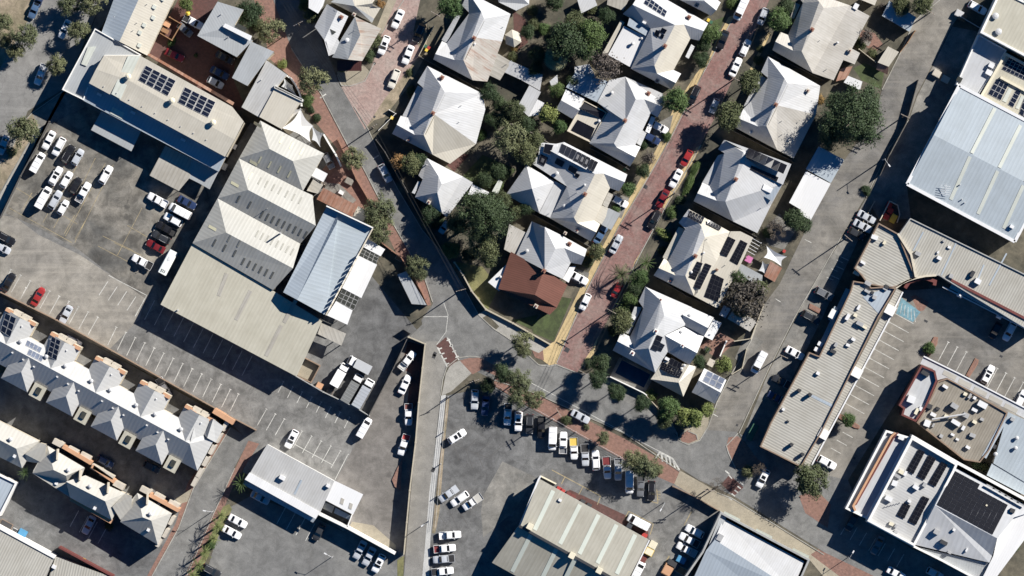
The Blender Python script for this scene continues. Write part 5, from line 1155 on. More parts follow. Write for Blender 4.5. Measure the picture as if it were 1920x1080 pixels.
# ------------------------------------------------------------------ office at the bottom left
b = Bld('office', 'long office with ribbed grey roof, bright white gutter band and blue awning', 'office', (548, 900), rot=28)
b.hip(facets('', '501,833,4.5 627,902,4.5 600,962,4.2 468,888,4.2'), F_('0.1.2.3'), 'light_rib', 'wall_white', inset=.1)
b.slab(facets('', '468,886,4.5 600,960,4.5 592,973,4.5 459,899,4.5'), 'zinc_bright', .3, name='gutter_band')
b.slab(facets('', '460,899,3.2 592,973,3.2 587,980,2.9 455,908,2.9'), 'blue_roof', .1, name='awning')
b.slab(facets('', '627,901,4.3 681,927,4.3 662,965,4.25 610,938,4.25'), 'zinc_bright', .2, wall='wall_white', name='annex_roof')
for q in ((642, 941, 4), (658, 950, 4)): b.quadgrid([(q[0]-2, q[1]-8), (q[0]+4, q[1]-5), (q[0]+1, q[1]+6), (q[0]-5, q[1]+3)], 1, 1, 'skylight', 'fibro', gap=.02, lift=.08)
b.slab(facets('', '607,940,2.6 627,950,2.6 622,962,2.6 603,952,2.6'), 'cream_roof', .15, name='screen_roof'); b.slab(facets('', '629,952,2.6 660,968,2.6 655,975,2.6 626,962,2.6'), 'bluegrey_roof', .15, name='screen_roof')
mb = MB(); mb.up([W(*p, .35) for p in ((605, 938), (661, 966), (650, 988), (598, 962))]); part('yard_floor', mb, 'dark_roof', b.root, uv=True)
mb = MB(); mb.ribbon([W(660, 965, 3.5), W(651, 988, 3.5)], .2, 0, 3.6); part('wall', mb, 'wall_white', b.root)
mb = MB(); mb.ribbon([W(598, 963, 4), W(651, 989, 4), W(741, 1038, 4)], .7, 0, 3.6); part('parapet', mb, 'wall_white', b.root)
b.box(529, 896, 1.4, .9, .9); b.box(615, 911, .9, .7, .8); b.slab(facets('', '564,899,4.5 567,901,4.5 554,928,4.25 550,926,4.25'), 'bluegrey_roof', .05, name='roof_strip')

# ------------------------------------------------------------------ apartment rows
U, Vv = Vector((.88, .475)), Vector((-.475, .88))
A0 = Vector((95, 691.2))
def ap(al, pe, z): p = A0 + U*al + Vv*pe; return (p.x, p.y, z)
b = Bld('apartment_building', 'upper apartment terrace row with white cross gables and orange end walls', 'apartments', (200, 745), rot=28)
E1, R1 = 7.0, 9.6
RK = (R1-E1)/33.0
b.hip([ap(-150, 0, R1), ap(296, 0, R1), ap(296, -33, E1), ap(-150, -33, E1), ap(-150, 38, R1-RK*38), ap(300, 38, R1-RK*38), ap(333, -33, E1), ap(333, 38, E1)], F_('0.1.2.3 4.5.1.0 1.6.2 1.5.7 1.7.6'), 'apart_roof', 'wall_cream', inset=.2)
for k in range(-1, 4):
    a = 95.5*k
    b.hip([ap(a, 0, R1), ap(a, -56, R1), ap(a+32, -59, E1), ap(a+32, -33, E1), ap(a-32, -33, E1), ap(a-32, -59, E1)], F_('0.1.2.3 1.0.4.5'), 'apart_roof', 'wall_cream', name='gable_roof', inset=.1)
    for da, wd in ((-24, 15), (24, 15)):
        LL = [W(*ap(a+da-wd/2, -58.5, E1+.8)), W(*ap(a+da+wd/2, -58.5, E1+.8))]; mb = MB(); mb.ribbon(LL, .85, E1+.5, E1+.9); part('parapet', mb, 'orange_render', b.root); mb = MB(); mb.ribbon(LL, .8, 0, E1+.5); part('end_wall', mb, 'wall_cream', b.root)
    for da in (-9, 9):
        mb = MB(); c = W(*ap(a+da, -60, E1+.2)); mb.box((c.x, c.y), 2.0, 1.5, 0, E1+.25, -28); part('balcony', mb, 'stone_pale', b.root)
    mb = MB(); mb.ribbon([W(*ap(a-16, -59, E1+.5)), W(*ap(a+16, -59, E1+.5))], .5, 0, E1+.45); part('parapet', mb, 'stone_pale', b.root)
    c = a+50
    if k < 3 or True:
        w0 = 28
        if c+28 < 300: b.hip([ap(c, 2, R1-.15), ap(c, 32, R1-.15), ap(c+w0, 60, E1), ap(c+w0, 30, E1+.05), ap(c-w0, 30, E1+.05), ap(c-w0, 60, E1)], F_('0.1.2.3 1.0.4.5 1.5.2'), 'apart_roof', 'wall_cream', name='wing_roof', inset=.15)
        f0 = c+32
        if f0+26 < 330:
            b.slab([ap(f0, 36, E1+.3), ap(f0+25, 36, E1+.3), ap(f0+25, 63, E1+.1), ap(f0, 63, E1+.1)], 'shed_cream', .3, wall='wall_cream', name='flat_roof')
            q = ap(f0+13, 48, 0); b.box(q[0], q[1], 1.1, 1.7, .35, 'skylight', 'roof_glass', z=E1+.25)
    for al, pe in ((a+22, -18), (a+78, -16)):
        if al < 300: q = ap(al, pe, 0); b.vent(q[0], q[1], .55, 1.1)
    for al, pe in ((a+18, 8), (a+42, 10), (a+66, 12)):
        if al < 290: q = ap(al, pe, 0); b.box(q[0], q[1], .45, .25, .3, 'roof_vent', 'white_metal')
    q = ap(a+10, -44, 0); b.vent(q[0], q[1], .25, .4)
q = [ap(296, -2, R1-.2), ap(284, -52, R1-.2), ap(306, -50, E1), ap(312, -20, E1), ap(268, -30, E1+.2), ap(266, -50, E1)]
b.hip(q, F_('0.1.2.3 1.0.4.5'), 'apart_roof', 'wall_cream', name='gable_roof', inset=.1)
q = [ap(320, -25, R1-1), ap(313, -62, R1-1), ap(338, -58, E1), ap(338, -25, E1), ap(306, -30, E1), ap(304, -56, E1)]
b.hip(q, F_('0.1.2.3 1.0.4.5'), 'apart_roof', 'wall_cream', name='gable_roof', inset=.1)
mb = MB(); mb.ribbon([W(*ap(306, -76, E1)), W(*ap(350, -74, E1))], 1.2, 0, E1+.6); part('parapet', mb, 'orange_render', b.root)
mb = MB(); mb.ribbon([W(*ap(262, -54, E1)), W(*ap(280, -54, E1))], 1.0, 0, E1+.6); part('parapet', mb, 'orange_render', b.root)
for pe in (-60, -35, -10, 15, 40, 58):
    mb = MB(); c = W(*ap(338, pe, E1)); mb.box((c.x, c.y), .9, 2.4, 0, E1, -28); part('balcony', mb, 'stone_pale', b.root)
b.solar('02', '40,185 122,225 78,370 2,322', 3, 2, 'solar_blue'); b.solar('02', '388,362 455,395 425,545 352,505', 4, 2, 'solar_blue')
b.solar('02', '205,388 318,448 300,487 188,430', 1, 4, 'solar_grey'); b.solar('02', '220,455 332,512 312,555 200,497', 1, 4, 'solar_grey'); b.solar('02', '345,470 365,478 340,530 330,512', 1, 1, 'solar_blue')
# lower row
b = Bld('apartment_building', 'lower apartment terrace row stepping down beside the palm lane', 'apartments', (200, 920), rot=28)
def stp(s): return tp('03', s)
E2, R2 = 6.0, 8.4
def blk(s, F, mat='apart_old'): b.hip([(x, y, {0: E2, 1: R2}[int(z)]) for x, y, z in stp(s)], F_(F), mat, 'wall_cream', fascia=.5, inset=.15)
blk('-60,-110,0 292,68,0 122,125,1 -40,40,1 165,272,0 -80,150,0', '0.1.2.3 1.4.2 3.2.4.5')
blk('356,103,0 635,268,0 495,328,1 402,285,1 610,335,0 505,378,0 540,500,0 245,310,0 250,288,0', '0.1.2.3 1.4.5.2 3.2.5.6.7 0.3.7.8')
blk('500,370,0 640,325,0 938,460,0 790,520,1 495,372,1 838,662,0 525,490,0', '1.2.3.4 2.5.3 4.3.5.6')
blk('1030,458,0 1290,610,0 1135,665,1 1070,640,1 1182,845,0 902,675,0 975,520,0', '0.1.2.3 1.4.2 3.2.4.5 0.3.5.6')
b.hip([(x, y, z) for x, y, z in stp('188,165,7.6 292,78,6.0 348,95,7.6 332,242,5.8 200,220,5.8')], F_('0.1.2.3 0.3.4'), 'apart_old', 'wall_cream', name='link_roof', inset=.15)
b.hip([(x, y, z) for x, y, z in stp('842,560,7.4 938,462,6.0 988,480,7.4 985,632,5.6 905,662,5.8')], F_('0.1.2.3 0.3.4'), 'apart_old', 'wall_cream', name='link_roof', inset=.15)
for s in ('470,108 685,235', '690,255 860,375', '1120,470 1340,590', '700,262 850,345'):
    (x0, y0), (x1, y1) = [T('03', *p) for p in pts(s)]
    mb = MB(); mb.ribbon([W(x0, y0, E2+.5), W(x1, y1, E2+.5)], .9, 0, E2+.5); part('parapet', mb, 'orange_render' if s[0] != '7' else 'stone_pale', b.root)
(x0, y0), (x1, y1) = T('03', 528, 495), T('03', 838, 672); mb = MB(); mb.ribbon([W(x0, y0, E2-.5), W(x1, y1, E2-.5)], 1.2, 0, E2-.6); part('balcony', mb, 'orange_render', b.root)
for q in ((435, 85), (545, 140), (640, 185), (720, 275), (790, 325), (890, 400), (1090, 440), (1190, 490), (1300, 545)):
    x, y = T('03', *q); mb = MB(); c = W(x, y, E2); mb.box((c.x, c.y), 2.6, 1.3, 0, E2-.1, -28); part('balcony', mb, 'stone_pale', b.root)
for q in ((80, 55), (512, 285), (675, 408), (1128, 615)): x, y = T('03', *q); b.vent(x, y, .55, 1.1)
for q in ((108, 182), (710, 572), (1112, 735), (422, 385), (1190, 545)): x, y = T('03', *q); b.box(x, y, .7, .7, .4, 'skylight', 'white_metal')
for (x, y) in ((1285, 665), (1240, 760), (1190, 830)): px, py = T('03', x, y); mb = MB(); c = W(px, py, E2); mb.box((c.x, c.y), .8, 2.2, 0, E2-.3, -28); part('balcony', mb, 'stone_pale', b.root)
for q in ((430, 165, 45), (600, 320, 45), (810, 415, 45), (1105, 500, 60)):
    x, y = T('03', q[0], q[1]); mb = MB(); a = W(x, y-9, R2+.3); c = W(x-1, y+11, R2+.3); mb.ribbon([a, c], .35, 5.0, R2+.2); part('fire_wall', mb, 'wall_cream', b.root)
# bottom left corner buildings
b = Bld('hall', 'tan ribbed hall roof in the bottom left corner with white edge gutter', 'hall', (45, 1050), rot=28)
b.hip(facets('', '-30,975,5.0 102,1046,5.0 70,1120,5.6 -60,1060,5.6'), F_('0.1.2.3'), 'tan_rib', 'wall_white', inset=.05); mb = MB(); mb.ribbon([W(-30, 973, 5.3), W(103, 1045, 5.3)], .8, 0, 5.3); part('parapet', mb, 'wall_white', b.root)
b.hip(facets('', '104,1044,4.6 210,1082,4.6 190,1130,5.0 80,1120,5.0'), F_('0.1.2.3'), 'tan_rib', 'wall_white', inset=.05); mb = MB(); mb.ribbon([W(110, 1026, 4.9), W(212, 1081, 4.9)], .4, 0, 4.9); part('parapet', mb, 'wall_maroon', b.root)
b.box(101, 1063, 1.0, .8, .9)
b = Bld('house', 'grey roofed annex at the left edge beside the shaded courtyard', 'house', (5, 930), rot=28)
b.parapet([(-40, 870), (32, 905), (0, 968), (-60, 950)], 5.0, .4, .4, 'bluegrey_roof', 'wall_white')
# ------------------------------------------------------------------ shops and halls on the right
ACN = [0]
def acs(b, t, L, h=.9, sx=1.5, sy=1.0):
    for q in L:
        x, y = T(t, q[0], q[1]); k = q[2] if len(q) > 2 else 1.0; ACN[0] += 1; b.box(x, y, sx*k*(1, .8, 1.15, .7)[ACN[0] % 4], sy*k*(1, .9, .75, 1.1, .8)[ACN[0] % 5], h*k, mat=('white_metal', 'white_metal', 'plant_grey', 'dark_metal', 'white_metal', 'cream_metal', 'plant_grey')[ACN[0] % 7], rot=GR+(0, 0, 4, -7, 90)[ACN[0] % 5])
b = Bld('hall', 'large pale blue ribbed hall with cream translucent strips at the right edge', 'hall', (1840, 310), rot=28)
b.hip(facets('', '1799,161,8.0 2000,267,8.0 1952,357,9.2 1751,253,9.2 1902,452,8.0 1701,344,8.0'), F_('0.1.2.3 3.2.4.5'), 'blue_roof', 'wall_white', fascia=.5, inset=.1)
for (x0, y0), (x1, y1), (x2, y2) in (((1867, 200), (1820, 291), (1781, 378)), ((1915, 232), (1872, 318), (1832, 405)), ((1968, 252), (1920, 345), (1880, 432))):
    for (a, c) in (((x0, y0), (x1, y1)), ((x1, y1), (x2, y2))):
        k = .03; P = [(a[0]+(c[0]-a[0])*k, a[1]+(c[1]-a[1])*k), (c[0]-(c[0]-a[0])*.04, c[1]-(c[1]-a[1])*.04)]
        Q = [(P[0][0]-3, P[0][1]-1.5), (P[0][0]+3, P[0][1]+1.5), (P[1][0]+3, P[1][1]+1.5), (P[1][0]-3, P[1][1]-1.5)]
        b.quadgrid(Q, 1, 1, 'translucent_strip', 'translucent', gap=.005, lift=.05, frame=False)
for s in ('1701,345 1903,453', '1799,160 1701,345', '1903,453 1960,345', '1799,160 2000,266'):
    P = pts(s); mb = MB(); mb.ribbon([W(*p, 8.3) for p in P], .75, 7.2, 8.2); part('gutter', mb, 'white_metal', b.root)
acs(b, '31', ((1830, 620, .8),)); mb = MB(); c = W(1773, 355, 9); 
for i in range(5): mb.tube((c.x-1.2, c.y-1+i*.5, 9.0), (c.x+1.2, c.y-1.4+i*.5, 9.1), .05, n=5)
mb.tube((c.x, c.y-1.3, 8.6), (c.x, c.y+1.3, 9.5), .06, n=6); part('antenna', mb, 'white_metal', b.root)
for q in ((1440, 305), (1455, 415), (1475, 440)): x, y = T('31', *q); b.pipe(x, y, .6, .15)
b = Bld('hall', 'tan flat roofed hall cut by the top right corner', 'hall', (1890, 40), rot=28)
b.parapet([(1876, -20), (1838, 61), (1960, 126), (2000, 40)], 8.2, .3, .5, 'shed_cream', 'wall_white')
for q in ((1705, 120), (1728, 238)): x, y = T('30', *q); b.vent(x, y, .8, .8)
b = Bld('shop', 'low white roofed annex shaded by the tan hall at upper right', 'shop', (1840, 125), rot=28)
b.parapet([(1835, 64), (1888, 94), (1834, 181), (1793, 158)], 5.2, .3, .3, 'membrane', 'wall_white'); b.box(1859, 123, 1.3, 1.0, 1.0); b.box(1855, 136, 1.6, 1.2, .8); b.box(1799, 149, 1.2, 1.2, .5, 'skylight', 'roof_glass')
b = Bld('shop', 'cream parapet building covered with blue solar arrays at the right edge', 'shop', (1890, 160), rot=28)
b.parapet([(1885, 98), (1837, 181), (1960, 250), (2000, 160)], 5.6, .6, .6, 'shed_cream', 'cream_metal', 'cream_metal')
b.solar('30', '1812,425 2010,520 1965,620 1752,518', 4, 7, 'solar_blue', gap=.05); b.solar('30', '1715,588 1805,635 1745,755 1648,705', 3, 3, 'solar_blue', gap=.05); b.solar('30', '1862,670 1900,690 1838,808 1798,785', 4, 1, 'solar_blue', gap=.05); b.solar('30', '1925,720 2000,760 1940,900 1880,855', 3, 2, 'solar_blue', gap=.05)
b.slab(tp('30', '1805,660,5.7 1830,670,5.7 1785,770,5.7 1755,755,5.7'), 'translucent', .05, name='skylight'); b.slab(tp('30', '1900,715,5.7 1925,725,5.7 1880,820,5.7 1855,810,5.7'), 'translucent', .05, name='skylight')
for s in ('1876,145 1960,190',): P = pts(s); mb = MB(); mb.ribbon([W(*p, 6.3) for p in P], .5, 5, 6.2); part('parapet', mb, 'cream_metal', b.root)
# long L shaped row of shops
b = Bld('shop_row', 'L shaped row of shops with brown ribbed roofs and many white air conditioners', 'shops', (1640, 560), rot=28)
b.parapet([T('31', *p) for p in ((830, 590), (978, 672), (1112, 1005), (1045, 1030), (960, 1075), (770, 1085), (700, 985), (648, 932))], 5.0, .6, .3, 'tan_rib', 'wall_brown', uvdir=-28)
b.parapet([T('31', *p) for p in ((1068, 555), (2000, 1010), (1990, 1420), (1280, 985), (1112, 1005), (985, 672))], 5.0, .35, .25, 'tan_rib', 'wall_grey', uvdir=-118)
b.parapet([T('32', *p) for p in ((640, -55), (965, 0), (835, 215), (600, 690), (400, 1090), (250, 1345), (-60, 1190), (20, 1010), (310, 480), (385, 510), (620, 20))], 5.0, .6, .3, 'tan_rib', 'wall_brown', uvdir=-28)
b.slab(tp('32', '965,5,4.2 1012,30,4.1 905,245,4.1 850,215,4.2'), 'tan_rib', .2, name='verandah_roof'); b.slab(tp('32', '850,215,4.2 905,245,4.1 458,1085,4.1 405,1058,4.2'), 'tan_rib', .2, name='verandah_roof')
b.slab(tp('32', '405,1058,4.2 458,1085,4.1 320,1340,4.1 262,1310,4.2'), 'tan_rib', .2, name='verandah_roof')
mb = MB(); mb.ribbon([W(*T('32', *p), 4.4) for p in ((1012, 30), (905, 245), (458, 1085), (325, 1335))], .35, 3.6, 4.35); part('fascia', mb, 'white_metal', b.root)
for q in ((918, 165), (668, 635), (418, 1095)): x, y = T('32', *q); b.box(x, y, 2.3, 2.3, 1.4, 'sign_block', 'wall_white', z=4.0)
b.slab(tp('32', '710,65,5.06 935,-20,5.06 905,60,5.06 835,200,5.06'), 'bluegrey_roof', .04, name='roof_patch', label='blue grey replaced sheets at the roof end')
b.slab(tp('32', '335,800,5.07 500,880,5.07 490,900,5.07 320,815,5.07'), 'bluegrey_roof', .04, name='roof_strip')
acs(b, '32', ((745, 25, .8), (785, 35, .6), (598, 218, 1), (655, 205, .7), (690, 268, 1), (640, 385, .9), (600, 428, .6), (510, 425, .9), (490, 475, .8), (375, 640, .8), (725, 295, .7), (800, 70, .8), (680, 145, .7), (115, 910, .6), (880, 5, .7), (150, 1000, .5)))
for q in ((238, 768), (318, 800), (180, 95+1080), (262, 168+1080)): x, y = T('32', *q); b.box(x, y, .7, .7, 1.5, 'exhaust_stack', 'dark_metal')
acs(b, '31', ((800, 700, .9), (873, 740, .8), (1125, 822, .9), (1285, 855, .9), (712, 890, .7), (1375, 990, .9), (1535, 975, 1.0), (1575, 1030, 1.2), (665, 970, .9), (1318, 728, .5), (1360, 775, .5), (1275, 812, .5), (750, 1045, .9), (890, 1070, .9)))
for s in ('1165,660 1090,800', '1410,745 1300,985', '1620,905 1565,1040', '1790,820 1660,1060'):
    P = [T('31', *p) for p in pts(s)]; mb = MB(); mb.ribbon([W(*p, 5.1) for p in P], .35, 5.0, 5.07); part('roof_strip', mb, 'bluegrey_roof', b.root, uv=True)
mb = MB(); mb.ribbon([W(*T('31', *p), 5.9) for p in ((975, 672), (1075, 830), (1110, 1000))], .5, 4.9, 5.8); part('fire_wall', mb, 'wall_cream', b.root)
# front awning of the row towards the lane
b.slab(tp('32', '585,0,3.6 625,20,3.6 392,510,3.6 350,490,3.4'), 'grey_roof', .2, name='awning'); b.slab(tp('32', '500,135,3.7 530,150,3.7 500,260,3.6 450,235,3.6'), 'blue_roof', .05, name='awning_panel')
b.box(1562, 589, 1.6, 2.2, 1.2, 'sign_block', 'wall_white', z=3.2); b.box(1538, 645, 1.2, 1.0, 1.0, z=3.4); b.box(1531, 655, 1.0, 1.0, .9, z=3.4)
# curved entry and east fascia
ent = [T('31', *p) for p in ((960, 1080), (1005, 1045), (1060, 1020), (1110, 1005), (1180, 990), (1262, 985))]
mb = MB(); mb.ribbon([W(*p, 5.6) for p in ent], .45, 0, 5.6); part('curved_wall', mb, 'wall_cream', b.root)
mb = MB(); mb.ribbon([W(*T('31', *p), 5.0) for p in ((1030, 1080), (1060, 1035), (1110, 1018), (1180, 1005), (1255, 1030), (1250, 1060))], .8, 0, 4.6); part('entry_wall', mb, 'wall_maroon', b.root)
b.slab([T('32', *p)+(4.0,) for p in ((1400, -60), (2000, 262), (1990, 330), (1360, 0))], 'membrane', .25, name='verandah_roof')
mb = MB(); mb.ribbon([W(*T('32', *p), 5.4) for p in ((1375, -60), (2000, 265))], .6, 3.8, 5.35); part('fascia', mb, 'wall_maroon', b.root)
mb = MB(); mb.ribbon([W(*T('32', *p), 4.2) for p in ((1310, -10), (1990, 335))], .3, 3.4, 4.1); part('fascia', mb, 'white_metal', b.root)
for q in ((1440, 55), (1735, 215)): x, y = T('32', *q); b.box(x, y, 1.3, 1.0, .6, 'sign_block', 'white_metal', z=4.0, taper=.3)
# service yard behind the row
b = Bld('service_yard', 'walled service yard with red and yellow bins behind the row of shops', 'yard', (1670, 402)); mb = MB()
mb.ribbon([W(*T('31', *p)) for p in ((835, 575), (910, 430), (970, 460), (985, 530), (965, 590))], .2, 0, 2.0); part('wall', mb, 'wall_cream', b.root)
for i, (x, y, m) in enumerate(((905, 460, 'red_paint'), (915, 500, 'red_paint'), (885, 545, 'red_paint'), (938, 560, 'yellow_paint'))):
    px, py = T('31', x, y); bin_box('waste_bin', ['red waste bin furthest up in the walled service yard', 'red waste bin in the middle of the walled service yard', 'red waste bin nearest the shop wall in the service yard', 'yellow waste bin in the walled service yard'][i], 'bin', px, py, 1.3, 1.3 if i < 3 else 2.0, 1.2, m, group='bins in the service yard', inner=m)
# restaurant block
b = Bld('restaurant', 'restaurant block with white roof in a maroon parapet and plant covered brown roof', 'restaurant', (1780, 760), rot=28)
b.parapet([T('32', *p) for p in ((1150, 575), (1255, 620), (1272, 695), (1190, 890), (1110, 1005), (1000, 955), (1015, 905), (980, 880))], 5.6, .8, .45, 'membrane', 'wall_maroon')
b.parapet([T('32', *p) for p in ((1275, 700), (1345, 675), (1430, 720), (1800, 935), (1660, 1220), (1590, 1310), (1470, 1290), (1115, 1010), (1190, 892))], 5.0, .4, .3, 'brown_rib', 'wall_brown', uvdir=-118)
b.hip(facets('33', '1800,-150,5.2 2000,-60,5.2 2000,420,4.6 1690,235,4.6'), F_('0.1.2.3'), 'blue_roof', 'wall_white', inset=.1)
b.slab([T('33', *p)+(4.4,) for p in ((1680, 235), (1990, 410), (1990, 510), (1640, 325))], 'blue_roof', .2, name='verandah_roof')
b.slab([T('32', *p)+(4.2,) for p in ((1168, 512), (1430, 640), (1940, 905), (1940, 985), (1420, 715), (1345, 672), (1270, 690), (1235, 605), (1142, 568))], 'membrane', .25, name='verandah_roof')
for i in range(5):
    x, y = T('32', 1330+i*115, 610+i*62); b.quadgrid([(x-2, y+1), (x+22, y+13), (x+18, y+21), (x-6, y+9)], 1, 1, 'verandah_panel', 'tan_rib', z=4.2, lift=.06, gap=.02, frame=False)
mb = MB(); mb.ribbon([W(*T('32', *p), 4.6) for p in ((1168, 512), (1430, 640), (1940, 905))], .3, 3.8, 4.5); part('fascia', mb, 'white_metal', b.root)
acs(b, '32', ((1330, 740, .9), (1480, 795, .7), (1515, 810, .7), (1550, 825, .7), (1610, 875, 1.5), (1400, 885, 1.5), (1205, 885, 1.0), (1145, 905, .9), (1340, 965, .8), (1485, 955, 1.2), (1410, 1010, 1.3), (1195, 1015, 1.4), (1240, 1030, .6), (1275, 905, .7), (1550, 915, .8), (1550, 1005, 1.0), (1605, 985, .6), (1465, 1050, .9), (1240, 950, .8), (1835, 985, .9), (1180, 640, 1.3), (1075, 835, 1.5), (1115, 925, .9)))
acs(b, '33', ((1300, 30, .8), (1385, 20, .6), (1500, 115, .9), (1535, 25, .8), (1700, 110, .9), (1420, 55, .5)))
for q in ((1865, 45), (1855, 120), (1705, 165)): x, y = T('33', *q); b.vent(x, y, .5, .9)
mb = MB(); mb.tube(W(*T('32', 1230, 985), 6.2), W(*T('32', 1480, 945), 6.2), .2); part('duct', mb, 'galv', b.root)
mb = MB(); mb.ribbon([W(*T('33', *p), 5.1) for p in ((1790, -120), (1620, 190))], 1.2, 4.9, 5.08); part('roof_strip', mb, 'bluegrey_roof', b.root, uv=True)
# solar supermarket
b = Bld('supermarket', 'white parapet supermarket with a huge black solar field at the bottom right', 'shop', (1780, 950), rot=28)
b.parapet([T('33', *p) for p in ((885, -15), (1072, 40), (745, 655), (578, 575))], 4.4, .7, .5, 'membrane', 'wall_white', 'wall_white')
mb = MB(); mb.ribbon([W(*T('33', *p), 5.4) for p in ((955, 5), (925, 35), (640, 555), (655, 590))], .5, 4.3, 5.6); part('sign_wall', mb, 'orange_render', b.root)
mb = MB(); mb.ribbon([W(*T('33', *p), 5.2) for p in ((975, 5), (945, 40), (660, 545))], .3, 4.3, 5.3); part('sign_wall', mb, 'wall_maroon', b.root)
b.parapet([T('33', *p) for p in ((1078, 35), (1425, 240), (1398, 300), (1100, 858), (745, 668))], 6.2, 1.0, .55, 'light_rib', 'wall_white', uvdir=-28)
b.hip(facets('33', '1395,262,6.1 2010,590,6.1 1720,798,8.2 1252,550,8.2 1680,930,6.0 1660,980,6.0 1100,845,6.0 1845,640,7.0'), F_('0.1.7.2.3 3.2.4.5.6'), 'membrane', 'wall_white', inset=.1)
b.slab([T('33', *p)+(5.9,) for p in ((1845, 640), (2010, 590), (1930, 800), (1690, 1120), (1560, 1190), (1690, 930), (1720, 798))], 'zinc_bright', .3, wall='wall_white', name='annex_roof')
b.hip(facets('33', '1100,858,5.4 1660,985,5.4 1700,1040,5.0 1560,1110,4.8'), F_('0.1.2.3'), 'grey_roof', 'wall_white', inset=.1)
mb = MB(); mb.ribbon([W(*T('33', *p), 7.2) for p in ((1078, 30), (1425, 232), (2010, 548))], .7, 0, 6.9); part('parapet', mb, 'wall_white', b.root)
mb = MB(); mb.ribbon([W(*T('33', *p), 6.4) for p in ((745, 668), (1095, 858), (1300, 960), (1560, 1100))], .5, 0, 6.3); part('parapet', mb, 'wall_white', b.root)
for s, n in (('1130,128 1178,150 1090,318 1038,290', 6), ('1205,172 1262,200 1172,362 1118,335', 6), ('1300,222 1348,247 1256,412 1202,385', 6), ('1020,528 1070,552 1022,652 965,625', 4), ('1160,478 1212,500 1110,698 1052,670', 7)): b.solar('33', s, n, 2, z=6.2, lift=.3, gap=.02)
for i in range(11):   # solar field: eleven strips
    t0, t1 = i/11, (i+1)/11; n = 9 if i < 5 else 8
    def e(t, v):
        c = Vector((1265+420*t, 545+225*t)); a = c+(Vector((135, -255)) if i < 5 else Vector((115, -223))); p = a.lerp(c, v); return T('33', p.x, p.y)
    C = [e(t0+.001, 0), e(t1-.0025, 0), e(t1-.0025, 1), e(t0+.001, 1)]
    b.quadgrid(C, n, 1, 'solar_panel', 'solar_black', gap=.008, lift=.12, fr='panel_dark')
acs(b, '33', ((1000, 300, 1.0), (970, 330, 1.0), (950, 385, 1.2), (1030, 310, .8), (1265, 750, 1.1), (1320, 830, 1.0), (1060, 520, .8), (925, 690, .7), (960, 705, .7), (905, 500, 1.0), (1395, 735, .6), (1360, 905, .6), (1835, 590, .9), (1490, 885, .5), (1640, 550, .4), (960, 750, .6), (1110, 415, 1.2), (1000, 45, .8), (1175, 395, 1.0)))
for i in range(6): x, y = T('33', 880+i*22, 560-i*6); b.pipe(x, y, .5, .1)
for i in range(6): x, y = T('33', 1670+i*45, 410+i*26); b.box(x, y, 2.2, .35, .3, 'gutter_unit', 'blue_paint' if i == 9 else 'plant_grey', z=6.9)
mb = MB(); mb.ribbon([W(*T('33', *p), 6.0) for p in ((1120, 420), (1250, 495))], .9, 5.8, 5.9); part('walkway', mb, 'galv', b.root)
# ------------------------------------------------------------------ bottom centre
b = Bld('warehouse', 'green striped grey warehouse with stepped ridge at the bottom centre', 'warehouse', (1080, 1000), rot=27.5)
b.hip(facets('23', '205,352,5.6 1025,808,5.6 850,1150,6.8 60,712,6.8'), F_('0.1.2.3'), 'shed_beige', 'wall_grey', fascia=.4, inset=.1)
b.hip(facets('23', '48,705,6.3 850,1160,6.3 700,1450,3.9 -150,980,3.9'), F_('0.1.2.3'), 'shed_beige', 'wall_grey', fascia=.4, inset=.1)
mb = MB(); mb.ribbon([W(*T('23', *p), 7.2) for p in ((55, 705), (850, 1150))], .6, 5.5, 7.1); part('ridge_wall', mb, 'dark_metal', b.root)
for k, (x0, y0, x1, y1) in enumerate(((310, 440, 170, 735), (510, 545, 360, 840), (650, 620, 505, 915), (785, 695, 640, 985), (925, 770, 785, 1065))):
    b.quadgrid(tp('23', f'{x0-14},{y0-8} {x0+14},{y0+8} {x1+14},{y1+8} {x1-14},{y1-8}'), 1, 1, 'translucent_strip', 'translucent_green', gap=.004, lift=.05, frame=False)
for k, (x0, y0, x1, y1) in enumerate(((142, 770, 0, 1050), (335, 875, 200, 1150), (475, 950, 350, 1200))):
    b.quadgrid(tp('23', f'{x0-14},{y0-8} {x0+14},{y0+8} {x1+14},{y1+8} {x1-14},{y1-8}'), 1, 1, 'translucent_strip', 'translucent_green', gap=.004, lift=.05, frame=False)
for q in ((135, 710), (450, 928), (655, 1040)): x, y = T('23', *q); b.box(x, y, 1.4, 1.4, 1.8, 'exhaust_stack', 'cream_metal', z=6.3)
b.box(1050, 938, .8, .6, .5); mb = MB(); mb.ribbon([W(*T('23', *p), 5.9) for p in ((50, 720), (200, 355), (215, 330))], .4, 5, 5.85); part('gutter', mb, 'white_metal', b.root)
mb = MB(); mb.ribbon([W(*T('23', *p), 5.9) for p in ((1030, 812), (900, 1080))], .3, 5, 5.8); part('gutter', mb, 'white_metal', b.root)
b = Bld('shop', 'dark parapet building with bright white slope in the bottom right', 'shop', (1420, 1040), rot=29)
b.hip(facets('', '1356,972,5.0 1508,1053,5.0 1486,1105,6.2 1340,1012,6.2 1324,1032,6.0 1460,1140,5.0 1300,1085,5.0'), F_('0.1.2.3 3.2.5.6.4'), 'zinc', 'wall_white', inset=.1, fmats={'mats': ['bluegrey_roof'], 1: 1})
b.slab(facets('', '1352,964,5.2 1362,970,5.2 1344,1010,5.6 1326,1030,5.6'), 'grey_roof', .3, name='flat_roof')
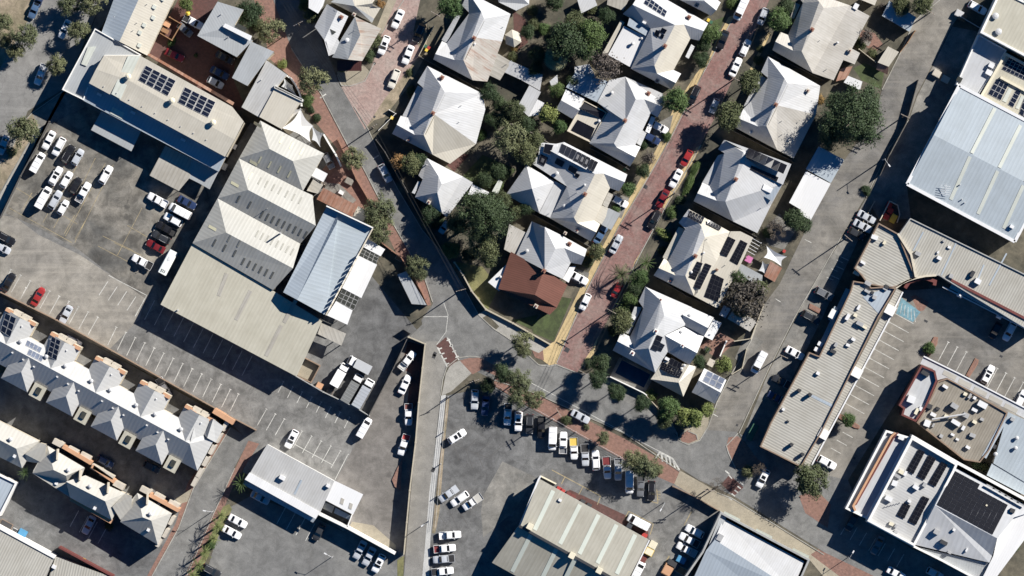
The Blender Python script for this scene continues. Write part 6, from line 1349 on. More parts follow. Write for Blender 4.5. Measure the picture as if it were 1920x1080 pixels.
mb = MB(); mb.ribbon([W(*p, 6.2) for p in ((1280, 1090), (1318, 1035), (1352, 962), (1517, 1050), (1490, 1110))], .45, 0, 5.9); part('parapet', mb, 'wall_grey', b.root); b.box(1350, 1008, 1.3, 1.6, .9, 'air_conditioner', 'plant_grey', z=5.5)
for i, (x, y) in enumerate(((1650, 630), (1890, 760))):
    px, py = T('23', x, y); b.slab([(px-14, py-9, 3.2), (px+16, py+6, 3.2), (px+14, py+12, 3.0), (px-17, py-3, 3.0)], 'translucent_green', .08, name='glass_awning')
px, py = T('33', 245, 905); b.slab([(px-14, py-9, 3.2), (px+16, py+6, 3.2), (px+14, py+12, 3.0), (px-17, py-3, 3.0)], 'translucent_green', .08, name='glass_awning')
# pool
b = Bld('swimming_pool', 'dark blue rectangular swimming pool beside the largest white cottage', 'pool', (1186, 700))
P = [T('22', *p) for p in ((825, 540), (1038, 650), (988, 748), (772, 636))]; O = [T('22', *p) for p in ((806, 518), (1062, 642), (985, 782), (735, 662))]
mb = MB(); mb.up([W(*p, .16) for p in P]); part('water', mb, 'pool_water', b.root)
mb = MB(); 
for i in range(4): j = (i+1) % 4; mb.up([W(*O[i], .22), W(*O[j], .22), W(*P[j], .22), W(*P[i], .22)]); mb.poly([W(*P[i], .0), W(*P[j], .0), W(*P[j], .22), W(*P[i], .22)])
part('coping', mb, 'concrete_patch', b.root)
mb = MB(); mb.ribbon([W(*T('22', *p), 1.5) for p in ((735, 665), (985, 785), (1012, 805))], .25, 0, 1.5); part('wall', mb, 'wall_white', b.root)
# ------------------------------------------------------------------ vehicles: x, y, heading (photo degrees), type, colour, label[, bed]
UP, DN, RT, LF = -60, 118, 28, 208
def cars(group, L):
    for q in L: spawn(q[3], q[0], q[1], q[2], q[4], q[5], group, bed=q[6] if len(q) > 6 else None)
cars('cars in the upper left yard', [
 (92, 263, DN, 'sedan', 'white', 'white sedan first from the fence in the top row of the upper left yard'),
 (111, 275, DN, 'suv', 'white', 'white car with roof rails between white sedan and black car in the top row'),
 (128, 289, UP, 'suv', 'black', 'black car in the top row of the upper left yard'),
 (146, 295, UP, 'hatch', 'silver', 'silver white hatchback at the right end of the top row beside the shadow'),
 (71, 305, UP, 'van', 'white', 'white van parked alone along the fence in the upper left yard'),
 (105, 330, UP, 'suvroof', 'white', 'white car with black sunroof in the second row of the upper left yard'),
 (125, 337, UP, 'hatch', 'white', 'white hatchback between sunroof car and black car in the second row'),
 (142, 348, UP, 'hatch', 'black', 'black hatchback in the second row between white hatchback and white ute'),
 (157, 361, UP, 'ute', 'white', 'white double cab ute at the right end of the second row', 'grey'),
 (199, 328, UP, 'suv', 'white', 'white car standing alone in the middle of the upper left yard'),
 (82, 371, UP, 'longvan', 'white', 'white van at the left end of the third row nearest the fence'),
 (104, 375, UP, 'wagon', 'silver', 'silver wagon in the third row between white van and small hatchback'),
 (119, 389, UP, 'small', 'white', 'smallest white hatchback at the right end of the third row'),
 (296, 375, LF, 'ute', 'white', 'white ute nearest the fibro canopy in the warehouse side column', 'white'),
 (351, 380, RT, 'sedan', 'navy', 'dark blue sedan at the shaded top of the warehouse side column'),
 (338, 396, LF, 'longvan', 'white', 'white van upper one of the pair below the dark blue sedan'),
 (325, 412, LF, 'suv', 'white', 'white car below the van in the warehouse side column'),
 (312, 429, LF, 'ute', 'black', 'black ute above the charcoal car in the warehouse side column', 'black'),
 (302, 445, LF, 'suv', 'dark', 'charcoal car between black ute and maroon car'),
 (292, 462, LF, 'sedan', 'maroon', 'dark red sedan at the foot of the warehouse side column'),
 (267, 491, LF, 'uteflat2', 'white', 'white ute with dark load on its tray beside the white bus', 'black'),
 (12, 447, RT, 'suv', 'black', 'black car cut by the left edge above a white car'),
 (5, 465, RT, 'hatch', 'silver', 'white hatchback cut by the left edge below a black car'),
 (17, 529, UP, 'sedan', 'black', 'shiny black sedan in the wall side bays at far left'),
 (72, 556, UP, 'sedan', 'red', 'bright red sedan in the wall side bays'),
 (124, 590, DN, 'sedan', 'silver', 'silver white sedan in the wall side bays right of the red one')])
r = root('bus', W(316, 492, gz(316, 492)), 'white minibus with roof vents parked along the warehouse wall', 'bus', None, math.radians(62))
def bus():
    P = []; b = MB(); h = 3.05; hw = 1.12
    loft(b, [[Vector((x, sy*hw*k, z)) for sy, z in ((-1, .4), (-1, 1.4), (-.97, 2.6), (-.82, 2.85), (0, 2.95), (.82, 2.85), (.97, 2.6), (1, 1.4), (1, .4), (-1, .4))] for x, k in ((-h, .96), (-h+.12, 1), (0, 1), (h-.4, 1), (h-.08, .95), (h, .86))])
    P.append(('body', b, ['car_paint'], True, None))
    for x in (-1.9, -1.5):
        for y in (-.4, 0, .4): k = MB(); k.box((x-.6, y), .25, .22, 2.9, 3.0, 0); P.append(('roof_vent', k, ['dark_metal'], False, None))
    k = MB(); k.box((.9, 0), .9, .7, 2.93, 3.0, 0); P.append(('roof_hatch', k, ['white_metal'], False, None))
    k = MB(); k.box((h-.02, 0), .12, 1.9, 1.5, 2.4, 0); P.append(('windscreen', k, ['car_glass'], False, None))
    for s in (-1, 1): k = MB(); k.box((-.2, s*hw*.99), 4.6, .05, 1.6, 2.3, 0); P.append(('side_window', k, ['car_glass'], False, None))
    wheels(P, (-h+1.2, h-1.2), hw, .42); lamps(P, h-.1, -h+.04, hw, .75, .8)
    add_proto('bus', 'bus', 'bus', P)
bus()
for n, me, sub in PROTO['bus'][2]:
    o = bpy.data.objects.new(n, me); COL.objects.link(o); o.color = rgb((.72, .75, .72)); o.parent = r
cars('cars parked along the far left street', [
 (65, 18, DN-4, 'sedan', 'blue', 'blue sedan parked by the trees on the far left street'),
 (74, 0, DN-4, 'hatch', 'navy', 'dark car at the top edge above the blue sedan'),
 (122, 55, 116, 'sedan', 'white', 'white sedan parked beside a gum tree on the far left street'),
 (77, 140, 112, 'ute', 'white', 'white ute parked below the white sedan on the far left street', 'silver'),
 (7, 272, 113, 'sedan', 'silver', 'silver sedan cut by the left edge beside the gum verge')])
cars('cars in the brick courtyard', [
 (363, 42, RT, 'ute', 'white', 'white ute in the brick courtyard below the yellow umbrella', 'black'),
 (347, 56, 40, 'hatch', 'grey', 'grey hatchback in the shaded brick courtyard next to white ute'),
 (328, 104, 25, 'sedan', 'maroon', 'dark red car in the shade of the brick courtyard'),
 (422, 108, RT, 'sedan', 'dark', 'dark sedan upper one at the right side of the courtyard'),
 (412, 137, RT, 'sedan', 'navy', 'dark blue sedan lower at the right side of the courtyard'),
 (404, 155, RT, 'hatch', 'silver', 'pale round hatchback at the shaded foot of the courtyard')])
cars('cars parked on the pink brick street', [
 (746, 36, 115, 'sedan', 'white', 'white sedan at the top left of the pink brick street'),
 (720, 85, 112, 'suvroof', 'white', 'white car with black sunroof beside the corner shop hedge'),
 (765, 103, 112, 'sedan', 'white', 'white sedan on the right of the pink brick street below the pole shadow'),
 (739, 148, 112, 'wagon', (.6, .57, .5), 'white and beige wagon lowest on the pink brick street'),
 (786, 62, 112, 'suv', 'black', 'black car in the tree shade on the pink brick street')])
cars(None, [
 (722, 325, 62, 'suv', 'silver', 'silver car with dark roof driving down the shaded middle street'),
 (834, 425, 125, 'small', 'silver', 'small pale car tucked in the drive beside the great dark tree'),
 (616, 302, 62, 'hatch', 'grey', 'grey car in the brown dirt yard beside the saw-tooth warehouse'),
 (1088, 781, RT, 'sedan', 'silver', 'silver sedan driving along the street by the brick footpath'),
 (1423, 679, 118, 'longvan', 'white', 'white van driving down the grey lane'),
 (1832, 15, RT, 'suv', 'white', 'white car in the dark yard at the top right'),
 (1430, 897, 118, 'suvroof', 'white', 'white car with black roof beside the bare tree at the junction'),
 (1550, 867, RT, 'wagon', 'white', 'white wagon above the round grassy tree'),
 (1645, 1022, 118, 'sedan', 'grey', 'grey sedan in the shade of the supermarket'),
 (1596, 980, 118, 'hatch', 'dark', 'dark hatchback in the shade at the supermarket corner'),
 (1680, 1075, RT, 'sedan', 'white', 'white sedan cut by the bottom edge near the supermarket'),
 (1752, 1075, RT, 'hatch', 'silver', 'pale hatchback cut by the bottom edge right of white sedan')])
cars('cars along the red brick street', [
 (1389, 17, 115, 'longvan', 'white', 'white van at the top of the red brick street'),
 (1430, 31, 112, 'hatch', 'silver', 'silver hatchback at the top right of the red brick street'),
 (1355, 75, 112, 'sedan', 'black', 'black sedan on the yellow path side below the white van'),
 (1397, 90, -65, 'hatch', 'white', 'white hatchback upper of two white cars under the wires'),
 (1379, 126, -65, 'sedan', 'white', 'white sedan lower of two white cars under the wires'),
 (1301, 178, 115, 'suv', 'black', 'black car beside the bright round green street tree'),
 (1339, 199, 112, 'small', 'silver', 'small silver car by the olive tree on the red brick street'),
 (1237, 239, RT, 'hatch', 'white', 'white hatchback in the drive below the roof terrace cottage'),
 (1222, 260, RT, 'hatch', 'navy', 'dark car under cover beside the white hatchback drive'),
 (1287, 297, 118, 'hatch', 'red', 'bright red hatchback on the red brick street'),
 (1267, 335, 118, 'sedan', 'white', 'white sedan between the red hatchback and maroon car'),
 (1242, 373, 118, 'sedan', 'maroon', 'maroon car beside the crossarm power pole'),
 (1227, 412, 118, 'suv', 'black', 'black car below the maroon car on the red brick street'),
 (1155, 458, -62, 'sedan', 'silver', 'silver sedan on the left kerb of the red brick street'),
 (1162, 378, RT, 'hatch', 'white', 'white hatchback in the drive beside panel row cottage'),
 (1126, 440, -60, 'sedan', 'blue', 'blue sedan under the grey carport edge'),
 (1085, 521, RT, 'sedan', 'white', 'white sedan in the drive by the tiled house'),
 (1097, 566, 115, 'hatch', 'white', 'white hatchback lowest on the left of the red brick street'),
 (1156, 545, 118, 'small', 'red', 'red small car half hidden under the date palm shade')])
cars('cars along the grey lane', [
 (1625, 407, RT, 'sedan', 'silver', 'silver sedan upper of two beside the service yard'),
 (1617, 424, RT, 'sedan', 'silver', 'silver sedan lower of two beside the service yard'),
 (1606, 438, RT, 'hatch', 'dark', 'dark hatchback in shade below the two silver sedans'),
 (1545, 551, RT, 'suv', 'grey', 'grey car in the bay above the small brick planter'),
 (1520, 595, RT, 'suv', 'dark', 'dark car in the bay below the small brick planter'),
 (1490, 662, RT, 'sedan', 'white', 'white sedan angled in the bay by the lane power pole'),
 (1467, 716, LF, 'uteflat', 'dark', 'dark ute with a framed tray in the shade of the shops', 'dark'),
 (1458, 747, LF, 'uteflat', 'navy', 'navy ute with white framed tray below the framed tray ute', 'dark')])
cars('cars in the shopping car park', [
 (1892, 622, 118, 'suv', 'white', 'white car at the shade edge in the shopping car park'),
 (1866, 620, 118, 'hatch', 'black', 'black car in the shade left of the white car'),
 (1852, 702, -62, 'suvroof', 'white', 'white car with black roof beside the planted islands'),
 (1914, 747, -62, 'hatch', 'white', 'white hatchback at the right edge by the restaurant verandah')])
cars('vehicles angle parked along the brick footpath', [
 (890, 749, 92, 'wagon', 'silver', 'silver wagon under the trees at the left end of the footpath row'),
 (910, 761, 96, 'sedan', 'navy', 'dark blue sedan in tree shade second in the footpath row'),
 (952, 777, 93, 'ute', 'white', 'white ute with black load bed under the gum tree', 'black'),
 (972, 790, 92, 'suvroof', 'white', 'white van like car with black roof panel in the footpath row'),
 (993, 795, 92, 'suv', 'dark', 'charcoal car right of the black roof panel car'),
 (1015, 801, 92, 'ute', 'black', 'black ute left of the tall white van in the row', 'black'),
 (1036, 822, 92, 'longvan', 'white', 'tall white van in the middle of the footpath row'),
 (1056, 830, -88, 'ute', 'white', 'white ute with an open ribbed bed right of the tall van', 'grey'),
 (1076, 841, 88, 'uteflat', 'white', 'white ute with a yellow tray', 'yellow'),
 (1097, 853, 88, 'uteflat', 'silver', 'silver ute with a black tray right of the yellow tray', 'black'),
 (1117, 863, -93, 'wagon', 'white', 'clean white wagon between two tray utes'),
 (1138, 877, 86, 'uteflat', 'white', 'white ute with red load and spare wheel in its tray', 'maroon'),
 (1159, 880, 90, 'ute', 'silver', 'silver ute half under the big footpath gum', 'grey'),
 (1180, 903, 90, 'longvan', 'white', 'long white van with black roof hatch below the big footpath gum'),
 (1201, 911, 92, 'ute', 'grey', 'dark grey ute right of the long white van', 'dark'),
 (1221, 920, 92, 'suv', 'black', 'black car at the right end of the footpath row')])
cars('vehicles in the centre yard', [
 (857, 818, -33, 'suvroof', 'white', 'white car with black roof parked alone in the centre yard'),
 (841, 926, 145, 'utecover', 'silver', 'silver ute first of three slanted along the white strip path', 'silver'),
 (862, 935, 145, 'wagon', 'white', 'white wagon second of three slanted along the strip path'),
 (886, 941, 145, 'uteflat', 'white', 'white ute with pale box tray third of the slanted trio', (.4, .39, .36)),
 (844, 1003, -4, 'ute', 'white', 'white ute top of the stack by the strip path foot', 'white'),
 (834, 1028, -5, 'ute', 'white', 'white ute with red load second in the stack', 'maroon'),
 (832, 1048, 175, 'utecover', 'silver', 'silver ute with black tray cover third in the stack', 'black'),
 (830, 1071, -6, 'utecover', 'white', 'white ute with black cover lowest in the stack', 'black'),
 (1197, 979, LF, 'longvan', 'white', 'white van beside the striped warehouse in a yellow bay'),
 (1302, 996, LF, 'suv', 'white', 'white car top of three beside the dark parapet building'),
 (1292, 1012, LF, 'utecover', 'white', 'white ute with black cover middle of three beside dark parapet', 'black'),
 (1287, 1030, LF, 'ute', 'white', 'white ute lowest of three beside the dark parapet', 'silver'),
 (1196, 1071, -62, 'van', 'white', 'white van with ladder racks at the striped warehouse corner')])
cars('vehicles in the brick edged forecourt', [
 (764, 676, -52, 'uteflat2', 'white', 'white ute at the narrow head of the walled forecourt', (.5, .5, .48)),
 (759, 721, -65, 'sedan', 'white', 'white sedan in the walled forecourt below the head ute'),
 (766, 777, 90, 'ute', 'white', 'white ute with red brown bed pointing down along the wall', (.12, .03, .025)),
 (757, 834, 108, 'ute', 'white', 'white ute with bright red load beside the planter island', 'red'),
 (683, 802, -60, 'van', 'white', 'white van at the end of the truck yard wall'),
 (547, 823, 118, 'suvroof', 'white', 'white car with dark sunroof beside the office bays')])
cars('trucks in the walled yard', [
 (638, 703, -60, 'trucksmall', 'white', 'white truck with bright white box in the walled yard', (.74, .74, .74)),
 (674, 684, LF, 'trucksmall', 'white', 'truck with pale grey canvas box parked across the others', (.4, .41, .42)),
 (661, 728, -60, 'truckcurtain', 'white', 'truck with dark sagging canvas top next to the white box truck', (.15, .155, .15)),
 (682, 737, -60, 'truckcurtain', 'white', 'truck with long pale grey load cover nearest the wall corner', (.34, .36, .39))])
cars('cars in the bottom left car park', [
 (488, 933, RT, 'sedan', 'silver', 'silver sedan under the blue awning of the office'),
 (598, 998, 118, 'hatch', 'dark', 'dark hatchback in the office shade'),
 (675, 1031, 118, 'sedan', 'silver', 'silver sedan left of a pair in the office shade'),
 (692, 1043, 118, 'sedan', 'silver', 'silver sedan right of a pair in the office shade'),
 (710, 1056, 118, 'suvroof', 'white', 'white car with black roof leaving the office shade'),
 (446, 977, RT, 'sedan', 'white', 'white sedan upper of two by the palm strip'),
 (435, 998, RT, 'sedan', 'white', 'white sedan lower of two by the palm strip'),
 (397, 1070, RT, 'suv', 'dark', 'dark car cut by the bottom edge beside the palms'),
 (167, 984, 118, 'sedan', 'silver', 'silver sedan in the shaded courtyard below the apartments'),
 (198, 866, RT, 'hatch', 'navy', 'dark car deep in the shade between the apartment rows'),
 (285, 876, RT, 'hatch', 'dark', 'dark car in the shade below the upper apartment row'),
 (138, 640, RT, 'hatch', 'white', 'white car in the alley behind the upper apartments'),
 (308, 727, 60, 'ute', 'white', 'white ute loaded with gear behind the upper apartments', 'grey')])
# ------------------------------------------------------------------ fences and walls
def fence(name, label, s, mat, h=1.8, w=.14, t='', cat='fence', group=None, posts=True):
    P = tp(t, s) if t else pts(s); c = W(P[0][0], P[0][1], 0); r = root(name, c, label, cat, group)
    L = [W(p[0], p[1], h) for p in P]; m = MB()
    if 'wire fence' in label:
        for k in range(4): m.ribbon(L, .04, h*(k+1)/4-.04, h*(k+1)/4)
    else: m.ribbon(L, w, 0, h)
    part('panel' if 'fence' in name else 'wall', m, mat, r)
    if not posts: return r
    k = 0
    for a, b in zip(L, L[1:]):
        n = max(1, int((b-a).length/6))
        for i in range(n):
            if k >= 40: break
            p = a.lerp(b, i/n); q = MB(); q.box((p.x, p.y), w+.12, w+.12, 0, h+.08); part('post', q, mat, r); k += 1
    return r
fence('boundary_wall', 'long limestone wall along the right side of the middle street bend', '852,492 868,515 884,545 911,580', 'fence_limestone', 2.4, .3, cat='wall')
fence('boundary_fence', 'dark fence behind the footpath of the shaded middle street', '705,262 722,285 760,352 800,425 828,468 852,492', 'fence_dark', 2.0)
fence('retaining_wall', 'low pale retaining wall along the grassy corner garden', '911,580 962,606 1032,646', 'fence_limestone', .9, .35, cat='wall')
fence('boundary_wall', 'long wall between the wall side bays and the upper apartments', '0,548 105,600 210,658 380,753 425,778 480,807', 'wall_brown', 3.2, .16, cat='wall')
fence('boundary_wall', 'tall yellowish wall between the brick edged forecourt and the narrow road', '766,632 797,645 792,690 785,755 779,830 768,920 757,1040', 'fence_limestone', 3.0, .25, cat='wall')
fence('yard_fence', 'sheet fence between the truck yard and the walled forecourt', '764,634 738,690 692,778', 'fence_dark', 2.8, .16)
fence('yard_wall', 'long wall at the foot of the truck yard above the parking bays', '551,703 606,735 652,757 668,765 693,780', 'wall_grey', 2.6, .2, cat='wall')
fence('yard_fence', 'tall dark fence along the left of the upper left yard', '92,228 70,272 38,330 0,408', 'fence_dark', 2.6, .14)
fence('side_fence', 'dark fence between the two cottages on the pink brick street', '787,106 850,140 905,171', 'fence_dark', 1.8)
fence('side_fence', 'dark fence below the roof terrace cottage', '1107,278 1150,300 1180,318', 'fence_dark', 1.8)
fence('side_fence', 'dark fence between panel row cottage and tiled house', '1000,402 1060,436 1105,462', 'fence_dark', 1.8)
fence('side_fence', 'dark fence between the deck cottage and striped cottage', '1440,100 1500,128 1545,150', 'fence_dark', 1.8)
fence('side_fence', 'dark fence between the striped cottage and collector strip cottage', '1365,240 1420,268 1487,303', 'fence_dark', 1.8)
fence('side_fence', 'dark fence between the collector strip cottage and black strip cottage', '1300,380 1360,412 1420,445', 'fence_dark', 1.8)
fence('side_fence', 'dark fence between the black strip cottage and largest cottage', '1228,520 1290,556 1345,580', 'fence_dark', 1.8)
fence('side_fence', 'timber fence at the back of the middle gardens', '958,232 1000,250 1045,278', 'timber_grey', 1.8)
fence('garden_fence', 'pale fence round the lawn by the lane carport', '1611,92 1643,117', 'fence_limestone', 1.6)
fence('lane_fence', 'timber fence along the lane behind the deck cottage', '1716,58 1702,80 1688,98', 'timber', 1.8)
fence('lane_fence', 'pale lane wall beside the large cottage patio', '1432,572 1408,635 1376,640', 'fence_limestone', 1.7, .2)
fence('lane_fence', 'pale lane wall past the hedge block', '1400,655 1392,690 1372,702', 'fence_limestone', 1.5, .2)
fence('patio_wall', 'white garden wall beside the brick patio of the largest cottage', '1362,640 1350,668', 'wall_white', 1.8, .25, cat='wall')
fence('shop_fence', 'dark fence along the shaded lots right of the lane', '1800,30 1838,52', 'galv', 1.8, .08)
fence('shop_fence', 'pale wall beside the lane shadow lots at the big blue hall', '1722,150 1700,230 1668,290 1650,330', 'fence_dark', 2.0, .12)
fence('front_fence', 'low white picket fence of the lower pink street cottage', '730,206 742,213 709,245', 'wall_white', 1.1, .1)
fence('front_fence', 'low pale fence of the rusty patched cottage', '813,50 785,105', 'fence_limestone', 1.1, .15)
fence('yard_fence', 'wire fence along the verge of the centre yard', '840,744 832,810 816,990', 'galv', 1.5, .06)
fence('yard_fence', 'wire fence behind the angle parked row', '930,722 995,762 1080,810 1205,880', 'galv', 1.4, .06)
fence('yard_wall', 'dark wall along the tan footpath at the yard exit', '1262,912 1300,930 1347,957', 'wall_brown', 1.8, .2, cat='wall')
fence('courtyard_fence', 'timber slat fence in the brick courtyard', '318,32 340,45 322,75 300,62', 'timber', 1.6, .2)
fence('yard_gate', 'mesh gate at the head of the truck yard', '757,618 770,626', 'dark_metal', 2.0, .08, cat='gate')
fence('yard_gate', 'mesh gate beside the long dark shelter', '775,573 800,560', 'dark_metal', 2.0, .08, cat='gate')
fence('brown_yard_wall', 'low brick wall of the brown dirt yard along the brick path', '634,262 652,300 668,335 690,372 700,388', 'wall_brick', 1.2, .25, cat='wall')
fence('entry_wall', 'rust coloured wall curving from the canopies to the yard entrance', '712,452 735,470 752,482 790,545 802,572', 'wall_brick', 1.6, .25, cat='wall')
fence('pool_fence', 'pale garden wall between the pool house and parking bay', '1212,742 1262,795', 'fence_limestone', 1.2, .2)
for q in ('1640,378 1605,440|pale parapet wall beside the lane bays', ):
    fence('lane_wall', q.split('|')[1], q.split('|')[0], 'fence_limestone', 1.2, .15, cat='wall')
# ------------------------------------------------------------------ power poles, lamps, wires
def pole(x, y, label, h=9.6, arms=((-0.3, 2.4), (-1.1, 1.8)), ang=28, lamp=False, cat='power pole', name='power_pole', group=None, r=.16):
    base = W(x, y, 0); t = root(name, base, label, cat, group); m = MB(); m.tube((base.x, base.y, 0), (base.x, base.y, h), r, r*.6, 10); part('pole', m, 'wood_pole' if name == 'power_pole' else 'galv', t)
    a = math.radians(-ang)
    for dz, L in arms:
        m = MB(); m.box((base.x, base.y), L, .14, h+dz-.1, h+dz+.05, -ang); c = part('crossarm', m, 'wood_pole', t)
        for k in (-.45, -.2, .2, .45):
            i = MB(); p = (base.x+math.cos(a)*L*k, base.y+math.sin(a)*L*k); i.tube((p[0], p[1], h+dz+.05), (p[0], p[1], h+dz+.25), .05, n=6); part('insulator', i, 'white_metal', c)
    if lamp is not False:
        b = math.radians(-lamp); e = Vector((base.x+math.cos(b)*1.8, base.y+math.sin(b)*1.8, h*.86)); m = MB(); m.tube((base.x, base.y, h*.78), e, .05, n=6); part('lamp_arm', m, 'galv', t)
        m = MB(); m.box((e.x, e.y), .7, .28, e.z-.06, e.z+.08, -lamp); part('lamp_head', m, 'white_metal', t)
    return t
GP = 'power poles along the streets'
POL = [(1264, 363, 'power pole with two crossarms beside the maroon car', 28), (1145, 583, 'power pole under the wires by the white hatchback on red brick', 28), (1375, 150, 'power pole with crossarm shading the black car on the street', 28),
       (1092, 697, 'power pole at the mouth of the red brick street', 28), (562, 48, 'power pole with long crossarm over the shaded upper road', -28), (700, 240, 'power pole at the corner of the pink brick street', -30), (818, 30, 'power pole with slanting crossarm beside the pink street tree shade', 28),
       (865, 544, 'power pole at the limestone wall by the yard entrance', -15), (1586, 447, 'power pole beside the shaded bays of the lane', 40), (1692, 220, 'power pole on the lane beside the biggest dark tree', 25), (1047, 772, 'power pole on the brick footpath above the charcoal car', 60),
       (1327, 917, 'power pole on the tan footpath at the junction', 0), (1465, 667, 'power pole beside the angled white sedan', 25), (890, 713, 'power pole on the pale footpath nose', -20), (1739, 27, 'power pole at the lane top beside leafy trees', 30)]
for x, y, l, a in POL: pole(x, y, l, ang=a, group=GP, arms=((-0.3, 2.4),) if x in (890, 1739, 865, 1586) else ((-0.3, 2.4), (-1.1, 1.8)))
pole(1655, 300, 'street lamp with a long curved arm over the lane', 8.5, (), lamp=55, cat='street lamp', name='street_lamp'); pole(805, 976, 'street lamp on the strip path of the narrow road', 8, (), lamp=150, cat='street lamp', name='street_lamp', r=.1)
pole(400, 958, 'street lamp on the striped brick path beside the palms', 7, (), lamp=190, cat='street lamp', name='street_lamp', r=.09); pole(1590, 1045, 'white lamp post at the bottom footpath by the supermarket', 6, (), lamp=-60, cat='street lamp', name='street_lamp', r=.09)
pole(624, 1043, 'lamp post in the bottom left car park beside the shade edge', 6.5, (), lamp=210, cat='street lamp', name='street_lamp', r=.09); pole(1245, 942, 'thin lamp post behind the end of the angle parked row', 6, (), lamp=120, cat='street lamp', name='street_lamp', r=.09)
def wire(a, b, label, h=9.7, n=3, sp=.75, sag=.5, group=None):
    A, B = W(a[0], a[1], h), W(b[0], b[1], h); d = (B-A).normalized(); s = Vector((-d.y, d.x, 0))
    for k in range(n):
        m = MB(); o = s*((k-(n-1)/2)*sp); prev = A+o
        for i in range(1, 13):
            t = i/12; p = A.lerp(B, t)+o-Vector((0, 0, sag*4*t*(1-t))); m.tube(prev, p, .03, n=4); prev = p
        single('power_wire', m, 'rubber', label, 'wire', group, loc=A)
wire((1440, -10), (1375, 150), 'power wires spanning the top of the red brick street', group='wires over the top of the red street')
wire((1375, 150), (1264, 363), 'power wires between the two upper poles of the red brick street', group='wires over the upper red street')
wire((1264, 363), (1145, 583), 'power wires over the lower red brick street past the black car', group='wires over the lower red street')
wire((1145, 583), (1092, 697), 'power wires over the mouth of the red brick street', group='wires over the mouth of the red street')
wire((530, -5), (562, 48), 'power wires at the top of the shaded middle road', group='wires at the top of the middle road')
wire((562, 48), (700, 240), 'power wires slanting over the shaded upper road', n=4, sp=.6, group='wires over the upper middle road')
wire((700, 240), (865, 544), 'power wires along the fence of the middle street bend', n=2, group='wires along the middle street')
# ------------------------------------------------------------------ small things
def wheelie(x, y, col, label):
    r = root('wheelie_bin', W(x, y, 0), label, 'bin', 'wheelie bins beside the houses'); p = W(x, y, 0); m = MB(); m.box((p.x, p.y), .5, .55, .06, 1.0, -28, taper=1.2); part('body', m, 'green_paint' if col != 'r' else 'dark_metal', r)
    m = MB(); m.box((p.x, p.y), .68, .74, 1.0, 1.08, -28); part('lid', m, {'y': 'yellow_paint', 'g': 'green_paint', 'r': 'red_paint'}[col], r)
    for s in (-.22, .22):
        m = MB(); m.tube((p.x+s, p.y-.3, .1), (p.x+s+.06, p.y-.3, .1), .1, n=8); part('wheel', m, 'rubber', r)
for q in ((735, 221, 'y', 'yellow lidded bin in the front yard of the lower pink street cottage'), (798, 87, 'g', 'green lidded bin by the pale fence of the rusty patched cottage'), (804, 90, 'r', 'red lidded bin by the pale fence of the rusty patched cottage'), (800, 94, 'y', 'yellow lidded bin by the pale fence of the rusty patched cottage'),
          (1328, 38, 'y', 'yellow lidded bin behind the long solar cottage'), (1333, 42, 'g', 'green lidded bin behind the long solar cottage'), (1126, 463, 'y', 'orange yellow bin by the red street kerb bush'), (1171, 318, 'g', 'green lidded bin in the side lane of the panel row cottage'),
          (158, 1049, 'y', 'yellow lidded bin behind the maroon edged hall'), (166, 1054, 'r', 'red lidded bin behind the maroon edged hall'), (1470, 471, 'r', 'red lidded bin by the lane behind shade sail yard')): wheelie(*q)
bin_box('waste_skip', 'green waste skip in the shade beside the shops corner', 'skip', 1413, 805, 1.4, 2.4, 1.3, 'green_paint', group=None, inner='green_paint'); bin_box('waste_skip', 'green waste skip further up beside the shops corner', 'skip', 1407, 818, 1.4, 1.8, 1.2, 'green_paint', inner='green_paint')
bin_box('cargo_box', 'cream storage box beside the striped warehouse nearest the van', 'box', 1224, 1021, 1.7, 1.7, 1.5, 'cream_metal', inner='cream_metal'); bin_box('cargo_box', 'yellow storage box beside the striped warehouse', 'box', 1217, 1034, 1.9, 1.6, 1.5, 'yellow_paint', inner='cream_metal'); bin_box('cargo_box', 'brown crate of scrap beside the striped warehouse', 'crate', 1206, 1047, 1.6, 2.0, .9, 'wall_brown', inner='wall_maroon')
bin_box('cargo_box', 'bright blue bin among timber beside the dark parapet', 'bin', 1277, 1049, 2.0, 1.5, 1.3, 'blue_paint', inner='blue_paint'); bin_box('cargo_box', 'orange timber crate at the bottom yard gate', 'crate', 1252, 1068, 2.2, 2.6, 1.0, 'timber', inner='orange_render'); bin_box('cargo_box', 'dark open skip between blue bin and timber crate', 'skip', 1262, 1058, 2.8, 1.6, 1.0, 'dark_metal'); bin_box('timber_stack', 'pale stack of planks under the dark parapet wall', 'timber stack', 1278, 1070, 3.0, 1.6, .8, 'stone_pale', inner='timber')
bin_box('water_tank', 'light blue tank behind the tan ribbed hall', 'tank', 43, 1000, 1.9, 1.8, 1.6, 'blue_paint', inner='blue_paint'); bin_box('waste_skip', 'brown open skip behind the tan ribbed hall', 'skip', 12, 984, 3.0, 1.6, 1.2, 'wall_brown'); bin_box('fan_unit', 'white round fan unit between brown skip and blue tank', 'fan', 28, 995, 1.1, 1.1, 1.0, 'white_metal', inner='dark_metal')
for i, (x, y, c) in enumerate(((1048, 917, 'red_paint'), (1054, 921, 'red_paint'), (1066, 926, 'wall_maroon'), (1074, 931, 'wall_maroon'), (1092, 941, 'dark_metal'), (1104, 948, 'dark_metal'), (1208, 1004, 'red_paint'), (1180, 986, 'plant_grey'))):
    bin_box('pallet_bin', ['bright red drum box at the corner of the striped warehouse', 'second bright red drum box along the striped warehouse', 'maroon bin along the striped warehouse wall', 'maroon bin beside the dark bins at striped warehouse', 'dark bin left of two at the striped warehouse wall', 'dark bin right of two at the striped warehouse wall', 'red crate by the striped warehouse lower corner', 'grey scrap bin behind the white van bay'][i], 'bin', x, y, 1.2, 1.1, 1.1, c, inner=c)
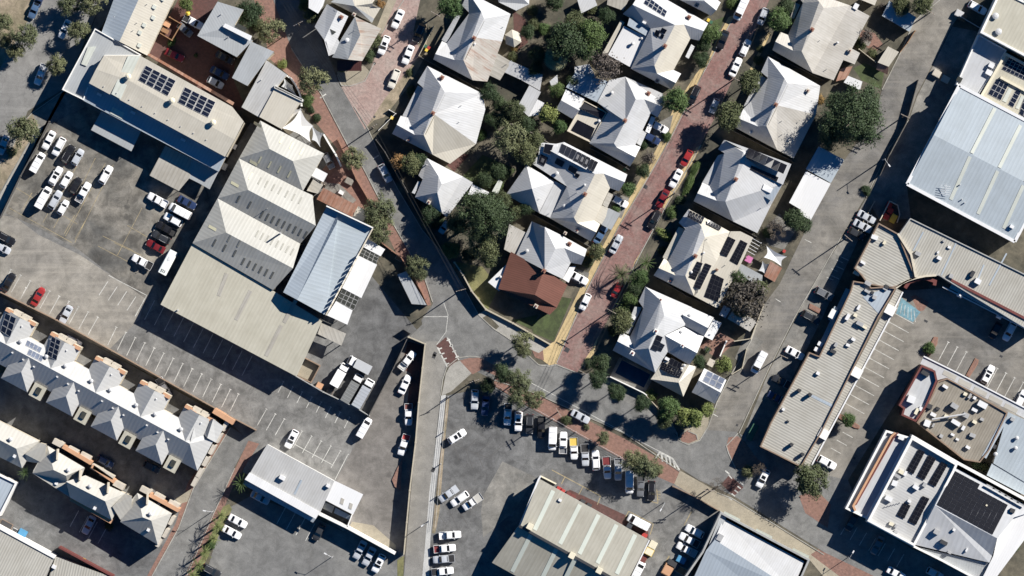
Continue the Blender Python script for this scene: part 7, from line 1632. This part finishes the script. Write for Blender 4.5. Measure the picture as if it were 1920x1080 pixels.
fence('yellow_rail', 'pale yellow steel rack at the upper corner of striped warehouse', '213,330 332,390', 'cream_metal', 1.4, .3, t='23', cat='rack', posts=False)
r = root('garden_umbrella', W(352, 25, 0), 'round yellow umbrella in the brick courtyard', 'umbrella'); p = W(352, 25, 2.3); m = MB(); m.tube((p.x, p.y, 0), (p.x, p.y, 2.5), .03); part('pole', m, 'galv', r); m = MB()
for i in range(8): a, b = i*.785, (i+1)*.785; m.up([(p.x, p.y, 2.6), (p.x+math.cos(a)*.6, p.y+math.sin(a)*.6, 2.2), (p.x+math.cos(b)*.6, p.y+math.sin(b)*.6, 2.2)])
part('canopy', m, 'yellow_paint', r)
def table(x, y, label, sx, sy, mat, h=.75):
    r = root('garden_table', W(x, y, 0), label, 'table'); p = W(x, y, 0); m = MB(); m.box((p.x, p.y), sx, sy, h-.05, h, -28); part('top', m, mat, r)
    for i in (-1, 1):
        for j in (-1, 1): m = MB(); m.box((p.x+i*sx*.35, p.y+j*sy*.35), .08, .08, 0, h-.05); part('leg', m, mat, r)
table(1404, 486, 'pink topped table in the framed yard of the black strip cottage', 1.6, 1.5, 'pink_fabric'); table(314, 45, 'orange timber table in the slatted courtyard pen', 1.6, 1.4, 'orange_render'); table(310, 58, 'long timber bench table below the slatted pen', 1.8, 1.0, 'timber'); table(1333, 680, 'small tan garden box by the hedge block', 1.5, 1.7, 'concrete_tan' if False else 'stone_pale', 1.0)
table(1326, 655, 'dark garden table set on the brick patio', 1.5, 1.2, 'dark_metal'); table(1625, 80, 'weathered timber table in the lane garden', 1.6, 1.2, 'timber_grey')
sail('shade_sail', 'white shade sail over the yard beside the lane', tp('31', '-10,765,2.9 140,845,2.9 100,915,2.6 -30,850,2.6'), 'sail_white', 2.7); sail('shade_sail', 'grey shade sail beside framed yard of black strip cottage', tp('21', '1880,880,2.8 1925,900,2.8 1905,985,2.6 1850,950,2.6'), 'sail_grey', 2.6)
r = root('pergola', W(1410, 475, 0), 'open dark framed pergola behind the black strip cottage', 'pergola')
for i in range(5):
    m = MB(); a, b = T('21', 1800-i*12, 705+i*22), T('21', 1870-i*12, 745+i*22); m.ribbon([W(*a, 2.6), W(*b, 2.6)], .1, 2.5, 2.62); part('rafter', m, 'white_metal', r)
for q in ((1800, 700), (1872, 740), (1735, 850), (1800, 890)): m = MB(); p = W(*T('21', *q), 2.5); m.box((p.x, p.y), .1, .1, 0, 2.5); part('post', m, 'white_metal', r)
r = shed('rust roofed cabin in the yard beside the lane shade sail', '31', '20,880,2.8 105,930,2.7 50,1035,2.6 -30,990,2.7', 'rust_sheet', 'wall_white')
# planters with brick kerbs in the car parks
def island(label, s, t='32'):
    P = tp(t, s); c = P[0]; r = root('planter', W(c[0], c[1], 0), label, 'planter', 'brick planter islands'); m = MB(); q = [W(*p, .3) for p in P]; m.prism([(p.x, p.y) for p in q], 0, .28); part('kerb', m, 'wall_brown' if False else 'wall_brick', r)
    i = inset(q, .18); m = MB(); m.up([(p.x, p.y, .31) for p in i]); part('paving', m, 'brick_path', r)
island('narrow brick planter with a small bush at the parking row head', '1245,365 1275,370 1270,420 1215,510 1190,500 1200,455'); island('long empty brick planter strip between the bays', '1555,525 1580,540 1575,570 1510,670 1485,655'); island('brick planter with bright green bush by the shop verandah', '530,945 560,950 690,1035 685,1055 650,1050 530,975'); island('small brick planter between the two shaded lane bays', '315,115 400,160 390,195 305,150')
b = shed('low brick edged planting bed island in the walled forecourt', '13', '1100,200,.3 1090,320,.3 1085,440,.3 1040,410,.3 1020,360,.3 1060,270,.3', 'brick_path', 'wall_brick', 'planter', 'planter')
# people-free yard clutter: glass tables on the dirt yard
bin_box('pallet_stack', 'grey pallet stack by the brown dirt yard wall', 'pallets', 655, 340, 1.8, 1.4, .8, 'timber_grey', inner='timber_grey'); bin_box('crate', 'white crate at the brown yard edge', 'crate', 640, 361, 1.2, .9, .8, 'white_metal', inner='white_metal'); bin_box('planter_box', 'pale planter box at the rust wall bend', 'planter', 748, 485, 1.6, .9, .8, 'stone_pale', inner='timber')
bin_box('crate', 'stone trough at the brown yard corner', 'trough', 608, 343, 1.2, .8, .7, 'stone_pale', inner='stone_pale')

for i, (x, y, m, l) in enumerate(((1798, 26, 'galv', 'grey crate beside the pallets in the top right lane lot'), (1804, 33, 'timber', 'stack of tan pallets in the top right lane lot'), (1756, 138, 'stone_pale', 'tan pallet stack at the dark lot gate by the lane'), (1772, 149, 'stone_pale', 'smaller tan pallet stack right of the gate stack'))):
    bin_box('pallet_stack', l, 'pallets', x, y, 1.8, 1.5, 1.1, m, group='pallet stacks in the lane lots', inner=m)
b = Bld('house', 'house corner cut by the top edge left of the garden dark tree', 'house', (960, -5)); b.hip(facets('', '920,-50,3.3 995,-60,3.3 992,8,3.3 968,20,3.3 935,4,3.3 958,-25,5.6'), F_('0.1.5 1.2.5 2.3.4.5 4.0.5'), 'zinc')
# ------------------------------------------------------------------ trees, palms, shrubs: kind, x, y, radius (px), label[, height]
def grow(group, L):
    for q in L: plant(q[0], q[1], q[2], q[3], q[4], group, **(q[5] if len(q) > 5 else {}))
grow('gum trees of the far left street', [('gum', 47, 68, 24, 'gum tree on the verge above the white ute shadow'), ('gum', 30, 98, 17, 'gum tree lower left of the verge gum'), ('gum', 147, 60, 21, 'gum tree next to the white sedan on the far left street'), ('gum', 105, 122, 19, 'gum tree next to the white ute on the far left street'), ('gum', 42, 247, 29, 'broad gum tree on the verge left of the upper yard'),
  ('gum', 172, 2, 26, 'gum tree at the top edge left of the workshop'), ('gum', 130, 8, 22, 'darker gum tree at the top edge over the street'), ('gum', 3, 45, 20, 'gum tree cut by the left edge near the top'), ('gum', 8, 75, 14, 'small gum cut by the left edge below another gum'), ('gum', 22, 285, 10, 'small gum shrub at the left street verge')])
grow('trees and shrubs of the upper middle', [('gum', 505, 56, 25, 'wide gum tree left of the shaded upper road'), ('gum', 585, 150, 27, 'round gum tree by the curved white wall'), ('green', 575, 187, 12, 'bright green bush under the curved wall gum'), ('olive', 582, 30, 15, 'rounded olive tree beside the corner shop'), ('green', 572, 8, 12, 'green bush at the top edge by the upper road'), ('lime', 530, 121, 9, 'lime green shrub against the courtyard wing wall'),
  ('dark', 468, 25, 24, 'dark tree behind the grey courtyard wing'), ('dark', 484, 45, 12, 'dark shrub right of the dark courtyard tree'), ('lime', 350, 8, 13, 'yellow green tree at the top of the brick courtyard'), ('olive', 700, 78, 15, 'dark round hedge tree upper one by the corner shop'), ('dark', 692, 104, 12, 'dark round hedge bush lower one by the corner shop'), ('green', 842, 10, 24, 'feathery green street tree on the pink brick street', dict(h=5)), ('rust', 716, 8, 8, 'rusty coloured shrub in the top front garden'),
  ('olive', 770, 172, 10, 'olive shrub in the front yard by the fence bins'), ('olive', 768, 135, 7, 'small front shrub of the lower pink street cottage'), ('dark', 595, 222, 8, 'dark hedge clump beside the sails'), ('dark', 582, 205, 7, 'dark hedge clump at the sail corner'), ('green', 321, 82, 6, 'small green pot plant in the brick courtyard'), ('dark', 368, 104, 4, 'pot plant at the centre of the courtyard paving'), ('green', 325, 75, 5, 'second pot plant in the brick courtyard')])
grow('trees and shrubs of the middle gardens', [('olive', 1077, 43, 20, 'pale olive tree above the big dark garden tree'), ('dark', 1064, 78, 34, 'large dark garden tree left of the round green one', dict(h=5)), ('green', 1110, 64, 27, 'large round bright green garden tree', dict(h=5)), ('fan', 1042, 110, 22, 'pale fan palm in the middle gardens', dict(h=4)), ('purple', 1135, 128, 28, 'dark leafless looking tree above the white cottage roof', dict(h=5)), ('dark', 1137, 30, 15, 'dark bush beside the slatted shed'), ('olive', 1110, 16, 11, 'olive shrub at the top of the middle gardens'),
  ('dark', 1098, 98, 18, 'dark understorey tree below the bright green one'), ('olive', 1000, 46, 12, 'olive shrub near the gazebo'), ('green', 1020, 55, 12, 'green shrub right of the gazebo'), ('dark', 1040, 0, 18, 'dark tree at the top edge of the middle gardens'), ('purple', 1060, 122, 10, 'purple bush right of the fan palm'), ('green', 1045, 168, 13, 'green shrub beside the white tin roof'), ('lime', 1028, 212, 17, 'lime green tree above the small garden shed'), ('green', 1049, 237, 14, 'round dark green shrub at the fence corner'),
  ('olive', 966, 205, 20, 'golden olive tree at the top of the olive grove', dict(h=4)), ('gum', 955, 255, 30, 'big tan olive tree in the middle of the gardens', dict(h=4)), ('olive', 985, 283, 24, 'olive tree above the pyramid roof'), ('olive', 945, 222, 16, 'olive tree at the left of the grove'), ('dark', 918, 175, 17, 'dark tree behind the pink street cottages'), ('dark', 935, 195, 16, 'dark tree left of the grove'), ('green', 902, 252, 11, 'bright green shrub at the edge of the lawn'), ('dark', 985, 235, 16, 'dark bush between grove and white shed'), ('spiky', 1000, 230, 12, 'spiky garden plant by the grove', dict(h=1.2)),
  ('dark', 910, 338, 14, 'dark round bush on the lawn'), ('dark', 936, 322, 15, 'dark bush at the lawn end beside the lean-to'), ('olive', 945, 375, 16, 'yellow olive bush beside the dark tree'), ('green', 932, 350, 10, 'green bush by the tan lean-to'), ('olive', 1000, 20, 10, 'dry shrub by the rear patio'), ('olive', 962, 105, 10, 'olive shrub below the gazebo'), ('rust', 966, 90, 7, 'rust shrub below the gazebo'), ('lime', 640, 130, 6, 'tiny kerb shrub by the awning')])
grow('trees of the middle street', [('gum', 662, 297, 22, 'gum tree at the brown yard brick path'), ('olive', 770, 305, 20, 'olive street tree right of the silver car'), ('rust', 746, 303, 15, 'rusty olive tree at the dark fence'), ('dark', 785, 300, 14, 'dark bush against the small cottage'), ('gum', 712, 390, 28, 'gum tree at the end of the rust roofed lean-to'), ('gum', 712, 430, 25, 'gum tree beside the blue roofed workshop corner'), ('gum', 695, 410, 16, 'small gum between the two workshop gums'), ('gum', 780, 498, 21, 'yellowish gum tree at the yard entrance'),
  ('gum', 788, 515, 13, 'small gum below the yellowish gum'), ('bigdark', 903, 405, 52, 'great dark tree beside the bend', dict(h=6)), ('olive', 905, 455, 30, 'olive brown tree below the great dark tree', dict(h=4)), ('olive', 915, 482, 20, 'olive tree lowest by the tiled house'), ('dark', 808, 405, 18, 'dark tree below the small hipped cottage'), ('dark', 822, 418, 12, 'dark shrub by the drive of the small hipped cottage'), ('green', 847, 470, 16, 'grey green tree behind the limestone wall'), ('dark', 860, 420, 22, 'dark tree left of the great dark tree'), ('olive', 790, 370, 9, 'shrub by the small cottage verandah')])
grow('street trees and hedges of the red brick street', [('green', 1268, 187, 25, 'bright round green street tree on the red brick street', dict(h=4)), ('green', 1332, 64, 17, 'green tree beside the black sedan'), ('dark', 1315, 112, 15, 'dark green tree below the black sedan'), ('dark', 1322, 85, 13, 'dark bush between two trees by the black sedan'), ('olive', 1405, 155, 22, 'olive green tree right of the upper wires', dict(h=4)), ('olive', 1365, 218, 26, 'big olive green tree beside the small silver car', dict(h=4)), ('olive', 1422, 113, 9, 'small round shrub right of the wires'), ('olive', 1425, 91, 7, 'tiny shrub above the round shrub'),
  ('green', 1462, 38, 23, 'dense green tree in front of the deck cottage', dict(h=3)), ('dark', 1475, 10, 16, 'dark tree at the top edge by the deck cottage'), ('green', 1375, 6, 12, 'green bush at the top edge by the white van'), ('purple', 1217, 296, 14, 'purple leafless tree by the yellow path'), ('dark', 1207, 320, 13, 'dark round tree beside the yellow path'), ('green', 1178, 356, 14, 'green tree beside the yellow path drive'), ('green', 1155, 392, 9, 'green hedge clump beside grey carport'), ('olive', 1120, 470, 16, 'dark leafy tree with ochre spots by the kerb'), ('rust', 1108, 478, 9, 'ochre shrub beside the kerb tree'), ('olive', 1100, 490, 12, 'dark shrub by the drive of the tiled house'),
  ('lime', 1247, 441, 11, 'bright green oval hedge beside the black car', dict(sx=1.6, sy=.85, rot=28)), ('green', 1258, 398, 11, 'hedge clump on the street edge above the oval hedge'), ('green', 1292, 345, 10, 'front hedge clump of the collector strip cottage', dict(sx=.8, sy=2.0, rot=25)), ('green', 1303, 315, 8, 'upper front hedge clump of the collector strip cottage', dict(sx=.8, sy=1.8, rot=25)), ('dark', 1275, 375, 9, 'dark hedge clump below the front hedge'), ('date', 1165, 515, 22, 'date palm over the red small car', dict(h=4)), ('spiky', 1212, 492, 19, 'spiky palm at the black strip cottage front', dict(h=2.5)), ('green', 1200, 522, 17, 'round green shrub below the spiky palm'), ('dark', 1190, 540, 14, 'dark green shrub row above the grey tree'),
  ('spiky', 1170, 572, 18, 'spiky fern palm under the wires', dict(h=1.8)), ('olive', 1165, 600, 22, 'grey green tree under the wires at the large cottage'), ('green', 1182, 560, 13, 'green shrub left of the largest cottage'), ('dark', 1150, 620, 10, 'dark hedge clump at the street edge below the grey tree'), ('dark', 1243, 470, 8, 'dark hedge clump below the oval hedge'), ('green', 1283, 30, 8, 'shrub at the rear of the long solar cottage'), ('green', 1250, 255, 9, 'shrub by the hatchback drive'), ('dark', 1205, 270, 9, 'dark shrub by the roof terrace cottage drive')])
grow('trees along the grey lane', [('bigdark', 1606, 218, 60, 'biggest dark leafy tree beside the lane', dict(h=6)), ('bigdark', 1572, 200, 30, 'left lobe tree under the biggest dark tree', dict(h=4)), ('dark', 1560, 250, 26, 'dark tree below left of the biggest one', dict(h=4)), ('olive', 1690, 10, 18, 'left of two leafy trees at the lane top'), ('olive', 1730, 8, 20, 'right of two leafy trees at the lane top', dict(h=4)), ('purple', 1655, 14, 10, 'purple shrub beside the blue white shed'), ('rust', 1537, 186, 10, 'reddish bush at the striped cottage rear'), ('purple', 1625, 66, 14, 'purple dry bush in the lane garden'), ('olive', 1612, 82, 11, 'olive shrub in the lane garden'), ('olive', 1636, 100, 9, 'olive shrub by the lane carport'),
  ('dark', 1492, 412, 20, 'dark conifer like tree behind the white lane shed'), ('dark', 1508, 425, 14, 'dark bush at the lane kerb by white shed'), ('bare', 1455, 428, 22, 'bare grey tree in the pale yard', dict(h=1.3)), ('dark', 1380, 521, 16, 'dark bushy tree behind the black strip cottage'), ('purple', 1402, 562, 40, 'brown bushy tree over the long grey shed', dict(h=3)), ('olive', 1418, 545, 20, 'olive side of the brown bushy tree'), ('olive', 1390, 580, 16, 'olive shrub in front of the brown bushy tree'), ('dark', 1312, 678, 13, 'dark round shrub beside the garden box'), ('lime', 1358, 685, 15, 'lime hedge block by the garage', dict(name='hedge', cat='hedge')), ('spiky', 1327, 655, 9, 'spiky plant on the brick patio', dict(h=.8)), ('dark', 1625, 357, 9, 'small dark bush on the kerb opposite the white shed'), ('dark', 1440, 438, 10, 'dark shrub in the pale lane yard')])
grow('trees round the crossing', [('gum', 978, 640, 20, 'gum tree at the brick corner of the crossing', dict(h=4)), ('gum', 982, 658, 14, 'lower part gum at the brick corner'), ('gum', 975, 712, 23, 'gum tree upper left on the brick footpath', dict(h=4)), ('gum', 972, 742, 22, 'gum tree above the white ute with black bed', dict(h=4)), ('gum', 1002, 748, 18, 'gum tree right of the footpath gums', dict(h=4)), ('dark', 942, 702, 18, 'dark tree at the brick nose of the crossing', dict(h=4)), ('dark', 915, 722, 14, 'dark tree over the dark blue sedan'), ('olive', 1062, 787, 10, 'small street tree beside the driving silver sedan'), ('gum', 1130, 821, 13, 'small gum on the brick footpath strip'),
  ('gum', 1188, 866, 23, 'big footpath gum left crown', dict(h=4)), ('gum', 1212, 874, 24, 'big footpath gum right crown', dict(h=4)), ('gum', 1232, 880, 12, 'small gum shrub at the right of the big footpath gum'), ('dark', 1127, 682, 17, 'dark tree left of the pool', dict(h=4)), ('dark', 1120, 711, 17, 'dark tree below left of the pool', dict(h=4.5)), ('dark', 1152, 733, 14, 'dark tree in the parking bay nearest the pool wall', dict(h=4)), ('dark', 1162, 738, 12, 'dark shrub beside the pool wall tree'), ('dark', 1203, 757, 15, 'dark tree in the middle of the parking bay', dict(h=4)), ('green', 1252, 763, 22, 'large green tree at the end of the parking bay', dict(h=4)), ('lime', 1220, 742, 11, 'lime shrub at the pool wall end'),
  ('lime', 1282, 780, 17, 'yellow green tree by the garage corner'), ('lime', 1304, 784, 17, 'yellow green tree right of garage corner tree'), ('lime', 1325, 770, 14, 'yellow green tree at the lane corner'), ('olive', 1246, 785, 17, 'olive tree under the large green bay tree'), ('dark', 1105, 682, 9, 'dark shrub near the street mouth pole'), ('gum', 1402, 884, 12, 'thin gum at the junction corner'), ('bare', 1420, 880, 16, 'bare tree at the junction corner', dict(h=2.0)), ('bare', 1345, 912, 17, 'bare twiggy tree put in place of a shadow on the tan footpath', dict(h=2.2)), ('gum', 1100, 800, 6, 'tiny shrub beside the brick footpath edge')])  # bare tree over the tan footpath is added in place of a shadow
grow('trees by the shops', [('olive', 1522, 905, 33, 'round grassy tree below the white wagon', dict(h=3.5)), ('green', 1592, 787, 14, 'bright green bush in the shop verandah planter'), ('green', 1742, 652, 12, 'green bush in the narrow brick planter'), ('green', 1900, 1025, 12, 'bush at the supermarket rear'), ('dark', 1886, 1010, 8, 'dark shrub at the supermarket rear court'), ('dark', 1830, 870, 10, 'dark shrub in the gap behind the supermarket'), ('olive', 1845, 876, 8, 'olive shrub in the gap behind the supermarket')])
grow('palms by the lower lane', [('spiky', 452, 906, 19, 'large yucca like palm by the office', dict(h=3)), ('thin', 415, 966, 13, 'palm at the top of the palm strip', dict(h=4)), ('thin', 407, 988, 17, 'second palm from the top of the palm strip', dict(h=4)), ('thin', 400, 1010, 14, 'third palm from the top of the palm strip', dict(h=4)), ('thin', 383, 1036, 15, 'fourth palm from the top of the palm strip', dict(h=4)), ('thin', 372, 1060, 15, 'fifth palm from the top of the palm strip', dict(h=4)), ('thin', 360, 1078, 14, 'palm at the bottom edge of the palm strip', dict(h=4)), ('spiky', 47, 886, 17, 'dark palm between the apartments and annex', dict(h=4)), ('green', 395, 1022, 8, 'low shrub in the palm strip'), ('olive', 205, 985, 9, 'shrub in the shaded apartment courtyard')])

grow('trees and shrubs of the middle gardens', [('dark', 1010, 100, 16, 'dark bush on the left of the pale fan palm'), ('dark', 1005, 130, 14, 'dark bush below left of the pale fan palm'), ('dark', 1075, 152, 14, 'dark bush above the blue grey rear roof'), ('olive', 1005, 262, 18, 'olive bush right of the big tan olive tree'), ('dark', 925, 225, 15, 'dark bush between pink street cottage and the grove'),
  ('dark', 985, 390, 14, 'dark bush beside the pyramid roof corner'), ('olive', 968, 398, 13, 'olive bush below the pyramid roof'), ('dark', 990, 60, 13, 'dark bush on the right of the gazebo patio'), ('dark', 880, 480, 14, 'dark bush in the dry yard of the tiled house'), ('olive', 1035, 75, 14, 'olive bush between gazebo and dark garden tree')])
# ------------------------------------------------------------------ light, sky, camera
EL, AZ = math.radians(33), math.atan2(0.56, 0.83)      # sun height, direction from +X towards +Y
sd = Vector((math.cos(AZ)*math.cos(EL), math.sin(AZ)*math.cos(EL), math.sin(EL)))
L = bpy.data.lights.new('sun', 'SUN'); L.energy = 5.0; L.angle = math.radians(0.5); L.color = (1.0, 0.955, 0.885)
lo = bpy.data.objects.new('sun', L); COL.objects.link(lo); lo.rotation_euler = sd.to_track_quat('Z', 'Y').to_euler(); lo.location = sd*300
w = bpy.data.worlds.new('World'); bpy.context.scene.world = w; w.use_nodes = True
nt = w.node_tree; bg = nt.nodes['Background']; sk = nt.nodes.new('ShaderNodeTexSky'); sk.sky_type = 'NISHITA'; sk.sun_disc = False
sk.sun_elevation = EL; sk.sun_rotation = math.pi/2-AZ; sk.altitude = 10; sk.air_density = 0.6; sk.dust_density = 0.1; sk.ozone_density = 2.5
hs = nt.nodes.new('ShaderNodeHueSaturation'); hs.inputs['Saturation'].default_value = 1.4; hs.inputs['Value'].default_value = 0.98
nt.links.new(sk.outputs[0], hs.inputs['Color']); nt.links.new(hs.outputs[0], bg.inputs[0]); bg.inputs[1].default_value = 0.05
cam = bpy.data.cameras.new('camera'); cam.sensor_width = 36; cam.lens = 36*H/(1920*S); cam.clip_start = 10; cam.clip_end = 9000
co = bpy.data.objects.new('camera', cam); COL.objects.link(co); co.location = (0, 0, H)
sc = bpy.context.scene; sc.camera = co
sc.view_settings.view_transform = 'Standard'; sc.view_settings.look = 'None'; sc.view_settings.exposure = 0.9; sc.view_settings.gamma = 1
sc.cycles.max_bounces = 5; sc.cycles.diffuse_bounces = 3; sc.cycles.glossy_bounces = 3; sc.cycles.transmission_bounces = 2
for k, v in LABELS.items():
    if len(v) > 1: print('DUPLABEL', len(v), k, v[:4])
print('OBJECTS', len(bpy.data.objects))
